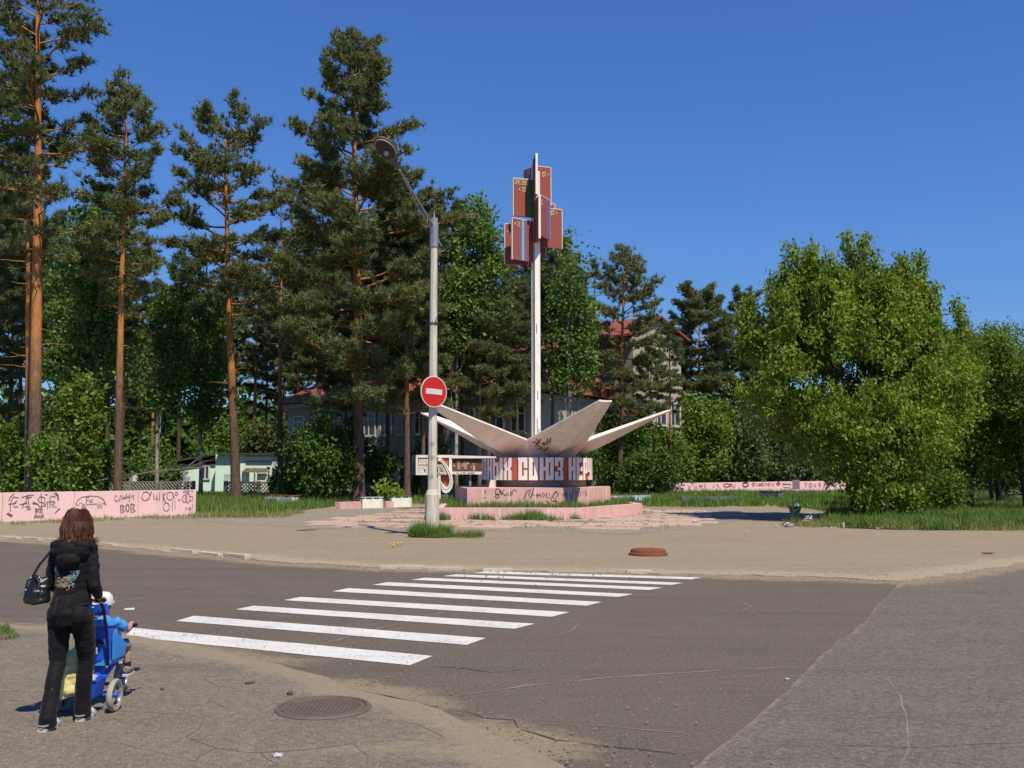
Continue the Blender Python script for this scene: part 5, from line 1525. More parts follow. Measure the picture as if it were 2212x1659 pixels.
def pine(xb, xt, yt, Z, ycrown, prof, wpx, label, seed, nb=60, tufts=1.0, mt=None, mc=None, dead=6, keep=True, dz=0.0, **kw):
    b = at(xb, 1018, Z); top = at(xt, yt, Z); H = top.z
    c0 = at(xt, ycrown, Z).z
    m = Z / FPX
    tr, cr = pine_parts(seed, H, c0, [(f, r * m) for f, r in prof], wpx * m / 2, (top.x - b.x, dz), nb, tufts, dead=dead, **kw)
    place_tree('pine_tree', (b.x, Z, 0), tr, cr, mt or M_barkpine, mc or M_needle, label, 'pine tree', 'pines along the plaza')
    if keep: VAR.append((tr, cr, H))

P_open = [(0, .62), (.2, .95), (.5, 1.0), (.75, .82), (.9, .6), (.97, .42), (1, .2)]
P_dense = [(0, .55), (.12, .9), (.4, 1.0), (.62, .9), (.82, .72), (.93, .56), (1, .24)]
def pr(p, r): return [(a, b * r) for a, b in p]
pine(76, 84, -150, 50, 560, pr(P_open, 150), 30, 'tallest pine at the far left with a thick orange trunk rising out of view', 11, 46, .62, dead=10)
pine(63, 60, 60, 51.5, 420, pr(P_open, 95), 15, 'slender pine trunk directly behind the thick leftmost pine', 12, 40, .9, dead=4)
pine(257, 270, 180, 52, 640, pr(P_dense, 98), 20, 'straight pine with a bare orange trunk second from the left', 13, 58, .85, bias=(3.1, .6, .35))
pine(512, 486, 250, 62, 660, pr(P_open, 138), 22, 'slightly leaning pine with a broad open crown in front of the mint house', 14, 46, .68, bias=(0, .45, .15))
pine(607, 603, 395, 66, 760, pr(P_open, 62), 12, 'thin half dead pine with a spindly top beside the mint house', 15, 26, .45, dead=16, mt=M_barkpine)
pine(776, 766, 92, 58, 880, [(0, 125), (.12, 165), (.3, 190), (.45, 160), (.55, 140), (.62, 112), (.72, 122), (.82, 112), (.9, 98), (.96, 76), (1, 34)], 26, 'tallest dense dark pine behind the white benches in the middle', 16, 108, .95, mc=M_needle, dead=3, bias=(0, .50, .75))
pine(880, 876, 425, 60, 820, pr(P_dense, 112), 15, 'pine with an orange lower trunk just left of the lamp post', 17, 62, 1.1, dead=4)
pine(955, 952, 430, 66, 800, pr(P_dense, 88), 13, 'dark pine rising directly behind the lamp post', 18, 52, 1.0, mc=M_needle2, mt=M_barkdark)
pine(683, 700, 360, 72, 800, pr(P_dense, 98), 13, 'pine with a dark orange trunk left of the tallest middle pine', 19, 60, 1.1, mc=M_needle2, mt=M_barkdark)
pine(1095, 1092, 575, 72, 800, pr(P_open, 62), 10, 'small pine between the lamp post and the monument mast', 20, 40, .9)
pine(1193, 1188, 520, 70, 790, pr(P_dense, 72), 11, 'pine with an orange trunk just right of the monument mast', 21, 48, 1.0)
pine(1240, 1236, 560, 76, 820, pr(P_dense, 55), 10, 'narrow pine left of the roof aerial', 22, 42, .9, mc=M_needle2)
pine(1338, 1352, 540, 74, 900, [(0, 80), (.15, 112), (.35, 105), (.5, 88), (.62, 104), (.78, 84), (.92, 52), (1, 12)], 13, 'open crowned pine in front of the gabled beige building', 23, 52, .62, dead=10, bias=(0, .66, .3))
pine(1508, 1508, 637, 97, 900, pr(P_dense, 100), 12, 'dense pine at the right end of the gabled beige building', 24, 62, 1.2, mt=M_barkpine)
pine(1612, 1606, 640, 100, 920, pr(P_dense, 72), 12, 'dark pine half hidden behind the big maple', 25, 56, 1.15, mc=M_needle2)
pine(-15, -10, 190, 58, 930, pr(P_dense, 110), 16, 'dark dense pine cut by the left edge of the view', 26, 64, 1.0, mc=M_needle2, mt=M_barkdark)

rr = random.Random(77)
def bgpine(x, yt, Z, k, label, grp='background pines'):
    tr, cr, H = VAR[k]
    h = at(x, yt, Z).z; s = h / H
    b = at(x, 1018, Z)
    place_tree('pine_tree', (b.x, Z, 0), tr, cr, None, None, label, 'pine tree', grp, rr.uniform(0, 6.28), (s * rr.uniform(.95, 1.12), s * rr.uniform(.95, 1.12), s))
NEARL = {(838, 64): 'low crowned pine right of the tallest middle pine in front of the beige wall', (915, 63): 'low pine crown just behind the no entry sign', (1000, 66): 'pine between the lamp post and the poplar hiding the red roof', (1055, 64): 'low pine above the left petal of the monument',
         (1120, 66): 'low pine directly left of the monument mast', (745, 66): 'pine trunk close behind the left side of the tallest middle pine', (1150, 80): 'pine crown behind the monument mast', (1275, 80): 'small pine below the roof aerial', (1448, 79): 'open pine in front of the right corner of the gabled building', (1405, 76): 'small pine before the middle of the gabled beige wall'}
BG = ((838, 560, 64, 7), (915, 600, 63, 6), (1000, 560, 66, 8), (1055, 640, 64, 6), (1120, 620, 66, 7), (745, 640, 66, 8), (1150, 560, 80, 6), (1275, 690, 80, 6), (1448, 700, 79, 11), (1405, 760, 76, 9), (120, 470, 82, 7), (-40, 360, 80, 2), (40, 520, 90, 7), (185, 560, 88, 8), (230, 420, 76, 8), (330, 690, 106, 2), (385, 560, 105, 7), (430, 520, 108, 8), (470, 620, 112, 7), (545, 580, 106, 2), (575, 640, 110, 8), (640, 500, 100, 7), (350, 620, 116, 8), (500, 560, 118, 2), (610, 560, 114, 8), (300, 700, 110, 8), (260, 600, 104, 7), (680, 560, 96, 2),
                      (735, 520, 82, 8), (830, 560, 78, 2), (905, 520, 80, 6), (640, 620, 96, 2), (1010, 620, 88, 7), (1055, 660, 92, 8), (1140, 640, 90, 7), (300, 760, 96, 7), (20, 420, 96, 8), (1570, 720, 98, 8), (1460, 730, 99, 7), (1650, 730, 98, 7), (820, 470, 90, 8))
LMK = [(-60, 'view edge'), (76, 'leftmost pine'), (257, 'second bare trunk'), (512, 'leaning pine'), (776, 'tallest middle pine'), (933, 'lamp post'), (1155, 'monument mast'), (1420, 'roof gable'), (1850, 'big maple')]
_rank = {}
for (x, yt, Z, k) in sorted(BG, key=lambda q: min(abs(q[0] - l[0]) for l in LMK)):
    if (x, Z) in NEARL: continue
    lx, ln = min(LMK, key=lambda l: abs(x - l[0])); sd = 'left' if x < lx else 'right'
    if lx == -60: sd = 'right'
    r = _rank.get((ln, sd), 0); _rank[(ln, sd)] = r + 1
    NEARL[(x, Z)] = '%sdark pine in the back row %s of the %s' % (('', 'second ', 'third ', 'fourth ', 'fifth ', 'sixth ')[min(r, 5)], sd, ln) if r else 'nearest dark pine in the back row %s of the %s' % (sd, ln)
for (x, yt, Z, k) in BG:
    bgpine(x, yt, Z, k, NEARL[(x, Z)], 'pines along the plaza' if Z < 81 else 'background pines')

# broad-leaved trees and shrubs: clusters of leaves spread through a lumpy volume
def blob_clusters(rs, ells, n, nscale, thr, shell=0.55, zmin=0.15):
    out = []
    vol = np.array([e[3] * e[4] * e[5] for e in ells]) ** (2 / 3.); vol = vol / vol.sum()
    tries = 0
    while len(out) < n and tries < n * 8:
        tries += 1
        e = ells[rs.choice(len(ells), p=vol)]
        d = unit(rs.normal(0, 1, 3)); r = rs.uniform(shell, 1.0) ** .6
        p = np.array(e[:3]) + d * r * np.array(e[3:6])
        if p[2] < zmin: continue
        if noise.fractal(Vector(p * nscale) + Vector((seed_off[0], 0, 0)), .8, 2, 2) < thr: continue
        out.append(p)
    return np.array(out)
seed_off = [0.0]
def broadleaf(name, loc, ells, ncl, nlf, spread, L, W, mt, mc, label, cat, group, seed, trunk=True, stems=1, thr=-.18, nscale=.55, droop=.35, shoots=0, tr=.16, split=.25, shell=.5, zmin=.15, limbs=40, shoot_h=1.4):
    rs = np.random.RandomState(seed); seed_off[0] = seed * 3.3
    C = blob_clusters(rs, ells, ncl, nscale, thr, shell, zmin)
    top = max(e[2] + e[5] for e in ells)
    pts = [C + 0]
    mb = MB()
    if shoots:
        up = C[C[:, 2] > np.percentile(C[:, 2], 62)]
        idx = rs.choice(len(up), shoots, replace=True)
        ext = []
        for i in idx:
            b = up[i]; h = rs.uniform(.5, 1.0) * shoot_h; ln = rs.normal(0, .13, 2)
            k = int(h / .16) + 2
            for j in range(k):
                f = j / k
                ext.append(b + np.array([ln[0] * f * h, ln[1] * f * h, f * h]) + rs.normal(0, .05, 3))
            mb.tube([b - np.array([0, 0, .5]), b + np.array([ln[0] * h, ln[1] * h, h])], [.018, .006], 4, False)
        pts.append(np.array(ext))
    Cc = np.concatenate(pts)
    P = np.repeat(Cc, nlf, 0) + rs.normal(0, 1, (len(Cc) * nlf, 3)) * np.array([spread, spread, spread * .75])
    if shoots:
        n0 = len(C) * nlf
        P[n0:] = np.repeat(pts[1], nlf, 0) + rs.normal(0, .13, (len(pts[1]) * nlf, 3))
    P = P[P[:, 2] > .03]
    crown = leaf_mesh('crown', P, L, W, rs, droop)
    H = top
    for s in range(stems):
        a = 2 * math.pi * s / stems + rs.uniform(0, 1)
        sp = 0 if stems == 1 else .12 * stems ** .5
        base = np.array([math.cos(a) * sp, math.sin(a) * sp, 0])
        lean_ = np.array([math.cos(a), math.sin(a), 0]) * (H * .12 if stems > 1 else 0) + rs.normal(0, .25, 3) * np.array([1, 1, 0])
        def ax(t): return base + lean_ * t ** 1.3 + np.array([0, 0, H * .85 * t])
        tt = np.linspace(0, 1, 9)
        mb.tube([ax(t) - (np.array([0, 0, .1]) if t == 0 else 0) for t in tt], [tr * (1 - .88 * t) * (1.25 if t == 0 else 1) / stems ** .4 for t in tt], 8)
        for i in range(max(4, limbs // stems)):
            q = C[rs.randint(len(C))]
            t0 = np.clip(rs.uniform(split, .8) * min(1, (q[2] / (H * .8)) + .05), .05, .85)
            p0 = ax(t0); mid = (p0 + q) / 2 + np.array([0, 0, -.08 * np.linalg.norm(q - p0) + .1])
            r = tr * (1 - .8 * t0) * .35 / stems ** .3
            mb.tube([p0, mid, q], [r, r * .6, r * .15], 5, False)
    trunk_me = mb.mesh('trunk', (0, 0, 0), True)
    t = thing(name, loc, label, cat, group)
    for nm, me, m in (('trunk' if trunk else 'stems', trunk_me, mt), ('crown' if trunk else 'foliage', crown, mc)):
        me.materials.append(m)
        o = bpy.data.objects.new(nm, me); COL.objects.link(o); o.parent = t
        if me is crown: o['kind'] = 'stuff'
    return t, trunk_me, crown
# the big maple on the right
mz = 38.5
mx = at(1850, 1018, mz).x
broadleaf('maple_tree', (mx, mz, .05), [(-.3, 0, 5.2, 3.9, 3.6, 3.3), (.2, .2, 7.2, 2.7, 2.6, 2.6), (-2.6, .2, 5.6, 2.0, 2.4, 2.2), (2.6, .4, 5.2, 2.6, 2.6, 2.7), (.2, -1.0, 3.2, 3.1, 2.6, 2.0), (.3, -1.5, 1.3, 1.5, 1.3, 1.0), (-1.4, 0, 7.5, 1.5, 1.6, 1.6), (1.7, .2, 7.2, 1.7, 1.7, 1.7)],
          2500, 23, .19, .205, .092, M_barkgrey, M_maple, 'big bushy bright green maple at the right behind the litter bin', 'tree', 'maples on the right', 5, True, 4, .06, 1.0, .8, 210, .20, .12, .42, .25, 110, 2.4)
def simple(name, x, Z, w, h, label, cat, mc, seed, grp, z0=0.0, L=.16, W=.08, dens=1.0, tr=.10, stems=3, mt=None, trunk=True, shoots=0, thr=-.15, lobes=4, shell=.45, depth=.8, nlf=22, spread=.24):
    rs = np.random.RandomState(seed)
    ells = [(0, 0, z0 + (h - z0) * .5, w * .42, w * .42 * depth, (h - z0) * .46)]
    for k in range(lobes):
        a = rs.uniform(0, 6.28); f = rs.uniform(.25, .8)
        ells.append((math.cos(a) * w * .24, math.sin(a) * w * .24 * depth, z0 + (h - z0) * f, w * rs.uniform(.18, .28), w * rs.uniform(.18, .28) * depth, (h - z0) * rs.uniform(.16, .24)))
    n = int(dens * 26 * (w * h) ** .95 / (spread / .28) ** 1.3)
    X = at(x, 1018, Z).x
    return broadleaf(name, (X, Z, .04), ells, n, nlf, spread, L, W, mt or M_barkgrey, mc, label, cat, grp, seed, trunk, stems, thr, .6 if mt is None else .85, .35, shoots, tr, .15, shell, .12, 26 if mt is None else 10)
simple('maple_tree', 2085, 45.5, 9.2, 8.9, 'rounded olive green maple touching the right side of the big maple', 'tree', M_maple2, 31, 'maples on the right', .9, shoots=30, tr=.16, stems=3)
simple('maple_tree', 2225, 44, 7.6, 8.8, 'olive green maple cut by the right edge of the view', 'tree', M_maple2, 32, 'maples on the right', 1.2, shoots=24, tr=.16, stems=3)
simple('maple_tree', 2150, 56, 8.5, 8.5, 'maple standing behind the gap at the far right', 'tree', M_maple2, 33, 'maples on the right', 1.3, tr=.16, stems=3)
simple('maple_tree', 1960, 58, 9, 7.5, 'maple in the shade directly behind the big maple', 'tree', M_shrub, 34, 'maples on the right', 1.0, tr=.16, stems=3)
simple('maple_tree', 2330, 62, 9, 9, 'maple beyond the right edge closing the row behind the lawn', 'tree', M_maple2, 35, 'maples on the right', 1.0, tr=.16, stems=3)
simple('shrub', 1935, 37.5, 2.2, 1.8, 'bright low maple sucker right of the big maple trunk on the lawn', 'shrub', M_maple, 36, 'shrubs round the plaza', 0, L=.17, W=.08, tr=.04, trunk=False)
simple('shrub', 2035, 41.5, 2.4, 2.1, 'rounded low shrub on the lawn under the olive maple', 'shrub', M_shrub, 37, 'shrubs round the plaza', 0, tr=.04, trunk=False)

# birches and poplars
for (x, yt, Z, wpx, mc, y0, seed, lab) in ((200, 330, 57, 175, M_birchleaf, 980, 41, 'tall green birch between the first two orange pine trunks'), (140, 440, 66, 150, M_birchleaf, 990, 42, 'birch behind the thick leftmost pine'),
                                 (340, 620, 66, 120, M_birchleaf, 960, 43, 'leafy birch right of the second bare pine trunk'), (435, 600, 70, 115, M_birchleaf, 960, 44, 'bright green birch behind the leaning pine'),
                                 (1035, 392, 64.5, 135, M_birchleaf, 860, 45, 'tall pale green poplar left of the mast behind the monument'), (1235, 478, 66, 112, M_birchleaf, 890, 46, 'pale green poplar right of the flag panels'), (985, 480, 64, 70, M_birchleaf, 850, 47, 'narrow poplar just right of the lamp post top')):
    h = at(x, yt, Z).z; w = wpx * Z / FPX; z0 = at(x, y0, Z).z
    simple('birch_tree', x, Z, w, h, lab, 'tree', mc, seed, 'birches among the pines', z0, L=.29, W=.19, dens=.60, tr=.15, stems=1, mt=M_birch, shoots=0, thr=.09, lobes=10, shell=.35, nlf=12, spread=.36)
# shrubs
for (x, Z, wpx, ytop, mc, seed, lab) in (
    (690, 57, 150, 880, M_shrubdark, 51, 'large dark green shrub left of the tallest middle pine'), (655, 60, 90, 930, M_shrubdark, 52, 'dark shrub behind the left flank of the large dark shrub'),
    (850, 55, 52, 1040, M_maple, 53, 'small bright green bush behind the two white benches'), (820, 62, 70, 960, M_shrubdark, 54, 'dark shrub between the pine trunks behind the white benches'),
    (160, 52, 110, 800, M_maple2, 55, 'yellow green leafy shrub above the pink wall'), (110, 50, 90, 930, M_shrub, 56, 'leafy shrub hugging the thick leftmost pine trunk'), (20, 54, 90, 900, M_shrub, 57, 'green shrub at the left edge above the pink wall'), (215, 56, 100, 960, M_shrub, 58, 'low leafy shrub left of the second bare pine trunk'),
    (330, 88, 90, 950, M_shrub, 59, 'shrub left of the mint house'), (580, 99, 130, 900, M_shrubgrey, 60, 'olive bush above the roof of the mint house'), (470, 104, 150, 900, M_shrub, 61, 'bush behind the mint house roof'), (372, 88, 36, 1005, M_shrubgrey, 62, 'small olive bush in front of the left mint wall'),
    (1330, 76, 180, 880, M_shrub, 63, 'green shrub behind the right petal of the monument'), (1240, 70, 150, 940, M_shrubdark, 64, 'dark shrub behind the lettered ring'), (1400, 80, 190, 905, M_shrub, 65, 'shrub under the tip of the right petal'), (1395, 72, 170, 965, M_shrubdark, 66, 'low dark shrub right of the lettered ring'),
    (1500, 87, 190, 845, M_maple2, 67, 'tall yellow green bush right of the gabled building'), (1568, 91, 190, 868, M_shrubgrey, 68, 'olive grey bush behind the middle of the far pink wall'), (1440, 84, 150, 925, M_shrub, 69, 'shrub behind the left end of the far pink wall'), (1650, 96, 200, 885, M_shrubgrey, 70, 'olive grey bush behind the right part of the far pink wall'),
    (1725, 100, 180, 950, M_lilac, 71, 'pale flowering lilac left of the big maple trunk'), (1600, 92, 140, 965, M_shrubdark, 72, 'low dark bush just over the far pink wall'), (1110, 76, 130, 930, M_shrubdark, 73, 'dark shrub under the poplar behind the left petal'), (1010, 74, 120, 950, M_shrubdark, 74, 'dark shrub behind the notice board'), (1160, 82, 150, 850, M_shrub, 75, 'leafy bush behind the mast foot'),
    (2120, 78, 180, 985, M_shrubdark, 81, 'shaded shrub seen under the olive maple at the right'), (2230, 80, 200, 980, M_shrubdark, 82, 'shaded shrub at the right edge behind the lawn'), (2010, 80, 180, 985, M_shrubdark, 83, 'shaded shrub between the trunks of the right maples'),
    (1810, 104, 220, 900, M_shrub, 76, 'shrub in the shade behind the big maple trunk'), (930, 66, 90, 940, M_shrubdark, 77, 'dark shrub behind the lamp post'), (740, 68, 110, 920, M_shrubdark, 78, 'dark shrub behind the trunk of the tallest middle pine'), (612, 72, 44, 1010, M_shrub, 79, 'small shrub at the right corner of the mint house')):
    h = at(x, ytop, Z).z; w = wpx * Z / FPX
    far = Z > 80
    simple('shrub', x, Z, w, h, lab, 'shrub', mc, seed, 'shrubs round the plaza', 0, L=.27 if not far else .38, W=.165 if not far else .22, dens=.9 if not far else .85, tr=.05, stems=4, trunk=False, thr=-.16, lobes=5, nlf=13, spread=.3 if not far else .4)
# far wood closing the view
def wood():
    rs = np.random.RandomState(5); Cs = []
    for x in range(-1500, 3800, 46):
        Z = 150 + rs.uniform(-14, 14)
        X = at(x, 1018, Z).x; h = rs.uniform(11, 17) if x < 1500 else rs.uniform(7, 10)
        n = 160
        q = unit(rs.normal(0, 1, (n, 3))) * rs.uniform(.4, 1, (n, 1)) * np.array([4.2, 3, h * .5]) + np.array([X, Z, h * .5])
        Cs.append(q)
    C = np.concatenate(Cs); C = C[C[:, 2] > .2]
    P = np.repeat(C, 4, 0) + rs.normal(0, .5, (len(C) * 4, 3))
    return leaf_mesh('far_wood', P, 1.5, 1.0, rs, .2)
o = link('far_wood', wood(), M_shrubdark); tag(o, 'dark mass of distant woodland behind the buildings', 'woodland', kind='stuff')
# fallen branch
M_twig = pmat('dry_twig', (0.26, 0.21, 0.16), None, 4, .9, .2, 20)
fb_ = thing('fallen_branch', at(170, 1040, 54), 'long dry fallen branch lying behind the pink wall', 'branch')
mb = MB(); pts = [at(150, 1052, 54), at(230, 1035, 54), at(310, 1022, 54.5), at(400, 1013, 55), at(470, 1005, 55)]; mb.tube(pts, [.05, .045, .035, .022, .008], 6); mb.build('stem', M_twig, fb_)
rs0 = random.Random(3); mb = MB()
for k in range(22):
    a = rs0.choice(pts[:4]); b = a + Vector((rs0.uniform(.2, 2.6), rs0.uniform(-.6, .6), rs0.uniform(-.3, 1.6))); m_ = (a + b) / 2 + Vector((0, 0, rs0.uniform(-.1, .3)))
    mb.tube([a, m_, b], [.018, .012, .004], 4, False)
o = mb.build('twigs', M_twig, fb_); o['kind'] = 'stuff'

# ------------------------------------------------------------------ grass
def grass(name, label, poly, n, h0, h1, mat, z=.05, clump=.8, thr=-.2, avoid=None, seed=0, w=.016, edge=None):
    rs = np.random.RandomState(seed + 100)
    L = np.array([(p[0], p[1]) for p in poly]); lo, hi = L.min(0), L.max(0)
    P = rs.uniform(lo, hi, (int(n * 2.2), 2)); P = P[inside(P, poly)]
    if avoid is not None: P = P[~inside(P, avoid)]
    keep = np.array([noise.fractal(Vector((p[0] * clump + seed, p[1] * clump, 0)), .7, 2, 3) for p in P])
    hm = np.clip(.75 + keep * .7, .3, 1.5)
    P, hm = P[keep > thr][:n], hm[keep > thr][:n]
    m = len(P)
    h = rs.uniform(h0, h1, m) * hm
    d = rs.normal(0, .32, (m, 2)) * h[:, None]
    a = rs.uniform(0, 6.28, m); wv = w * rs.uniform(.6, 1.3, m)
    sx, sy = np.cos(a) * wv, np.sin(a) * wv
    zz = np.full(m, z)
    V = np.stack([np.stack([P[:, 0] - sx, P[:, 1] - sy, zz], 1), np.stack([P[:, 0] + sx, P[:, 1] + sy, zz], 1),
                  np.stack([P[:, 0] + d[:, 0], P[:, 1] + d[:, 1], zz + h], 1)], 1).reshape(-1, 3)
    o = link(name, np_mesh(name, V, np.arange(len(V)).reshape(-1, 3)), mat)
    tag(o, label, 'grass', kind='stuff')
def near(poly, zmax): return poly
rv = [G(1775, 1128, .05), G(1830, 1139, .05), G(2000, 1144, .05), G(2212, 1143, .05), G(2330, 1142, .05), G(2330, 1108, .05), G(2000, 1106, .05), G(1800, 1108, .05)]
grass('tall_grass', 'tall green grass along the right verge under the maples', rv, 42000, .18, .48, M_grass, seed=1, w=.02)
rv2 = [G(1800, 1108, .05), G(2330, 1109, .05), (36, 75), (18, 75)]
grass('tall_grass', 'shaded lawn grass beneath the row of maples', rv2, 26000, .2, .5, M_grass, seed=2, w=.03)
lv = [G(423, 1108, .05), G(520, 1111, .05), G(600, 1110, .05), G(640, 1102, .05), G(730, 1092, .05), G(780, 1086, .05), (-8.5, 72), (-28, 72), (-25, 48)]
grass('tall_grass', 'lush grass between the pink wall and the white benches', lv, 46000, .22, .55, M_grass, seed=3, w=.028)
cv = [G(1395, 1094, .05), G(1500, 1096, .05), G(1660, 1093, .05), G(1780, 1104, .05), G(1800, 1080, .05), (30, 84), (5, 84), (4.5, 62), G(1390, 1084, .05)]
grass('tall_grass', 'rough grass around the benches and kerbs right of the monument', cv, 40000, .2, .5, M_grass, seed=4, w=.03, thr=-.1)
bv = [(-10, 57), (4, 55), (4, 72), (-11, 72)]
grass('tall_grass', 'grass round the notice board legs', bv, 12000, .2, .45, M_grass, seed=5, w=.03)
inn = [(p[0] + (0.9 - p[0]) * 0.08, p[1] + (45 - p[1]) * 0.06) for p in planter_plan]
grass('planter_grass', 'grass and weeds growing in the pink planter below the plinth', inn, 11000, .12, .40, M_grass, z=.40, avoid=plinth, seed=6, w=.018, thr=-.25)
for k, (x, y, r, hh) in enumerate(((1075, 1095, .55, .75), (1310, 1093, .5, .75), (1040, 1100, .6, .5))):
    p = G(x, y + 16, .05); c = [(p.x + r * math.cos(t), p.y + r * .6 * math.sin(t)) for t in np.linspace(0, 6.28, 12)[:-1]]
    grass('weed_clump', ['tallest weed clump in front of the pink planter below the ring', 'weed clump at the right corner of the pink planter', 'weeds left of the tallest clump before the pink planter'][k], c, 1500, hh * .5, hh, M_grass, seed=20 + k, w=.014, thr=-9)
fr_ = [(-3.4, 38.0), (2.6, 37.9), (2.7, 38.9), (-3.0, 39.1)]
grass('tall_grass', 'fringe of grass along the foot of the pink planter', fr_, 2600, .08, .4, M_grass, seed=8, thr=-.05, w=.015)
p = LP
def ringp(c, rx, ry, n=14): return [(c[0] + rx * math.cos(t), c[1] + ry * math.sin(t)) for t in np.linspace(0, 6.283, n + 1)[:-1]]
grass('grass_tuft', 'thick grass tuft round the foot of the lamp post', ringp((LP.x - .05, LP.y - .12), .62, .32), 2600, .28, .62, M_grass, z=.045, seed=9, thr=-9, w=.009)
grass('grass_tuft', 'thin low grass spreading right of the lamp post foot', ringp((LP.x + .7, LP.y - .35), .85, .25), 1100, .06, .26, M_grass, z=.045, seed=10, thr=-.2, w=.009)
grass('grass_patch', 'small patch of grass at the near left edge of the sidewalk', [G(-120, 1362), G(15, 1358), G(42, 1378), G(22, 1402), G(-120, 1420)], 2600, .03, .10, M_grass, z=.022, seed=11, thr=-.1, w=.006)
grass('dry_grass', 'thin dry grass along the foot of the near pink wall', [G(0, 1128, .05), G(423, 1113, .05), G(430, 1120, .05), G(300, 1122, .05), G(0, 1136, .05)], 3600, .04, .22, M_drygrass, seed=12, thr=.02, w=.012)
grass('paving_weeds', 'weeds growing in the joints of the pink paving', plaza_poly, 5000, .04, .15, M_grass, z=.02, seed=13, clump=1.9, thr=.2, avoid=planter_plan, w=.014)
grass('dry_grass', 'dry grass fringe between lawn and dusty verge', [G(1690, 1136, .05), G(1830, 1141, .05), G(2212, 1146, .05), G(2212, 1140, .05), G(1830, 1134, .05), G(1690, 1130, .05)], 6000, .06, .3, M_drygrass, seed=14, thr=-.15, w=.012)
grass('dry_grass', 'patchy dry grass along the gravel in front of the left lawn', [G(423, 1112, .05), G(600, 1112, .05), G(640, 1104, .05), G(660, 1108, .05), G(610, 1118, .05), G(423, 1118, .05)], 3500, .06, .3, M_drygrass, seed=15, thr=-.1, w=.013)
for i, (x, y) in enumerate(((842, 1181), (850, 1180), (858, 1181), (848, 1183), (864, 1179))):
    p = G(x, y, .045); mb = MB(); mb.tube([p, p + Vector((0.01, 0, .05 + .01 * (i % 3)))], .006, 4); t = thing('dandelion', p, 'yellow dandelion blooming on the verge left of the lamp post foot', 'flower', 'dandelions by the lamp post')
    mb.build('stalk', M_grass, t); mb = MB(); mb.ell(p + Vector((.01, 0, .06 + .01 * (i % 3))), (.035, .035, .02), 9, 5); mb.build('flower_head', M_dandelion, t)
for i, (x, y) in enumerate(((1139, 1113), (1134, 1114), (1555, 1062))):
    p = G(x, y, .05) if i < 2 else at(1503, 1082, 60); p.z = .05
    t = thing('dandelion', p, 'yellow dandelion near the planter foot' if i < 2 else 'single yellow dandelion above the slate blue kerb', 'flower', 'dandelions on the plaza' if i < 2 else None)
    mb = MB(); hgt = .14 if i < 2 else .5; mb.tube([p, p + Vector((0, 0, hgt))], .008, 4); mb.build('stalk', M_grass, t); mb = MB(); mb.ell(p + Vector((0, 0, hgt)), (.06, .06, .035), 9, 5); mb.build('flower_head', M_dandelion, t)

# ------------------------------------------------------------------ woman with stroller
M_skin = pmat('skin', (0.56, 0.33, 0.23), (0.50, 0.28, 0.19), 6, 0.55, 0.05, 60, 0.35)
M_hair = None
def hairmat():
    m, nt, b = _new('brown_hair')
    f = nz(nt, coords(nt, (1, 1, 0.35)), 22, 3, 0.5)
    nt.links.new(ramp(nt, f, [(0.3, (0.030, 0.011, 0.006)), (0.7, (0.085, 0.030, 0.015))]), b.inputs['Base Color'])
    b.inputs['Roughness'].default_value = 0.75
    return m
M_hair = hairmat()
def strandmat():
    m, nt, b = _new('hair_strand')
    g = nt.nodes.new('ShaderNodeNewGeometry')
    nt.links.new(ramp(nt, g.outputs['Random Per Island'], [(0.0, (0.022, 0.008, 0.005)), (0.6, (0.07, 0.024, 0.012)), (1.0, (0.17, 0.07, 0.032))]), b.inputs['Base Color'])
    b.inputs['Roughness'].default_value = 0.42
    return m
M_strand = strandmat()
M_velour = pmat('black_velour', (0.0045, 0.004, 0.006), (0.009, 0.0075, 0.010), 9, 0.75, 0.3, 60, 0.2)
for n_ in M_velour.node_tree.nodes:
    if n_.type == 'BSDF_PRINCIPLED':
        n_.inputs['Sheen Weight'].default_value = 0.05; n_.inputs['Sheen Roughness'].default_value = 0.5
M_leather = pmat('black_leather', (0.009, 0.009, 0.010), (0.018, 0.017, 0.018), 8, 0.32, 0.25, 50, 0.55)
M_silver = pmat('silver', (0.60, 0.58, 0.55), (0.48, 0.46, 0.44), 8, 0.3, 0, spec=.6, metal=.6)
M_sole = pmat('sandal_sole', (0.62, 0.60, 0.58), (0.5, 0.48, 0.46), 8, 0.5, 0)
M_teal = pmat('sequin_teal', (0.22, 0.36, 0.34), (0.14, 0.25, 0.27), 30, 0.4, 0)
M_sandseq = pmat('sequin_gold', (0.42, 0.34, 0.23), (0.28, 0.22, 0.15), 30, 0.4, 0)
M_eye = pmat('eye', (0.03, 0.02, 0.015), None, 5, .2, 0)
M_lip = pmat('lip', (0.42, 0.14, 0.11), None, 5, .5, 0)

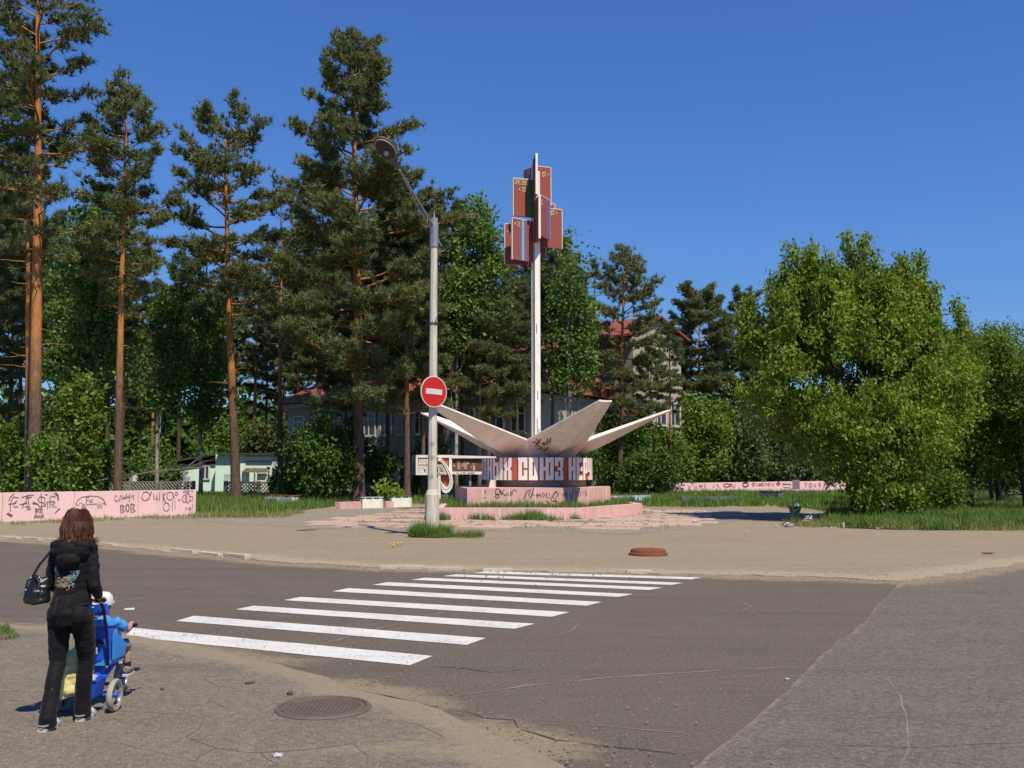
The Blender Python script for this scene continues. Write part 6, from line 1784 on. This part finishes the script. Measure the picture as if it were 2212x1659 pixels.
O = Vector((-3.31, 7.60, 0.022))
def L_(x, y, z): return O + Vector((x, y, z))
wm = thing('person', O, 'woman in a black hooded tracksuit with brown hair walking away and pushing the stroller', 'person')
def hand(mb, wrist, bar, sx, r=.0085, s=1.0):
    """palm and five fingers closed round a bar that runs along x at bar (y, z)"""
    w = Vector(wrist); by, bz = bar
    palm = Vector((w.x + sx * .004 * s, by - .012 * s, bz + .028 * s))
    mb.tube([w, (w + palm) / 2, palm + Vector((0, .012 * s, 0))], [(.022 * s, .026 * s), (.020 * s, .034 * s), (.016 * s, .040 * s)], 10)
    for i, (dx, ln) in enumerate(((-.033, .82), (-.011, .95), (.011, 1.0), (.033, .9))):
        x = palm.x + dx * s; pts = []
        R = .021 * s
        for k in range(6):
            a = math.radians(105 - k * 48 * ln)
            pts.append(Vector((x, by + R * math.cos(a), bz + R * math.sin(a))))
        mb.tube([Vector((x, palm.y, palm.z))] + pts, [r * s * 1.1] + [r * s] * 5 + [r * s * .75], 6)
    tx = palm.x - sx * .045 * s
    mb.tube([Vector((palm.x - sx * .02 * s, palm.y - .01 * s, palm.z)), Vector((tx, by - .022 * s, bz + .005 * s)), Vector((tx, by - .012 * s, bz - .018 * s)), Vector((tx + sx * .012 * s, by + .008 * s, bz - .022 * s))], [r * 1.3 * s, r * 1.15 * s, r * s, r * .8 * s], 6)
def headshape(mb, c, s=1.0):
    c = Vector(c)
    mb.ell(c + Vector((0, 0, .012 * s)), (.074 * s, .093 * s, .10 * s), 16, 12)
    mb.ell(c + Vector((0, .03 * s, -.05 * s)), (.056 * s, .062 * s, .065 * s), 14, 10)
    mb.tube([c + Vector((0, .088 * s, .02 * s)), c + Vector((0, .106 * s, -.018 * s)), c + Vector((0, .088 * s, -.028 * s))], [.009 * s, .014 * s, .011 * s], 8)
    for sx in (-1, 1):
        mb.ell(c + Vector((sx * .076 * s, 0, -.008 * s)), (.010 * s, .020 * s, .03 * s), 8, 6)
        mb.ell(c + Vector((sx * .03 * s, .078 * s, .022 * s)), (.02 * s, .012 * s, .007 * s), 8, 6)
    mb.ell(c + Vector((0, .082 * s, -.052 * s)), (.022 * s, .012 * s, .010 * s), 8, 6)
HC = L_(.025, .02, 1.525)
WS = 0.96
BAR = (O.y + .285, O.z + .915)
mb = MB()
headshape(mb, HC)
mb.tube([L_(.0, -.01, 1.30), L_(.012, .0, 1.42), L_(.02, .012, 1.47)], [.062, .05, .05], 12)
mb.tube([L_(0, 0, .80), L_(0, 0, 1.02), L_(0, 0, 1.22), L_(0, 0, 1.33), L_(0, 0, 1.385)], [(.085, .125), (.078, .105), (.084, .122), (.072, .13), (.05, .06)], 16)
for sx in (-1, 1):
    sh_ = L_(sx * .137, 0, 1.325); el = L_(sx * .190, -.035 if sx > 0 else .03, 1.075); wr = Vector((O.x + sx * .105, BAR[0] - .05, BAR[1] + .045))
    mb.tube([sh_, (sh_ + el) / 2, el, (el + wr) / 2, wr], [.045, .042, .036, .034, .024], 10)
    hand(mb, wr, BAR, sx)
legs = {-1: ((-.085, 0, .84), (-.090, .0, .47), (-.075, -.17, .085)), 1: ((.085, 0, .84), (.080, .13, .48), (.055, .145, .085))}
for sx in (-1, 1):
    h_, k_, a_ = [L_(*p) for p in legs[sx]]
    mb.tube([h_, (h_ + k_) / 2, k_, (k_ + a_) / 2 + Vector((0, -.012, .02)), a_], [.085, .072, .052, .05, .034], 12)
    mb.tube([a_ + Vector((0, -.045, -.035)), a_ + Vector((0, .0, -.03)), a_ + Vector((sx * .008, .09, -.045)), a_ + Vector((sx * .012, .17, -.055))], [.026, .036, .034, .022], 10)
    for i in range(5):
        q = a_ + Vector((sx * (.012 + .011 * (2 - i)), .165, -.058)); mb.tube([q, q + Vector((0, .035 - .004 * i, -.002))], .0075, 6)
body = fuse(mb, 'body', M_skin, wm, .0075, 3)
for sx in (-1, 1):
    m2 = MB(); m2.ell(HC + Vector((sx * .03, .084, .012)), (.012, .008, .008), 10, 6); m2.build('eye', M_eye, wm, True)
m2 = MB(); m2.ell(HC + Vector((0, .089, -.052)), (.02, .008, .006), 10, 6); m2.build('mouth', M_lip, wm, True)
# trousers
mb = MB()
mb.tube([L_(0, 0, .985), L_(0, -.008, .93), L_(0, -.018, .86), L_(0, -.01, .78)], [(.100, .138), (.106, .150), (.120, .163), (.095, .14)], 18)
for sx in (-1, 1):
    mb.ell(L_(sx * .078, -.045, .845), (.086, .088, .098), 14, 10)
    h_, k_, a_ = [L_(*p) for p in legs[sx]]
    mb.tube([h_ + Vector((0, -.01, 0)), h_.lerp(k_, .35), h_.lerp(k_, .75), k_, k_.lerp(a_, .35) + Vector((0, -.014, 0)), k_.lerp(a_, .75), a_ + Vector((0, .0, .0)), a_ + Vector((0, .01, -.055))], [.092, .084, .072, .063, .060, .060, .064, .069], 16)
tr_ = fuse(mb, 'trousers', M_velour, wm, .008, 3, .005, .07, 2)
# jacket with hood and sleeves
mb = MB()
mb.tube([L_(0, -.005, .915), L_(0, -.005, .95), L_(0, 0, 1.04), L_(.004, 0, 1.14), L_(.008, 0, 1.25), L_(.010, 0, 1.33), L_(.012, -.005, 1.385), L_(.016, .0, 1.43)], [(.102, .148), (.110, .152), (.098, .132), (.102, .136), (.105, .148), (.095, .150), (.075, .105), (.060, .066)], 20)
for sx in (-1, 1):
    sh_ = L_(sx * .132 + .01, -.005, 1.335); el = L_(sx * .192, -.04 if sx > 0 else .03, 1.075); wr = Vector((O.x + sx * .118, BAR[0] - .075, BAR[1] + .055))
    mb.tube([sh_ + Vector((-sx * .05, 0, .015)), sh_, (sh_ + el) / 2, el, (el + wr) / 2, wr], [.048, .054, .050, .046, .045, .040], 12)
mb.ell(L_(.015, -.085, 1.34), (.150, .066, .078), 18, 12, Matrix.Rotation(.25, 3, 'X'))
mb.ell(L_(.015, -.125, 1.275), (.09, .045, .055), 14, 10)
for sx in (-1, 1): mb.tube([L_(.015 + sx * .05, -.12, 1.40), L_(.015 + sx * .13, -.085, 1.385), L_(.015 + sx * .155, -.02, 1.36), L_(.015 + sx * .1, .06, 1.35)], [.03, .035, .035, .025], 8)
jk = fuse(mb, 'jacket', M_velour, wm, .008, 3, .006, .06, 5)
mb = MB(); mb.tube([L_(.150 * math.cos(t), .106 * math.sin(t) - .005, .925) for t in np.linspace(0, 6.283, 33)], .012, 8, False); mb.build('waistband', M_velour, jk, True)
# sequin print laid on the back
jme = jk.data
bvh = BVHTree.FromPolygons([tuple(v.co) for v in jme.vertices], [tuple(p.vertices) for p in jme.polygons])
def onback(x, z):
    hit = bvh.ray_cast(Vector((x, -1.0, z)), Vector((0, 1, 0)))
    return (hit[0], hit[1]) if hit[0] is not None else (None, None)
def px_(zx_, zy_):     # print sketch columns -> jacket coordinates
    return (-.125 + (zx_ - 300) / 900 * .225, 1.225 - (zy_ - 320) / 780 * .185)
poly_print = [(330, 390), (430, 310), (470, 420), (520, 560), (570, 680), (650, 715), (800, 630), (920, 490), (1060, 470), (1160, 480), (1140, 560), (1085, 690), (1075, 750), (1020, 830), (1010, 930), (900, 960), (820, 1000), (640, 1030), (480, 1010), (330, 920), (350, 760)]
rs = np.random.RandomState(8)
Q = rs.uniform((300, 300), (1180, 1050), (1500, 2)); Q = Q[inside(Q, poly_print)]
for nm, mt_, sel in (('sequins', M_teal, (Q[:, 0] < 480) & (Q[:, 1] < 650) | (Q[:, 0] > 900)), ('sequins', M_sandseq, ~((Q[:, 0] < 480) & (Q[:, 1] < 650) | (Q[:, 0] > 900)))):
    mb = MB()
    for q in Q[sel]:
        if noise.noise(Vector((q[0] / 60, q[1] / 60, 3))) < -.12: continue
        p, nn_ = onback(*px_(*q))
        if p is None: continue
        t1 = nn_.cross(Vector((0, 0, 1))).normalized(); t2 = nn_.cross(t1); r_ = .0042; c = p + nn_ * .0025 + ORIG[jk]
        mb.add([c + (t1 * math.cos(a) + t2 * math.sin(a)) * r_ for a in (0, 1.05, 2.09, 3.14, 4.19, 5.24)], [(0, 1, 2, 3, 4, 5)])
    o = mb.build(nm, mt_, jk, clean=False); o['kind'] = 'stuff'
word = [[(440, 880), (380, 890), (350, 930), (430, 950), (480, 940), (420, 985), (350, 970)], [(560, 900), (520, 900), (510, 960), (550, 970), (570, 900), (575, 980)], [(620, 860), (625, 990)], [(690, 870), (690, 990)], [(740, 960), (740, 890), (790, 890), (800, 960), (760, 985), (740, 960)], [(850, 930), (890, 930), (880, 1060), (840, 1090), (780, 1080)], [(960, 960), (1000, 980), (990, 1030)]]
mb = MB()
for l in word:
    pts = []
    for a, b in zip(l[:-1], l[1:]):
        for k in range(4):
            p, nn_ = onback(*px_(a[0] + (b[0] - a[0]) * k / 4, a[1] + (b[1] - a[1]) * k / 4))
            if p is not None: pts.append(p + nn_ * .004 + ORIG[jk])
    if len(pts) > 1: mb.ribbon(pts, (0, -1, 0), .006)
mb.build('print_lettering', M_sandseq, jk, clean=False)
# hair
mb = MB()
mb.ell(HC + Vector((0, -.014, .032)), (.095, .100, .096), 18, 12)
mb.ell(HC + Vector((0, -.028, -.02)), (.099, .080, .078), 18, 12)
mb.ell(HC + Vector((-.01, -.012, .075)), (.05, .05, .052), 12, 8)
rs = np.random.RandomState(3)
def lock(a, z0, e, zend, w, flick):
    cx, cy = math.cos(a), math.sin(a)
    k = math.sqrt(max(0.02, 1 - (z0 / .125) ** 2))
    p0 = HC + Vector((cx * .103 * k, cy * .108 * k - .014, z0 + .018)); p1 = HC + Vector((cx * .113, cy * .097 - .026, min(z0 - .04, -.02)))
    p2 = HC + Vector((cx * .106, cy * .088 - .029, -.072)); p3 = HC + Vector((cx * e, cy * e * .8 - .03, zend)); p4 = p3 + Vector((cx * .022 + flick[0], cy * .022, flick[1]))
    return [p0, p1, p2, p3, p4], [w * .6, w, w * .95, w * .6, w * .15]
for i in range(80):
    a = math.radians(-205 + 230 * i / 79.)
    p, r = lock(a, .02,   .098 + .02 * math.sin(i * 2.1), -.098 - .016 * (1 + math.sin(i * 1.3)), .0125, (.008 * math.sin(i * 1.7), -.014 + .016 * math.sin(i * .9)))
    mb.tube(p, r, 6)
hr = fuse(mb, 'hair', M_hair, wm, .005, 2, None)
mb = MB()
for i in range(900):
    a = math.radians(rs.uniform(-208, 28))
    p, r = lock(a, rs.choice([rs.uniform(-.02, .115), rs.uniform(.085, .118)]), rs.uniform(.096, .135), -.10 - rs.uniform(0, .038), rs.uniform(.0028, .0052), (rs.normal(0, .02), rs.uniform(-.03, .024)))
    w_ = rs.uniform(.97, 1.10); p = [HC + (q - HC) * (w_ if j < 3 else 1.0) + Vector((rs.normal(0, .004), rs.normal(0, .004), rs.normal(0, .002))) for j, q in enumerate(p)]
    mb.tube(p, r, 3, False)
o = mb.build('loose_strands', M_strand, hr, True); o['kind'] = 'stuff'
# sandals
for sx in (-1, 1):
    a_ = L_(*legs[sx][2])
    mb = MB(); base_z = a_.z - .083
    out = [(-.032, -.07), (.032, -.07), (.036, .03), (.045, .12), (.03, .19), (.0, .21), (-.03, .185), (-.04, .10), (-.034, .02)]
    mb.prism([(a_.x + p[0] + sx * .008, a_.y + p[1]) for p in out], base_z, base_z + .024); s_ = mb.build('sandal', M_sole, wm)
    mb = MB(); mb.tube([a_ + Vector((sx * .008 + .042 * math.cos(t), .10 + .01 * math.sin(t), -.062 + .045 * math.sin(t))) for t in np.linspace(0, 3.14, 9)], [(.02, .004)] * 9, 6); mb.build('strap', M_silver, s_)
    mb = MB(); mb.tube([a_ + Vector((sx * .004 + .036 * math.cos(t), -.03 + .035 * math.sin(t) - .02, -.035)) for t in np.linspace(3.14, 6.28, 9)], [(.004, .008)] * 9, 6); mb.build('heel_strap', M_silver, s_)

# shoulder bag
bc_ = L_(-.245, -.045, 1.045)
hb_ = thing('handbag', L_(-.245, -.045, .92), 'glossy black leather handbag hanging from the left shoulder of the woman', 'handbag')
mb = MB()
mb.tube([bc_ + Vector((-.005, 0, -.115)), bc_ + Vector((-.005, 0, -.09)), bc_ + Vector((0, 0, -.02)), bc_ + Vector((.015, 0, .06)), bc_ + Vector((.02, 0, .095))], [(.07, .09), (.082, .105), (.075, .095), (.045, .075), (.02, .066)], 18)
bg_ = fuse(mb, 'pouch', M_leather, hb_, .008, 2, .008, .06, 9)
mb = MB(); mb.tube([bc_ + Vector((-.045, -.02, .08)), bc_ + Vector((.02, -.03, .19)), L_(-.165, -.03, 1.33), L_(-.13, -.02, 1.405), L_(-.12, .04, 1.385), L_(-.19, .05, 1.2), bc_ + Vector((.05, .03, .08))], [(.004, .012)] * 7, 6); mb.build('strap', M_leather, hb_, True)
mb = MB(); mb.tube([bc_ + Vector((-.06, -.085, -.01)), bc_ + Vector((-.05, -.07, .07)), bc_ + Vector((-.0, -.055, .10)), bc_ + Vector((.04, -.07, .06)), bc_ + Vector((.045, -.085, -.02))], .008, 8); mb.build('handle', M_leather, hb_, True)
mb = MB()
for v in ((-.045, -.03, .085), (-.055, -.085, .0), (.045, -.085, -.01), (.03, -.05, .09)): mb.ell(bc_ + Vector(v), (.009, .009, .009), 8, 6)
tag(mb.build('buckle', M_silver, hb_, True), kind='stuff')

# ------------------------------------------------------------------ stroller
M_bblue = pmat('stroller_blue', (0.018, 0.13, 0.80), (0.014, 0.09, 0.62), 6, 0.4, 0.05, 30, 0.5)
M_lblue = pmat('stroller_light_blue', (0.06, 0.36, 0.95), (0.04, 0.28, 0.82), 6, 0.5, 0.05, 30, 0.4)
M_navy = pmat('stroller_navy', (0.012, 0.014, 0.055), (0.008, 0.01, 0.035), 6, 0.5, 0, spec=.4)
M_tyre = pmat('tyre_grey', (0.42, 0.39, 0.34), (0.33, 0.30, 0.26), 8, 0.85, 0.1, 50)
M_yellowbag = pmat('yellow_bag', (0.85, 0.82, 0.28), (0.78, 0.70, 0.42), 7, 0.5, 0.2, 25)
S = Vector((-3.33, 8.22, 0.022))
def s_(x, y, z): return S + Vector((x, y, z))
st = thing('stroller', S, 'blue three wheeled pushchair with a tall handle and rear basket', 'stroller')
def wheel(c, r, w):
    c = Vector(c)
    wh = MB(); wh.lathe([(r * .76, -w * .42), (r * .92, -w * .5), (r, -w * .22), (r, w * .22), (r * .92, w * .5), (r * .76, w * .42), (r * .76, -w * .42)], 32, c, (1, 0, 0)); t = wh.build('tyre', M_tyre, st, True)
    t.name = 'wheel'
    mb = MB(); mb.lathe([(r * .78, -w * .3), (r * .78, w * .3), (r * .66, w * .34), (r * .64, w * .1), (r * .64, -w * .1), (r * .66, -w * .34), (r * .78, -w * .3)], 32, c, (1, 0, 0)); mb.build('rim', M_silver, t, True)
    mb = MB()
    for k in range(5):
        a = k * 2 * math.pi / 5 + .3; dv = Vector((0, math.cos(a), math.sin(a))); mb.tube([c + dv * r * .1, c + dv * r * .68], [(.010, .014), (.008, .009)], 6)
    mb.build('spokes', M_silver, t); t.children[-1]['kind'] = 'stuff'
    mb = MB(); mb.lathe([(.0, -w * .6), (.022, -w * .55), (.026, 0), (.022, w * .55), (0, w * .6)], 14, c, (1, 0, 0)); mb.build('hub', M_bblue, t, True)
wheel(s_(.205, -.20, .125), .125, .045); wheel(s_(-.205, -.20, .125), .125, .045); wheel(s_(0, .46, .135), .135, .04)
def stube(name, pts, r, mat, n=10, par=None):
    mb = MB(); mb.tube([s_(*p) for p in pts], r, n); return mb.build(name, mat, par or st, True)
stube('axle', [(-.2, -.20, .125), (.2, -.20, .125)], .012, M_bblue)
stube('frame', [(0, -.20, .14), (0, -.12, .20), (0, .12, .22), (0, .34, .30), (0, .40, .40)], .020, M_bblue)
stube('fork', [(-.035, .46, .135), (-.035, .43, .30), (0, .405, .36), (.035, .43, .30), (.035, .46, .135)], .011, M_bblue)
hbr = stube('handlebar', [(-.15, .33, .585), (-.06, .36, .575), (0, .375, .56), (.06, .36, .575), (.15, .33, .585)], .011, M_silver)
stube('steering_stem', [(0, .405, .34), (0, .378, .56)], .016, M_bblue)
stube('grip', [(.105, .345, .58), (.165, .323, .588)], .016, M_navy, par=hbr); stube('grip', [(-.105, .345, .58), (-.165, .323, .588)], .016, M_navy, par=hbr)
stube('pedal_crank', [(-.09, .46, .08), (-.03, .46, .135), (.03, .46, .135), (.09, .46, .19)], .008, M_silver)
mb = MB(); mb.box(s_(.115, .46, .195), (.06, .07, .018), None, .004); mb.build('pedal', M_navy, st); mb = MB(); mb.box(s_(-.115, .46, .075), (.06, .07, .018), None, .004); mb.build('pedal', M_navy, st)
mb = MB(); mb.box(s_(0, .03, .355), (.25, .28, .05), None, .018); mb.build('seat', M_lblue, st, True)
mb = MB(); mb.tube([s_(0, .0, .36), s_(0, -.02, .26), s_(0, -.04, .21)], [.05, .04, .04], 10); mb.build('seat_post', M_bblue, st, True)
# moulded backrest: curved shell
mb = MB(); nseg = 9
def shell(x0, x1, z0, z1, yb, curve, th, mb, rake=.10):
    A_, B_ = [], []
    for i in range(nseg + 1):
        u = -1 + 2 * i / nseg; x = (x0 + x1) / 2 + (x1 - x0) / 2 * u
        for z in (z0, (z0 + z1) / 2, z1):
            w_ = 1 - .10 * ((z - z0) / (z1 - z0)) ** 3
            y = yb - rake * (z - z0) + curve * u * u
            A_.append(s_(x * w_, y, z)); B_.append(s_(x * w_, y + th, z))
    n = len(A_); fs = []
    for i in range(nseg):
        for k in range(2):
            a = i * 3 + k
            fs += [(a, a + 3, a + 4, a + 1), (n + a, n + a + 1, n + a + 4, n + a + 3)]
    for i in range(nseg):
        fs += [(i * 3, n + i * 3, n + i * 3 + 3, i * 3 + 3), (i * 3 + 2, i * 3 + 5, n + i * 3 + 5, n + i * 3 + 2)]
    for k in range(2):
        fs += [(k, k + 1, n + k + 1, n + k), (nseg * 3 + k, n + nseg * 3 + k, n + nseg * 3 + k + 1, nseg * 3 + k + 1)]
    mb.add(A_ + B_, fs)
shell(-.13, .13, .37, .69, -.105, .06, .022, mb); br = mb.build('backrest', M_bblue, st, True)
mb = MB(); shell(-.13, .13, .645, .70, -.142, .06, .032, mb); mb.build('backrest_rim', M_lblue, br, True)
mb = MB(); shell(-.09, .09, .50, .54, -.128, .05, .01, mb); mb.build('backrest_slot', M_navy, br, True)
mb = MB(); mb.box(s_(.0, -.14, .455), (.06, .012, .05), None, .003); mb.build('sticker', M_swhite, br)
for sx in (-1, 1):
    mb = MB(); mb.slab([s_(sx * .135, -.10, .38), s_(sx * .145, .10, .38), s_(sx * .15, .10, .47), s_(sx * .145, -.02, .56), s_(sx * .138, -.115, .60)], (sx * .018, 0, 0)); mb.build('side_wing', M_lblue, st)
    stube('push_bar', [(sx * .115, -.12, .34), (sx * .118, -.18, .60), (sx * .118, -.26, .80), (sx * .115, -.335, .878)], .012, M_navy)
PB = Vector((0, O.y + .285 * WS - S.y, O.z + .915 * WS - S.z))
wm.scale = (WS,) * 3
hb_.location = O + (hb_.location - O) * WS; hb_.scale = (WS,) * 3
stube('push_handle', [(-.17, PB.y, PB.z), (.17, PB.y, PB.z)], .0125, M_navy)
mb = MB(); shell(-.135, .135, .745, .835, -.255, .035, .05, mb, .3); mb.build('handle_panel', M_bblue, st, True)
# basket
mb = MB(); bw, bd_, z0, z1 = .145, .10, .14, .275
cx, cy = 0.0, -.315
o_ = [s_(cx + sx * bw * k, cy + sy * bd_ * k, z) for (k, z) in ((.82, z0), (1, z1), (.94, z1), (.78, z0 + .02)) for sx, sy in ((-1, -1), (1, -1), (1, 1), (-1, 1))]
fs = [(3, 2, 1, 0)] + [(r * 4 + i, r * 4 + (i + 1) % 4, r * 4 + 4 + (i + 1) % 4, r * 4 + 4 + i) for r in range(3) for i in range(4)] + [(12, 13, 14, 15)]
mb.add(o_, fs); mb.build('basket', M_bblue, st)
mb = MB(); mb.tube([s_(cx - bw, cy - bd_, z1), s_(cx + bw, cy - bd_, z1), s_(cx + bw, cy + bd_, z1), s_(cx - bw, cy + bd_, z1), s_(cx - bw, cy - bd_, z1)], .010, 6); mb.build('basket_rim', M_bblue, st)
stube('basket_bracket', [(0, -.22, .18), (0, -.16, .16)], .02, M_bblue)
# bags carried on it
crumple(0, 0, .075, M_bag, 'white crumpled carrier bag lying in the blue rear basket', P=s_(.03, -.31, .215), seed=21, cat='bag', sc_=(1.1, .9, .8))
mb = MB(); c = s_(-.055, -.43, .35)
mb.tube([c + Vector((0, 0, -.19)), c + Vector((-.01, 0, -.15)), c + Vector((-.01, 0, -.02)), c + Vector((.02, .02, .10)), c + Vector((.04, .05, .20))], [(.03, .09), (.055, .135), (.06, .145), (.045, .10), (.012, .02)], 16)
yb = thing('carrier_bag', c + Vector((0, 0, -.19)), 'pale yellow plastic bag with a red print hanging behind the pushchair seat', 'bag')
fuse(mb, 'bag_body', M_yellowbag, yb, .010, 2, .018, .09, 12)
mb = MB(); mb.tube([c + Vector((.04, .05, .19)), s_(-.10, -.33, .64), s_(-.118, -.245, .78)], [.008, .006, .005], 6); mb.build('bag_handle', M_yellowbag, yb)
mb = MB(); mb.box(c + Vector((-.085, -.066, .02)), (.05, .008, .055), .1, .002); mb.build('red_print', M_inkred, yb)
# white cloth over the handle panel
mb = MB(); 
for k, zz in enumerate((.86, .845, .83)):
    pass
crumple(0, 0, .085, M_swhite, 'white cloth folded over the top of the blue handle panel', P=s_(-.01, -.245, .80), seed=23, cat='cloth', sc_=(1.15, .35, .45))
# child
M_cshirt = pmat('child_shirt_blue', (0.05, 0.27, 0.72), (0.10, 0.36, 0.70), 10, 0.8, 0.2, 40)
M_cshort = pmat('child_shorts_grey', (0.30, 0.25, 0.21), (0.22, 0.18, 0.15), 8, 0.85, 0.2, 40)
M_cap = pmat('cap_white', (0.78, 0.76, 0.78), (0.68, 0.66, 0.70), 8, 0.8, 0.1, 40)
M_shoe = pmat('child_shoe', (0.40, 0.33, 0.27), (0.22, 0.18, 0.15), 14, 0.7, 0.2, 40)
ch = thing('person', s_(0, 0, .38), 'small child in a white cap and blue shirt sitting in the pushchair', 'person')
CHc = s_(-.03, .075, .775)
mb = MB(); headshape(mb, CHc, .86)
mb.tube([s_(-.01, .05, .62), s_(-.01, .07, .74)], [.035, .032], 10)
mb.tube([s_(0, .03, .40), s_(0, .035, .52), s_(0, .045, .64), s_(0, .05, .69)], [(.075, .085), (.07, .08), (.065, .09), (.04, .04)], 14)
cbar = (S.y + .345, S.z + .58)
cl = {}
for sx in (-1, 1):
    sh_ = s_(sx * .09, .05, .655); el = s_(sx * .155, .17, .575); wr = Vector((S.x + sx * .125, cbar[0] - .03, cbar[1] + .03))
    mb.tube([sh_, (sh_ + el) / 2, el, (el + wr) / 2, wr], [.030, .028, .024, .023, .017], 10)
    hand(mb, wr, cbar, sx, .0075, .62)
    h_ = s_(sx * .05, .05, .41); k_ = s_(sx * .10, .27, .44); a_ = s_(sx * .115, .285, .265)
    mb.tube([h_, (h_ + k_) / 2, k_, (k_ + a_) / 2, a_, a_ + Vector((0, .06, -.03))], [.05, .044, .036, .035, .024, .02], 10)
    cl[sx] = (h_, k_, a_)
fuse(mb, 'body', M_skin, ch, .0085, 2)
mb = MB()
mb.tube([s_(0, .03, .39), s_(0, .035, .52), s_(0, .045, .64), s_(0, .05, .70)], [(.085, .097), (.08, .092), (.075, .10), (.045, .05)], 14)
for sx in (-1, 1):
    sh_ = s_(sx * .085, .05, .66); el = s_(sx * .14, .14, .595); mb.tube([sh_, (sh_ + el) / 2, el], [.042, .044, .042], 10)
fuse(mb, 'shirt', M_cshirt, ch, .008, 2, .006, .05, 3)
mb = MB()
for sx in (-1, 1):
    h_, k_, a_ = cl[sx]; mb.tube([h_, (h_ + k_) / 2, k_ + Vector((0, -.01, 0)), k_ + Vector((0, .01, -.04))], [.062, .055, .050, .048], 10)
mb.ell(s_(0, .03, .41), (.10, .085, .06), 12, 8); fuse(mb, 'shorts', M_cshort, ch, .008, 2, .005, .05, 6)
for sx in (-1, 1):
    a_ = cl[sx][2]
    mb = MB(); mb.tube([a_ + Vector((0, -.035, -.035)), a_ + Vector((0, .0, -.03)), a_ + Vector((0, .05, -.045)), a_ + Vector((0, .095, -.055))], [.028, .034, .032, .022], 10); so_ = fuse(mb, 'shoe', M_shoe, ch, .006, 1)
    mb = MB(); mb.prism([(a_.x + p[0], a_.y + p[1]) for p in ((-.03, -.06), (.03, -.06), (.034, .06), (.02, .115), (-.02, .115), (-.034, .06))], a_.z - .085, a_.z - .07); mb.build('shoe_sole', M_sole, so_)
    mb = MB(); mb.tube([a_ + Vector((0, 0, .03)), a_ + Vector((0, 0, -.01))], .028, 10); mb.build('sock', M_navy, ch)
mb = MB(); mb.ell(CHc + Vector((0, -.005, .015)), (.072, .086, .088), 14, 10); fuse(mb, 'hair', M_hair, ch, .007, 1, .003, .03)
mb = MB(); prof_ = [(.088, .015), (.089, .045), (.080, .085), (.055, .112), (.0, .122)]
mb.lathe(prof_, 20, CHc + Vector((0, -.004, 0))); cp = mb.build('cap', M_cap, ch, True)
mb = MB(); mb.slab([CHc + Vector((.075 * math.cos(t), .05 + .10 * math.sin(t), .018)) for t in np.linspace(0, 3.14, 11)], (0, 0, .008)); mb.build('visor', M_cap, cp)
for sx in (-1, 1):
    m2 = MB(); m2.ell(CHc + Vector((sx * .026, .074, .012)), (.010, .007, .008), 8, 6); m2.build('eye', M_eye, ch, True)

# ------------------------------------------------------------------ two far figures beyond the fence
def far_person(x, y_head, Z, top, label, seed):
    p = at(x, 1018, Z); p.z = .04; hgt = max(1.45, at(x, y_head, Z).z)
    k = hgt / 1.7
    t = thing('person', p, label, 'person', 'people beyond the fence')
    def q(a, b, c): return p + Vector((a, b, c)) * k
    mb = MB(); mb.ell(q(0, 0, 1.58), (.085 * k, .10 * k, .12 * k), 10, 8); mb.tube([q(0, 0, 1.35), q(0, 0, 1.5)], .05 * k, 8)
    mb.tube([q(0, 0, .85), q(0, 0, 1.1), q(0, 0, 1.35), q(0, 0, 1.42)], [(.1 * k, .15 * k), (.1 * k, .14 * k), (.1 * k, .18 * k), (.05 * k, .08 * k)], 10)
    for sx in (-1, 1):
        mb.tube([q(sx * .18, 0, 1.36), q(sx * .23, .02, 1.1), q(sx * .21, -.1, .88), q(sx * .2, -.13, .8)], [.05 * k, .042 * k, .035 * k, .025 * k], 8)
        mb.tube([q(sx * .09, 0, .88), q(sx * .1, -.03 * sx, .48), q(sx * .1, .06 * sx, .06), q(sx * .1, .06 * sx - .12, .03)], [.085 * k, .06 * k, .045 * k, .035 * k], 8)
    fuse(mb, 'body', M_skin, t, .03, 2)
    mb = MB(); mb.tube([q(0, 0, .82), q(0, 0, 1.1), q(0, 0, 1.36), q(0, 0, 1.43)], [(.12 * k, .17 * k), (.12 * k, .16 * k), (.115 * k, .20 * k), (.06 * k, .09 * k)], 10)
    for sx in (-1, 1): mb.tube([q(sx * .17, 0, 1.37), q(sx * .24, .02, 1.1)], [.065 * k, .055 * k], 8)
    fuse(mb, 'shirt', top, t, .03, 2)
    mb = MB()
    for sx in (-1, 1): mb.tube([q(sx * .09, 0, .9), q(sx * .1, -.03 * sx, .48), q(sx * .1, .06 * sx, .1)], [.10 * k, .075 * k, .06 * k], 8)
    fuse(mb, 'trousers', M_navy, t, .03, 2)
    mb = MB(); mb.ell(q(0, .02, 1.62), (.10 * k, .11 * k, .11 * k), 10, 8); fuse(mb, 'hair', M_leather, t, .03, 1)
M_lilacshirt = pmat('lilac_shirt', (0.50, 0.44, 0.68), None, 5, .8, 0)
far_person(290, 1018, 84, M_swhite, 'distant person in a white shirt near the left pine trunks beyond the fence', 1)
far_person(404, 1020, 86, M_lilacshirt, 'distant person in a lilac shirt in front of the mint house', 2)
